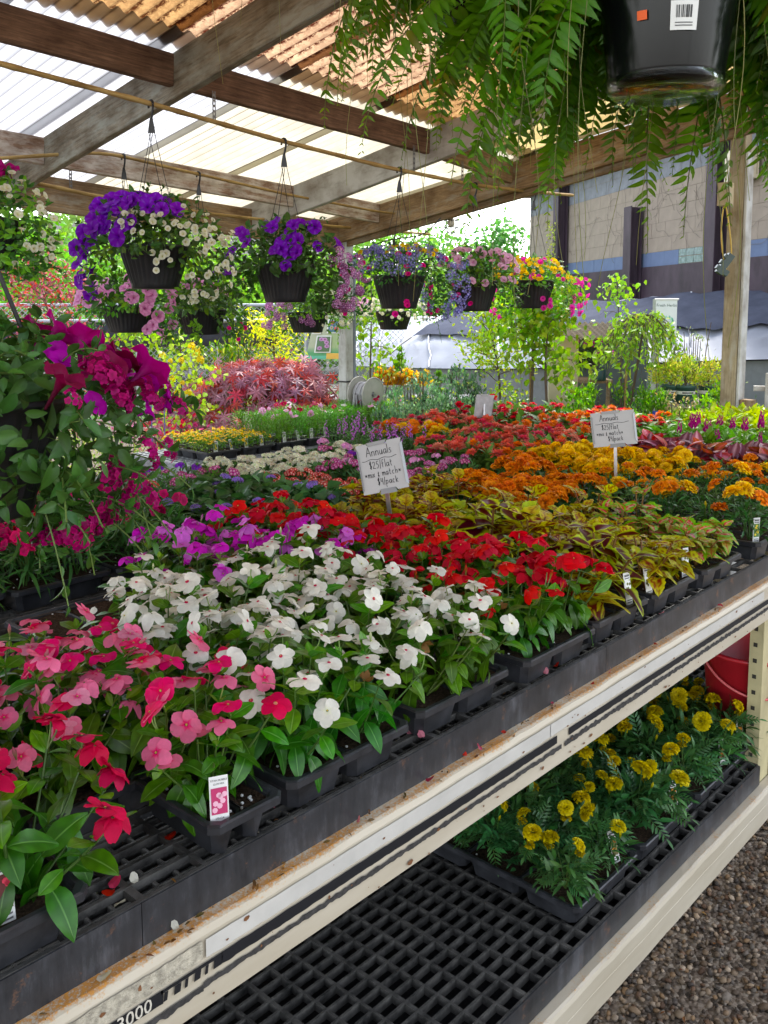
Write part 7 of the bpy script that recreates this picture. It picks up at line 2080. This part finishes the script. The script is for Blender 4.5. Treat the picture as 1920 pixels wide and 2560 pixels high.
def frame_pic(u0, u1, v0, v1, bg, fc, n_):
    g = Geo(); g.add([bl(u0, v0, .012), bl(u1, v0, .012), bl(u1, v1, .012), bl(u0, v1, .012)], [(0, 1, 2, 3)], (.75, .75, .72)); e = .04
    g.add([bl(u0 + e, v0 + e, .016), bl(u1 - e, v0 + e, .016), bl(u1 - e, v1 - e, .016), bl(u0 + e, v1 - e, .016)], [(0, 1, 2, 3)], bg)
    for q in range(n_):
        cu_, cv = rng.uniform(u0 + .1, u1 - .1), rng.uniform(v0 + .12, v1 - .12)
        for b2 in range(8):
            a0 = b2 * PI / 4; r_ = .075; g.add([bl(cu_, cv, .02 + q * .001), bl(cu_ + r_ * math.cos(a0 - .3), cv + r_ * math.sin(a0 - .3), .02 + q * .001), bl(cu_ + r_ * 1.1 * math.cos(a0), cv + r_ * 1.1 * math.sin(a0), .02 + q * .001), bl(cu_ + r_ * math.cos(a0 + .3), cv + r_ * math.sin(a0 + .3), .02 + q * .001)], [(0, 1, 2, 3)], fc)
        g.add([bl(cu_ + .03 * math.cos(v), cv + .03 * math.sin(v), .022 + q * .001) for v in np.arange(6) * PI / 3], [list(range(6))], (.25, .08, .2))
    part('picture', g, COLM, bn)
frame_pic(.22, .72, .18, .86, (.10, .18, .08), (.62, .30, .58), 5); frame_pic(.05, .35, .92, 1.4, (.5, .35, .06), (.75, .5, .05), 2); frame_pic(.55, 1.0, .95, 1.5, (.08, .16, .28), (.60, .10, .06), 3)
g = Geo(); g.add([bl(.0, -.08, .006), bl(1, -.08, .006), bl(1, .06, .006), bl(0, .06, .006)], [(0, 1, 2, 3)], (.12, .45, .30)); g.add([bl(.6, -.07, .009), bl(.98, -.07, .009), bl(.98, .16, .009), bl(.6, .16, .009)], [(0, 1, 2, 3)], (.75, .45, .08)); part('print', g, COLM, bn)

# ------------------------------------------------------------------ chain-link fence, street side
FX0, FX1 = at(-150, 800, 11.5), at(1010, 800, 12.5)
fd = unit((FX1 - FX0) * np.array([1, 1, 0])); FL_ = np.linalg.norm((FX1 - FX0)[:2]); fz = at(300, 763, 11.8)[2]
fen = thing('chain_link_fence', 'grey chain-link fence along the street behind the nursery', 'fence', (FX0[0], FX0[1], 0))
FS = simple('fence_wire', (.36, .38, .40), .4, .5, .6, .1)
g = Geo(); H_ = fz; s_ = .075
xs = np.arange(-H_, FL_, s_)
for x in xs:
    for sg in (1, -1):
        a0, a1 = (x, x + H_) if sg > 0 else (x + H_, x)
        z0, z1 = .0, H_
        if a0 < 0: z0 += (-a0) / (a1 - a0) * H_; a0 = 0
        if a1 < 0: z1 = z0 + 0; 
        if a0 > FL_: z0 = (a0 - FL_) ; a0 = FL_
        if a1 > FL_: z1 = FL_ - x; a1 = FL_
        if a1 < 0: z1 = H_ - (0 - a1) ; a1 = 0
        if z1 - z0 < .05: continue
        p0, p1 = fd * a0 + UPV * z0, fd * a1 + UPV * z1; u_ = np.array([-fd[1], fd[0], 0]) * .0035
        v_ = unit(np.cross(p1 - p0, u_)) * .0035
        g.add([p0 + u_, p0 - u_ * .5 + v_, p0 - u_ * .5 - v_, p1 + u_, p1 - u_ * .5 + v_, p1 - u_ * .5 - v_], [(0, 1, 4, 3), (1, 2, 5, 4), (2, 0, 3, 5)])
part('chain_mesh', g, FS, fen)
g = Geo(); g.tube([UPV * H_, fd * FL_ + UPV * H_], .024, 8); part('top_rail', g, FS, fen, True)
for x in np.arange(.2, FL_, 2.2): g = Geo(); g.tube([fd * x, fd * x + UPV * (H_ + .05)], .03, 8); part('fence_post', g, FS, fen, True)

# dark shade awning on steel legs
A0, A1 = at(-140, 800, 8.6), at(690, 806, 9.4)
aw = thing('shade_awning', 'dark shade cloth awning on grey pipe legs beyond the left baskets', 'awning', (0, 0, 0))
zr = at(300, 806, 9.0)[2]; zl = at(300, 868, 9.2)[2]
n_ = 14; P = []
for j in range(6):
    row = []
    for i in range(n_):
        u = i / (n_ - 1); q = j / 5
        p_ = A0 * (1 - u) + A1 * u; z = zr * (1 - q) + zl * q - .05 * math.sin(PI * q) * (1 + .3 * math.sin(u * 20)); row.append((p_[0] + HV[0] * (q * .15), p_[1] + HV[1] * (q * .15), z if q > 0 else zr))
    P.append(row)
g = Geo(); g.grid(np.array(P)); part('shade_cloth', g, SHADE, aw, True)
g = Geo(); g.tube([A0 * np.array([1, 1, 0]) + UPV * (zr + .01), A1 * np.array([1, 1, 0]) + UPV * (zr + .01)], .022, 8); part('pipe_rail', g, FS, aw, True)
for px in (478, 548, 60): p_ = at(px, 900, 9.0 + px * .0008); g = Geo(); g.tube([(p_[0], p_[1], 0), (p_[0], p_[1], zr)], .022, 8); part('pipe_leg', g, FS, aw, True)

# yellow and green shrubs beside the maple
YEL_L = [lf(.05, .018, (.60, .54, .06), .2, 2), lf(.045, .016, (.44, .48, .06), .2, 2)]
b_ = at(690, 1000, 9.0); tree('golden_conifer', 'golden yellow feathery young tree behind the red maple', (b_[0], b_[1], 0), [(0, 0, 0), (0, 0, .7), (-.02, 0, 1.25), (-.03, 0, at(655, 810, 9.0)[2])], .016, YEL_L, 1500, .05, 26, .42, -.1, .3, .18, bup=.35)
b_, z_ = up_to(590, 850, 8.6); shrub('bay_shrub', 'upright green shrub with lance leaves between the yellow blooms and the maple', 'shrub', b_, .30, z_, [lf(.065, .02, (.09, .20, .03), .15, 3), lf(.06, .02, (.24, .30, .04), .15, 3)], 1500, LEAF, 'column', .25, 12, None, None, .9, 50)
b_ = at(450, 1000, 7.4); LABT = lf(.05, .04, (.30, .42, .07), .2, 3)
tt_ = tree('laburnum', 'young tree with hanging yellow bloom clusters beside the blue label', (b_[0], b_[1], 0), [(0, 0, 0), (0, 0, .6), (.02, 0, 1.0), (.03, .02, at(470, 830, 7.4)[2])], .012, LABT, 420, .07, 20, .45, .6, .3, .2)
YB = TM('flower_cluster', umbel_T(.035, petals_T(5, .001, .016, .014, .2, (.72, .56, .02), (.80, .66, .03), 2, 1, seed=4), 16, 1.4, 4), PETAL)
for px, py in ((405, 893), (385, 912), (430, 950), (452, 905), (490, 890), (478, 870), (500, 905), (440, 985), (410, 965), (470, 985), (370, 905), (425, 905), (495, 880), (395, 990), (455, 960), (500, 960)):
    p_ = at(px, py, 7.3 + rng.normal(0, .15)) - np.array([b_[0], b_[1], 0]); place('flower_cluster', YB, tt_, frames(p_, np.array([1, 0, 0.]), np.array([0, 0, 1.]) - HV * .6, rng.uniform(.55, .9))[0])
b_ = at(330, 900, 8.0); tree('trailing_birch', 'weeping birch with bright heart-shaped leaves below the light pink basket', (b_[0], b_[1], 0), [(0, 0, 0), (0, 0, 1.0), (0, 0, 1.4), (.02, 0, 1.55)], .012, [BIR, BIR2], 240, .06, 14, .55, 1.1, .6, .2)
b_ = at(110, 1000, 8.0); RL = [lf(.05, .024, (.42, .12, .17), .2, 2), lf(.045, .02, (.50, .16, .20), .2, 2), lf(.04, .02, (.45, .09, .06), .2, 2)]
tree('red_leaf_tree', 'airy crab apple with pink and red young leaves at the left edge behind the baskets', (b_[0], b_[1], 0), [(0, 0, 0), rel((b_[0], b_[1], 0), 150, 880, 8.0), rel((b_[0], b_[1], 0), 110, 740, 8.0), rel((b_[0], b_[1], 0), 90, 690, 8.0)], .016, RL, 1500, .06, 46, .62, .15, .15, .25, bark=(.3, .2, .2))
for q, (px, py, d, c1_, lb) in enumerate([(470, 1075, 6.9, (.55, .10, .22), 'low plants with pink blooms left of the red maple'), (420, 1050, 7.2, (.60, .06, .10), 'low plants with red and yellow blooms below the yellow tree'), (300, 1040, 7.4, (.62, .28, .42), 'pale pink flowering plants seen through the near basket'), (200, 1000, 7.8, (.66, .40, .50), 'pink flowering shrub at the left, seen past the near basket')]):
    b_, z_ = up_to(px, py, d)
    def ex(t, z_=z_, c1_=c1_):
        fm = TM('flower', petals_T(6, .001, .022, .02, .15, c1_, c1_, 2, 1, seed=8), PETAL)
        for k in range(46): a_ = rng.uniform(0, 6.28); r_ = .32 * math.sqrt(rng.random()); place('flower', fm, t, frames(np.array([r_ * math.cos(a_), r_ * math.sin(a_), z_ * rng.uniform(.75, 1.05)]), rng.normal(0, 1, 3), -HV * .6 + UPV + rng.normal(0, .3, 3))[0])
    shrub('flowering_shrub', lb, 'shrub', b_, .36, z_, [lf(.035, .014, (.16, .28, .06), .2, 2), lf(.03, .012, (.30, .36, .10), .2, 2)], 900, LEAF, 'dome', .25, 8, None, None, .5, 24, extra=ex)

# ------------------------------------------------------------------ street beyond: lawn, road, house, trunk, trees
LAWN = simple('lawn', (.055, .14, .025), .9, .1, 0, .3, 3, .5, None, None, 80)
def strip(name, d0, d1, mat, z, x0=-1500, x1=1300):
    a, b_, c, d = at(x0, 800, d0), at(x1, 800, d0), at(x1, 800, d1), at(x0, 800, d1)
    g = Geo(); g.add([(p_[0], p_[1], z) for p_ in (a, b_, c, d)], [(0, 1, 2, 3)]); place(name, g.mesh(name, mat), None, kind='structure')
strip('lawn', 13.0, 17.5, LAWN, .004); strip('sidewalk', 17.5, 18.9, simple('pavement', (.36, .34, .31), .9, .1, 0, .12, 3), .006); strip('road', 19.4, 26, simple('asphalt', (.06, .06, .062), .9, .2, 0, .25, 6), .006); strip('far_lawn', 27, 44, LAWN, .006)
h0 = at(480, 800, 33); hs = thing('brick_house', 'red brick house across the street seen below the awning', 'house', (h0[0], h0[1], 0))
Mh = np.eye(4); Mh[:3, 0] = RT; Mh[:3, 1] = HV; BRK = simple('red_brick', (.36, .13, .10), .9, .1, 0, .2, 4, .2, None, None, 30)
g = Geo(); g.box((-9, 0, 0), (6, 7, 2.9), M=Mh); part('wall', g, BRK, hs)
g = Geo()
pr = [(-9.5, -.5, 2.9), (6.5, -.5, 2.9), (6.5, 7.5, 2.9), (-9.5, 7.5, 2.9), (-7, 3.5, 4.9), (4, 3.5, 4.9)]; g.add([Mh[:3, :3] @ np.array(p_) for p_ in pr], [(0, 1, 5, 4), (2, 3, 4, 5)]); g.add([Mh[:3, :3] @ np.array(p_) for p_ in pr], [(1, 2, 5), (3, 0, 4)]); part('roof', g, simple('grey_shingle', (.12, .115, .11), .9), hs)
for x in (-6, -2.2, 1.4, 4):
    g = Geo(); g.box((x, -.03, .9), (x + 1.2, .03, 2.2), M=Mh); wi = part('window', g, simple('house_window', (.03, .035, .045), .15), hs)
    g = Geo(); [g.box(q[0], q[1], M=Mh) for q in (((x - .06, -.05, .84), (x, .0, 2.26)), ((x + 1.2, -.05, .84), (x + 1.26, 0, 2.26)), ((x, -.05, 2.2), (x + 1.2, 0, 2.26)), ((x, -.05, .84), (x + 1.2, 0, .9)))]; part('frame', g, CARD, wi)
def big_tree(label, px, d, r_, zc, hz, col, n=2600, trunk=.18, name='street_tree', sz=.13):
    p_ = at(px, 800, d); t = thing(name, label, 'tree', (p_[0], p_[1], 0), 0, 'trees beyond the fence')
    g = Geo(); tg = Geo(); tk = np.array([(0, 0, 0), (.05, 0, zc * .4), (.1, .05, zc * .75), (.1, .1, zc + hz * .4)]); tg.tube(tk, [trunk, trunk * .8, trunk * .6, trunk * .25], 9, (.09, .07, .06), 0, False)
    for q in range(12):
        a = q * 2.4; e = np.array([math.cos(a) * r_ * .75, math.sin(a) * r_ * .75, zc + rng.uniform(-.3, .6) * hz]); tg.tube([tk[2], (tk[2] + e) / 2 + UPV * .2, e], [trunk * .4, trunk * .25, trunk * .08], 5, (.09, .07, .06), 0, False)
    T = lf(sz, sz * .6, col, .2, 2); n = int(n * 2.6); cl = 90
    for q in range(cl):
        v = unit(rng.normal(0, 1, 3)) * rng.uniform(.35, 1.0); c = np.array([v[0] * r_, v[1] * r_, zc + v[2] * hz]); k = n // cl
        P = c + rng.normal(0, .15, (k, 3)) * np.array([r_, r_, hz]) ; P[:, 2] = np.maximum(P[:, 2], .3); g.inst(T, frames(P, rng.normal(0, 1, (k, 3)), unit(P - np.array([0, 0, zc])) + rng.normal(0, .5, (k, 3)), rng.uniform(.7, 1.2, k)), jit(k, .2) * (1 + rng.normal(0, .12)))
    part('trunk', tg, BARK, t); part('crown', g, LEAF, t, True, 'stuff')
big_tree('street tree with a dark trunk seen below the awning', 505, 24, 3.0, 5.0, 2.2, (.10, .22, .04), 2200, .30)
big_tree('dense light green tree beyond the fence at the far left', 40, 17, 2.6, 1.7, 1.5, (.16, .30, .05), 3000)
big_tree('light green tree beyond the fence behind the light pink basket', 300, 19, 2.6, 1.7, 1.5, (.18, .32, .05), 3000)
big_tree('green tree beyond the fence between the two purple baskets', 560, 20, 2.6, 1.7, 1.5, (.15, .30, .05), 3000)
big_tree('green tree beyond the fence right of the second purple basket', 780, 21, 2.5, 1.7, 1.6, (.14, .28, .05), 2800)
big_tree('green tree behind the white tunnel, left of the blue lobelia basket', 930, 22, 2.3, 2.1, 2.0, (.12, .25, .05), 2600)
big_tree('distant tree crown showing above the tunnel under the cage lamp', 1150, 34, 3.5, 2.2, 2.4, (.11, .24, .06), 2600, .2, sz=.22)
big_tree('small distant tree by the corner of the block building', 1245, 30, 1.4, 2.6, 1.7, (.10, .22, .06), 1200, .15, sz=.2)
big_tree('pale green tree far beyond the street at the left', 160, 38, 6, 3.4, 3.0, (.17, .30, .07), 3000, .3, sz=.4)
big_tree('pale green tree far beyond the street behind the brick house', 640, 42, 7, 3.6, 3.2, (.15, .28, .07), 3200, .3, sz=.4)
big_tree('far tree behind the roof of the brick house', 430, 46, 6, 4.2, 3.2, (.14, .27, .07), 3000, .3, sz=.4)

# ------------------------------------------------------------------ small things
p_ = at(1128, 560, 6.55); cl = thing('cage_lamp', 'unlit work lamp in a wire cage clipped to the end rafter', 'lamp', p_)
zh = .075
g = Geo(); g.lathe([(.001, zh + .03), (.022, zh + .03), (.024, zh - .0), (.018, zh - .02), (.001, zh - .02)], 14); g.box((-.05, -.012, zh + .03), (.05, .012, zh + .045)); part('socket', g, BLACK, cl)
g = Geo(); g.lathe([(.014, zh - .02), (.018, zh - .035), (.026, zh - .06), (.027, zh - .075), (.018, zh - .094), (.001, zh - .10)], 16); part('bulb', g, simple('frosted_bulb', (.62, .56, .44), .3), cl, True)
g = Geo()
for q in range(8):
    a = q * PI / 4; g.tube([(.02 * math.cos(a), .02 * math.sin(a), zh), (.048 * math.cos(a), .048 * math.sin(a), zh - .05), (.050 * math.cos(a), .050 * math.sin(a), zh - .10), (.025 * math.cos(a), .025 * math.sin(a), zh - .135), (0, 0, zh - .14)], .0028, 4)
for z_, r_ in ((-.05, .048), (-.10, .050)): A = np.linspace(0, 2 * PI, 17); g.tube([(r_ * math.cos(v), r_ * math.sin(v), zh + z_) for v in A], .0028, 4)
part('cage', g, WIRE, cl)
cdp = [p_ + UPV * .12, at(1060, 590, 6.5), at(960, 600, 6.7), np.array([5.1, 5.02, ZR(5.1, 5.0) - .33])]
cdp = np.array(cdp); tt = np.linspace(0, 3, 20); cdp = np.stack([np.interp(tt, np.arange(4), cdp[:, i]) for i in range(3)], -1)
for _ in range(3): cdp[1:-1] = (cdp[:-2] + 2 * cdp[1:-1] + cdp[2:]) / 4
g = Geo(); g.tube(cdp - cdp[0], .005, 5); mesh_thing('electric_cord', g, BLACK, 'black electric cord running from the cage lamp to the white post', 'cord', cdp[0])
# outlet block on a yellow cord by the right post
ob = at(1812, 660, 4.95); op = thing('outlet_block', 'dark green three-way outlet block dangling on a yellow cord by the tan post', 'outlet', ob)
OG = simple('dark_green_plastic', (.012, .035, .028), .35)
axd = unit(RT * .55 + UPV * .8); sd_ = unit(np.cross(axd, HV)); Mo = np.eye(4); Mo[:3, 0] = sd_; Mo[:3, 1] = HV; Mo[:3, 2] = axd
g = Geo(); g.box((-.018, -.016, -.06), (.018, .016, .06), M=Mo); part('body', g, OG, op)
for q in (-.035, 0, .035): g = Geo(); g.box((.0185, -.013, q - .011), (.03, .013, q + .011), M=Mo); part('socket', g, OG, op)
g = Geo(); g.box((-.045, -.012, -.05), (-.0185, .012, -.02), M=Mo); part('side_arm', g, OG, op)
YC = simple('yellow_cord', (.55, .36, .05), .5)
top_ = at(1812, 500, 4.95) - ob
for sgn, en in ((1, axd * .06), (-1, -axd * .03 - sd_ * .04)):
    tt = np.linspace(0, 1, 14)[:, None]; mid = (top_ + en) / 2 + RT * (.015 if sgn > 0 else -.05) - UPV * .02
    C_ = (1 - tt) ** 2 * top_ + 2 * tt * (1 - tt) * mid + tt ** 2 * en; g = Geo(); g.tube(C_, .0042, 6); part('cord', g, YC, op, True)
g = Geo(); q0 = at(1812, 505, 4.95) - ob; g.box(tuple(q0 + np.array([-.03, -.03, -.02])), tuple(q0 + np.array([.04, .03, .10]))); part('junction_box', g, simple('tan_metal', (.42, .34, .2), .5), op)
# red bucket on the lower shelf
bk = on_z(1800, 1850, .181); bu = thing('red_bucket', 'red plastic bucket on the lower shelf behind the cream upright', 'bucket', tuple(on_z(1862, 1842, .181)))
RB = simple('red_plastic', (.40, .012, .022), .38, .5, 0, .12, 6)
g = Geo(); g.lathe([(.001, .004), (.105, .0), (.112, .006), (.142, .300), (.150, .302), (.152, .312), (.144, .316), (.138, .310), (.108, .012), (.001, .010)], 48); part('body', g, RB, bu, True)
g = Geo(); A = np.linspace(PI * .05, PI * .95, 24); g.tube([RT * .150 * math.cos(v) + UPV * (.285 - .09 * math.sin(v)) - HV * .150 * math.sin(v) for v in A], .004, 6); part('handle', g, simple('pink_handle', (.6, .12, .12), .4), bu, True)
# crumbs and dead leaves on the beam ledge and grating
g = Geo(); DL = lf(.016, .006, (.12, .065, .03), .5, 3)
k = 70; P = np.stack([rng.uniform(.35, 2.4, k), rng.uniform(.93, .957, k), np.full(k, .793)], -1); g.inst(DL, frames(P, rng.normal(0, 1, (k, 3)) * np.array([1, .4, .2]), np.array([0, 0, 1.]) + rng.normal(0, .4, (k, 3)), rng.uniform(.3, .9, k)), jit(k, .3))
k = 60; P = np.stack([rng.uniform(.5, 2.5, k), rng.uniform(.965, 1.3, k), np.full(k, .853)], -1); g.inst(DL, frames(P, rng.normal(0, 1, (k, 3)) * np.array([1, 1, .1]), np.array([0, 0, 1.]), rng.uniform(.3, .7, k)), jit(k, .3))
k = 120; P = np.stack([rng.uniform(1.4, 3.5, k), rng.uniform(-.2, .9, k), np.full(k, .012)], -1); g.inst(DL, frames(P, rng.normal(0, 1, (k, 3)) * np.array([1, 1, .1]), np.array([0, 0, 1.]), rng.uniform(.5, 1.4, k)), jit(k, .3) * np.array([1.5, 1.4, 1]))
PT = petals_T(1, .002, .020, .018, .25, (.8, .8, .8), (.9, .9, .9), 3, 1, 0, .12, seed=77)
k = 46; P = np.stack([rng.uniform(.5, 2.6, k), rng.choice([.942, .95, .975, 1.0, 1.05], k) + rng.normal(0, .006, k), np.where(rng.random(k) < .5, .795, .856)], -1); P[:, 2] = np.where(P[:, 1] < .960, .795, .856); fc = np.array([(.75, .72, .62), (.70, .12, .22), (.6, .01, .02), (.72, .28, .36)])
g.inst(PT, frames(P, rng.normal(0, 1, (k, 3)) * np.array([1, 1, .1]), np.array([0, 0, 1.]) + rng.normal(0, .3, (k, 3)), rng.uniform(.5, .9, k)), fc[np.clip((P[:, 0] * 1.9 - .6).astype(int), 0, 3) * 0 + rng.integers(0, 4, k)] * rng.uniform(.5, 1, (k, 1)))
k = 500; P = np.stack([rng.uniform(.3, 2.6, k), rng.uniform(.93, 1.25, k), np.full(k, .8525)], -1); P[:, 2] = np.where(P[:, 1] < .96, .7915, .8525); g.inst((PT[0] * .12, PT[1], PT[2] * 0 + np.array([.04, .026, .016])), frames(P, rng.normal(0, 1, (k, 3)), rng.normal(0, 1, (k, 3)), rng.uniform(.5, 1.6, k)), jit(k, .3))
place('leaf_litter', g.mesh('leaf_litter', LEAF), None, kind='stuff')
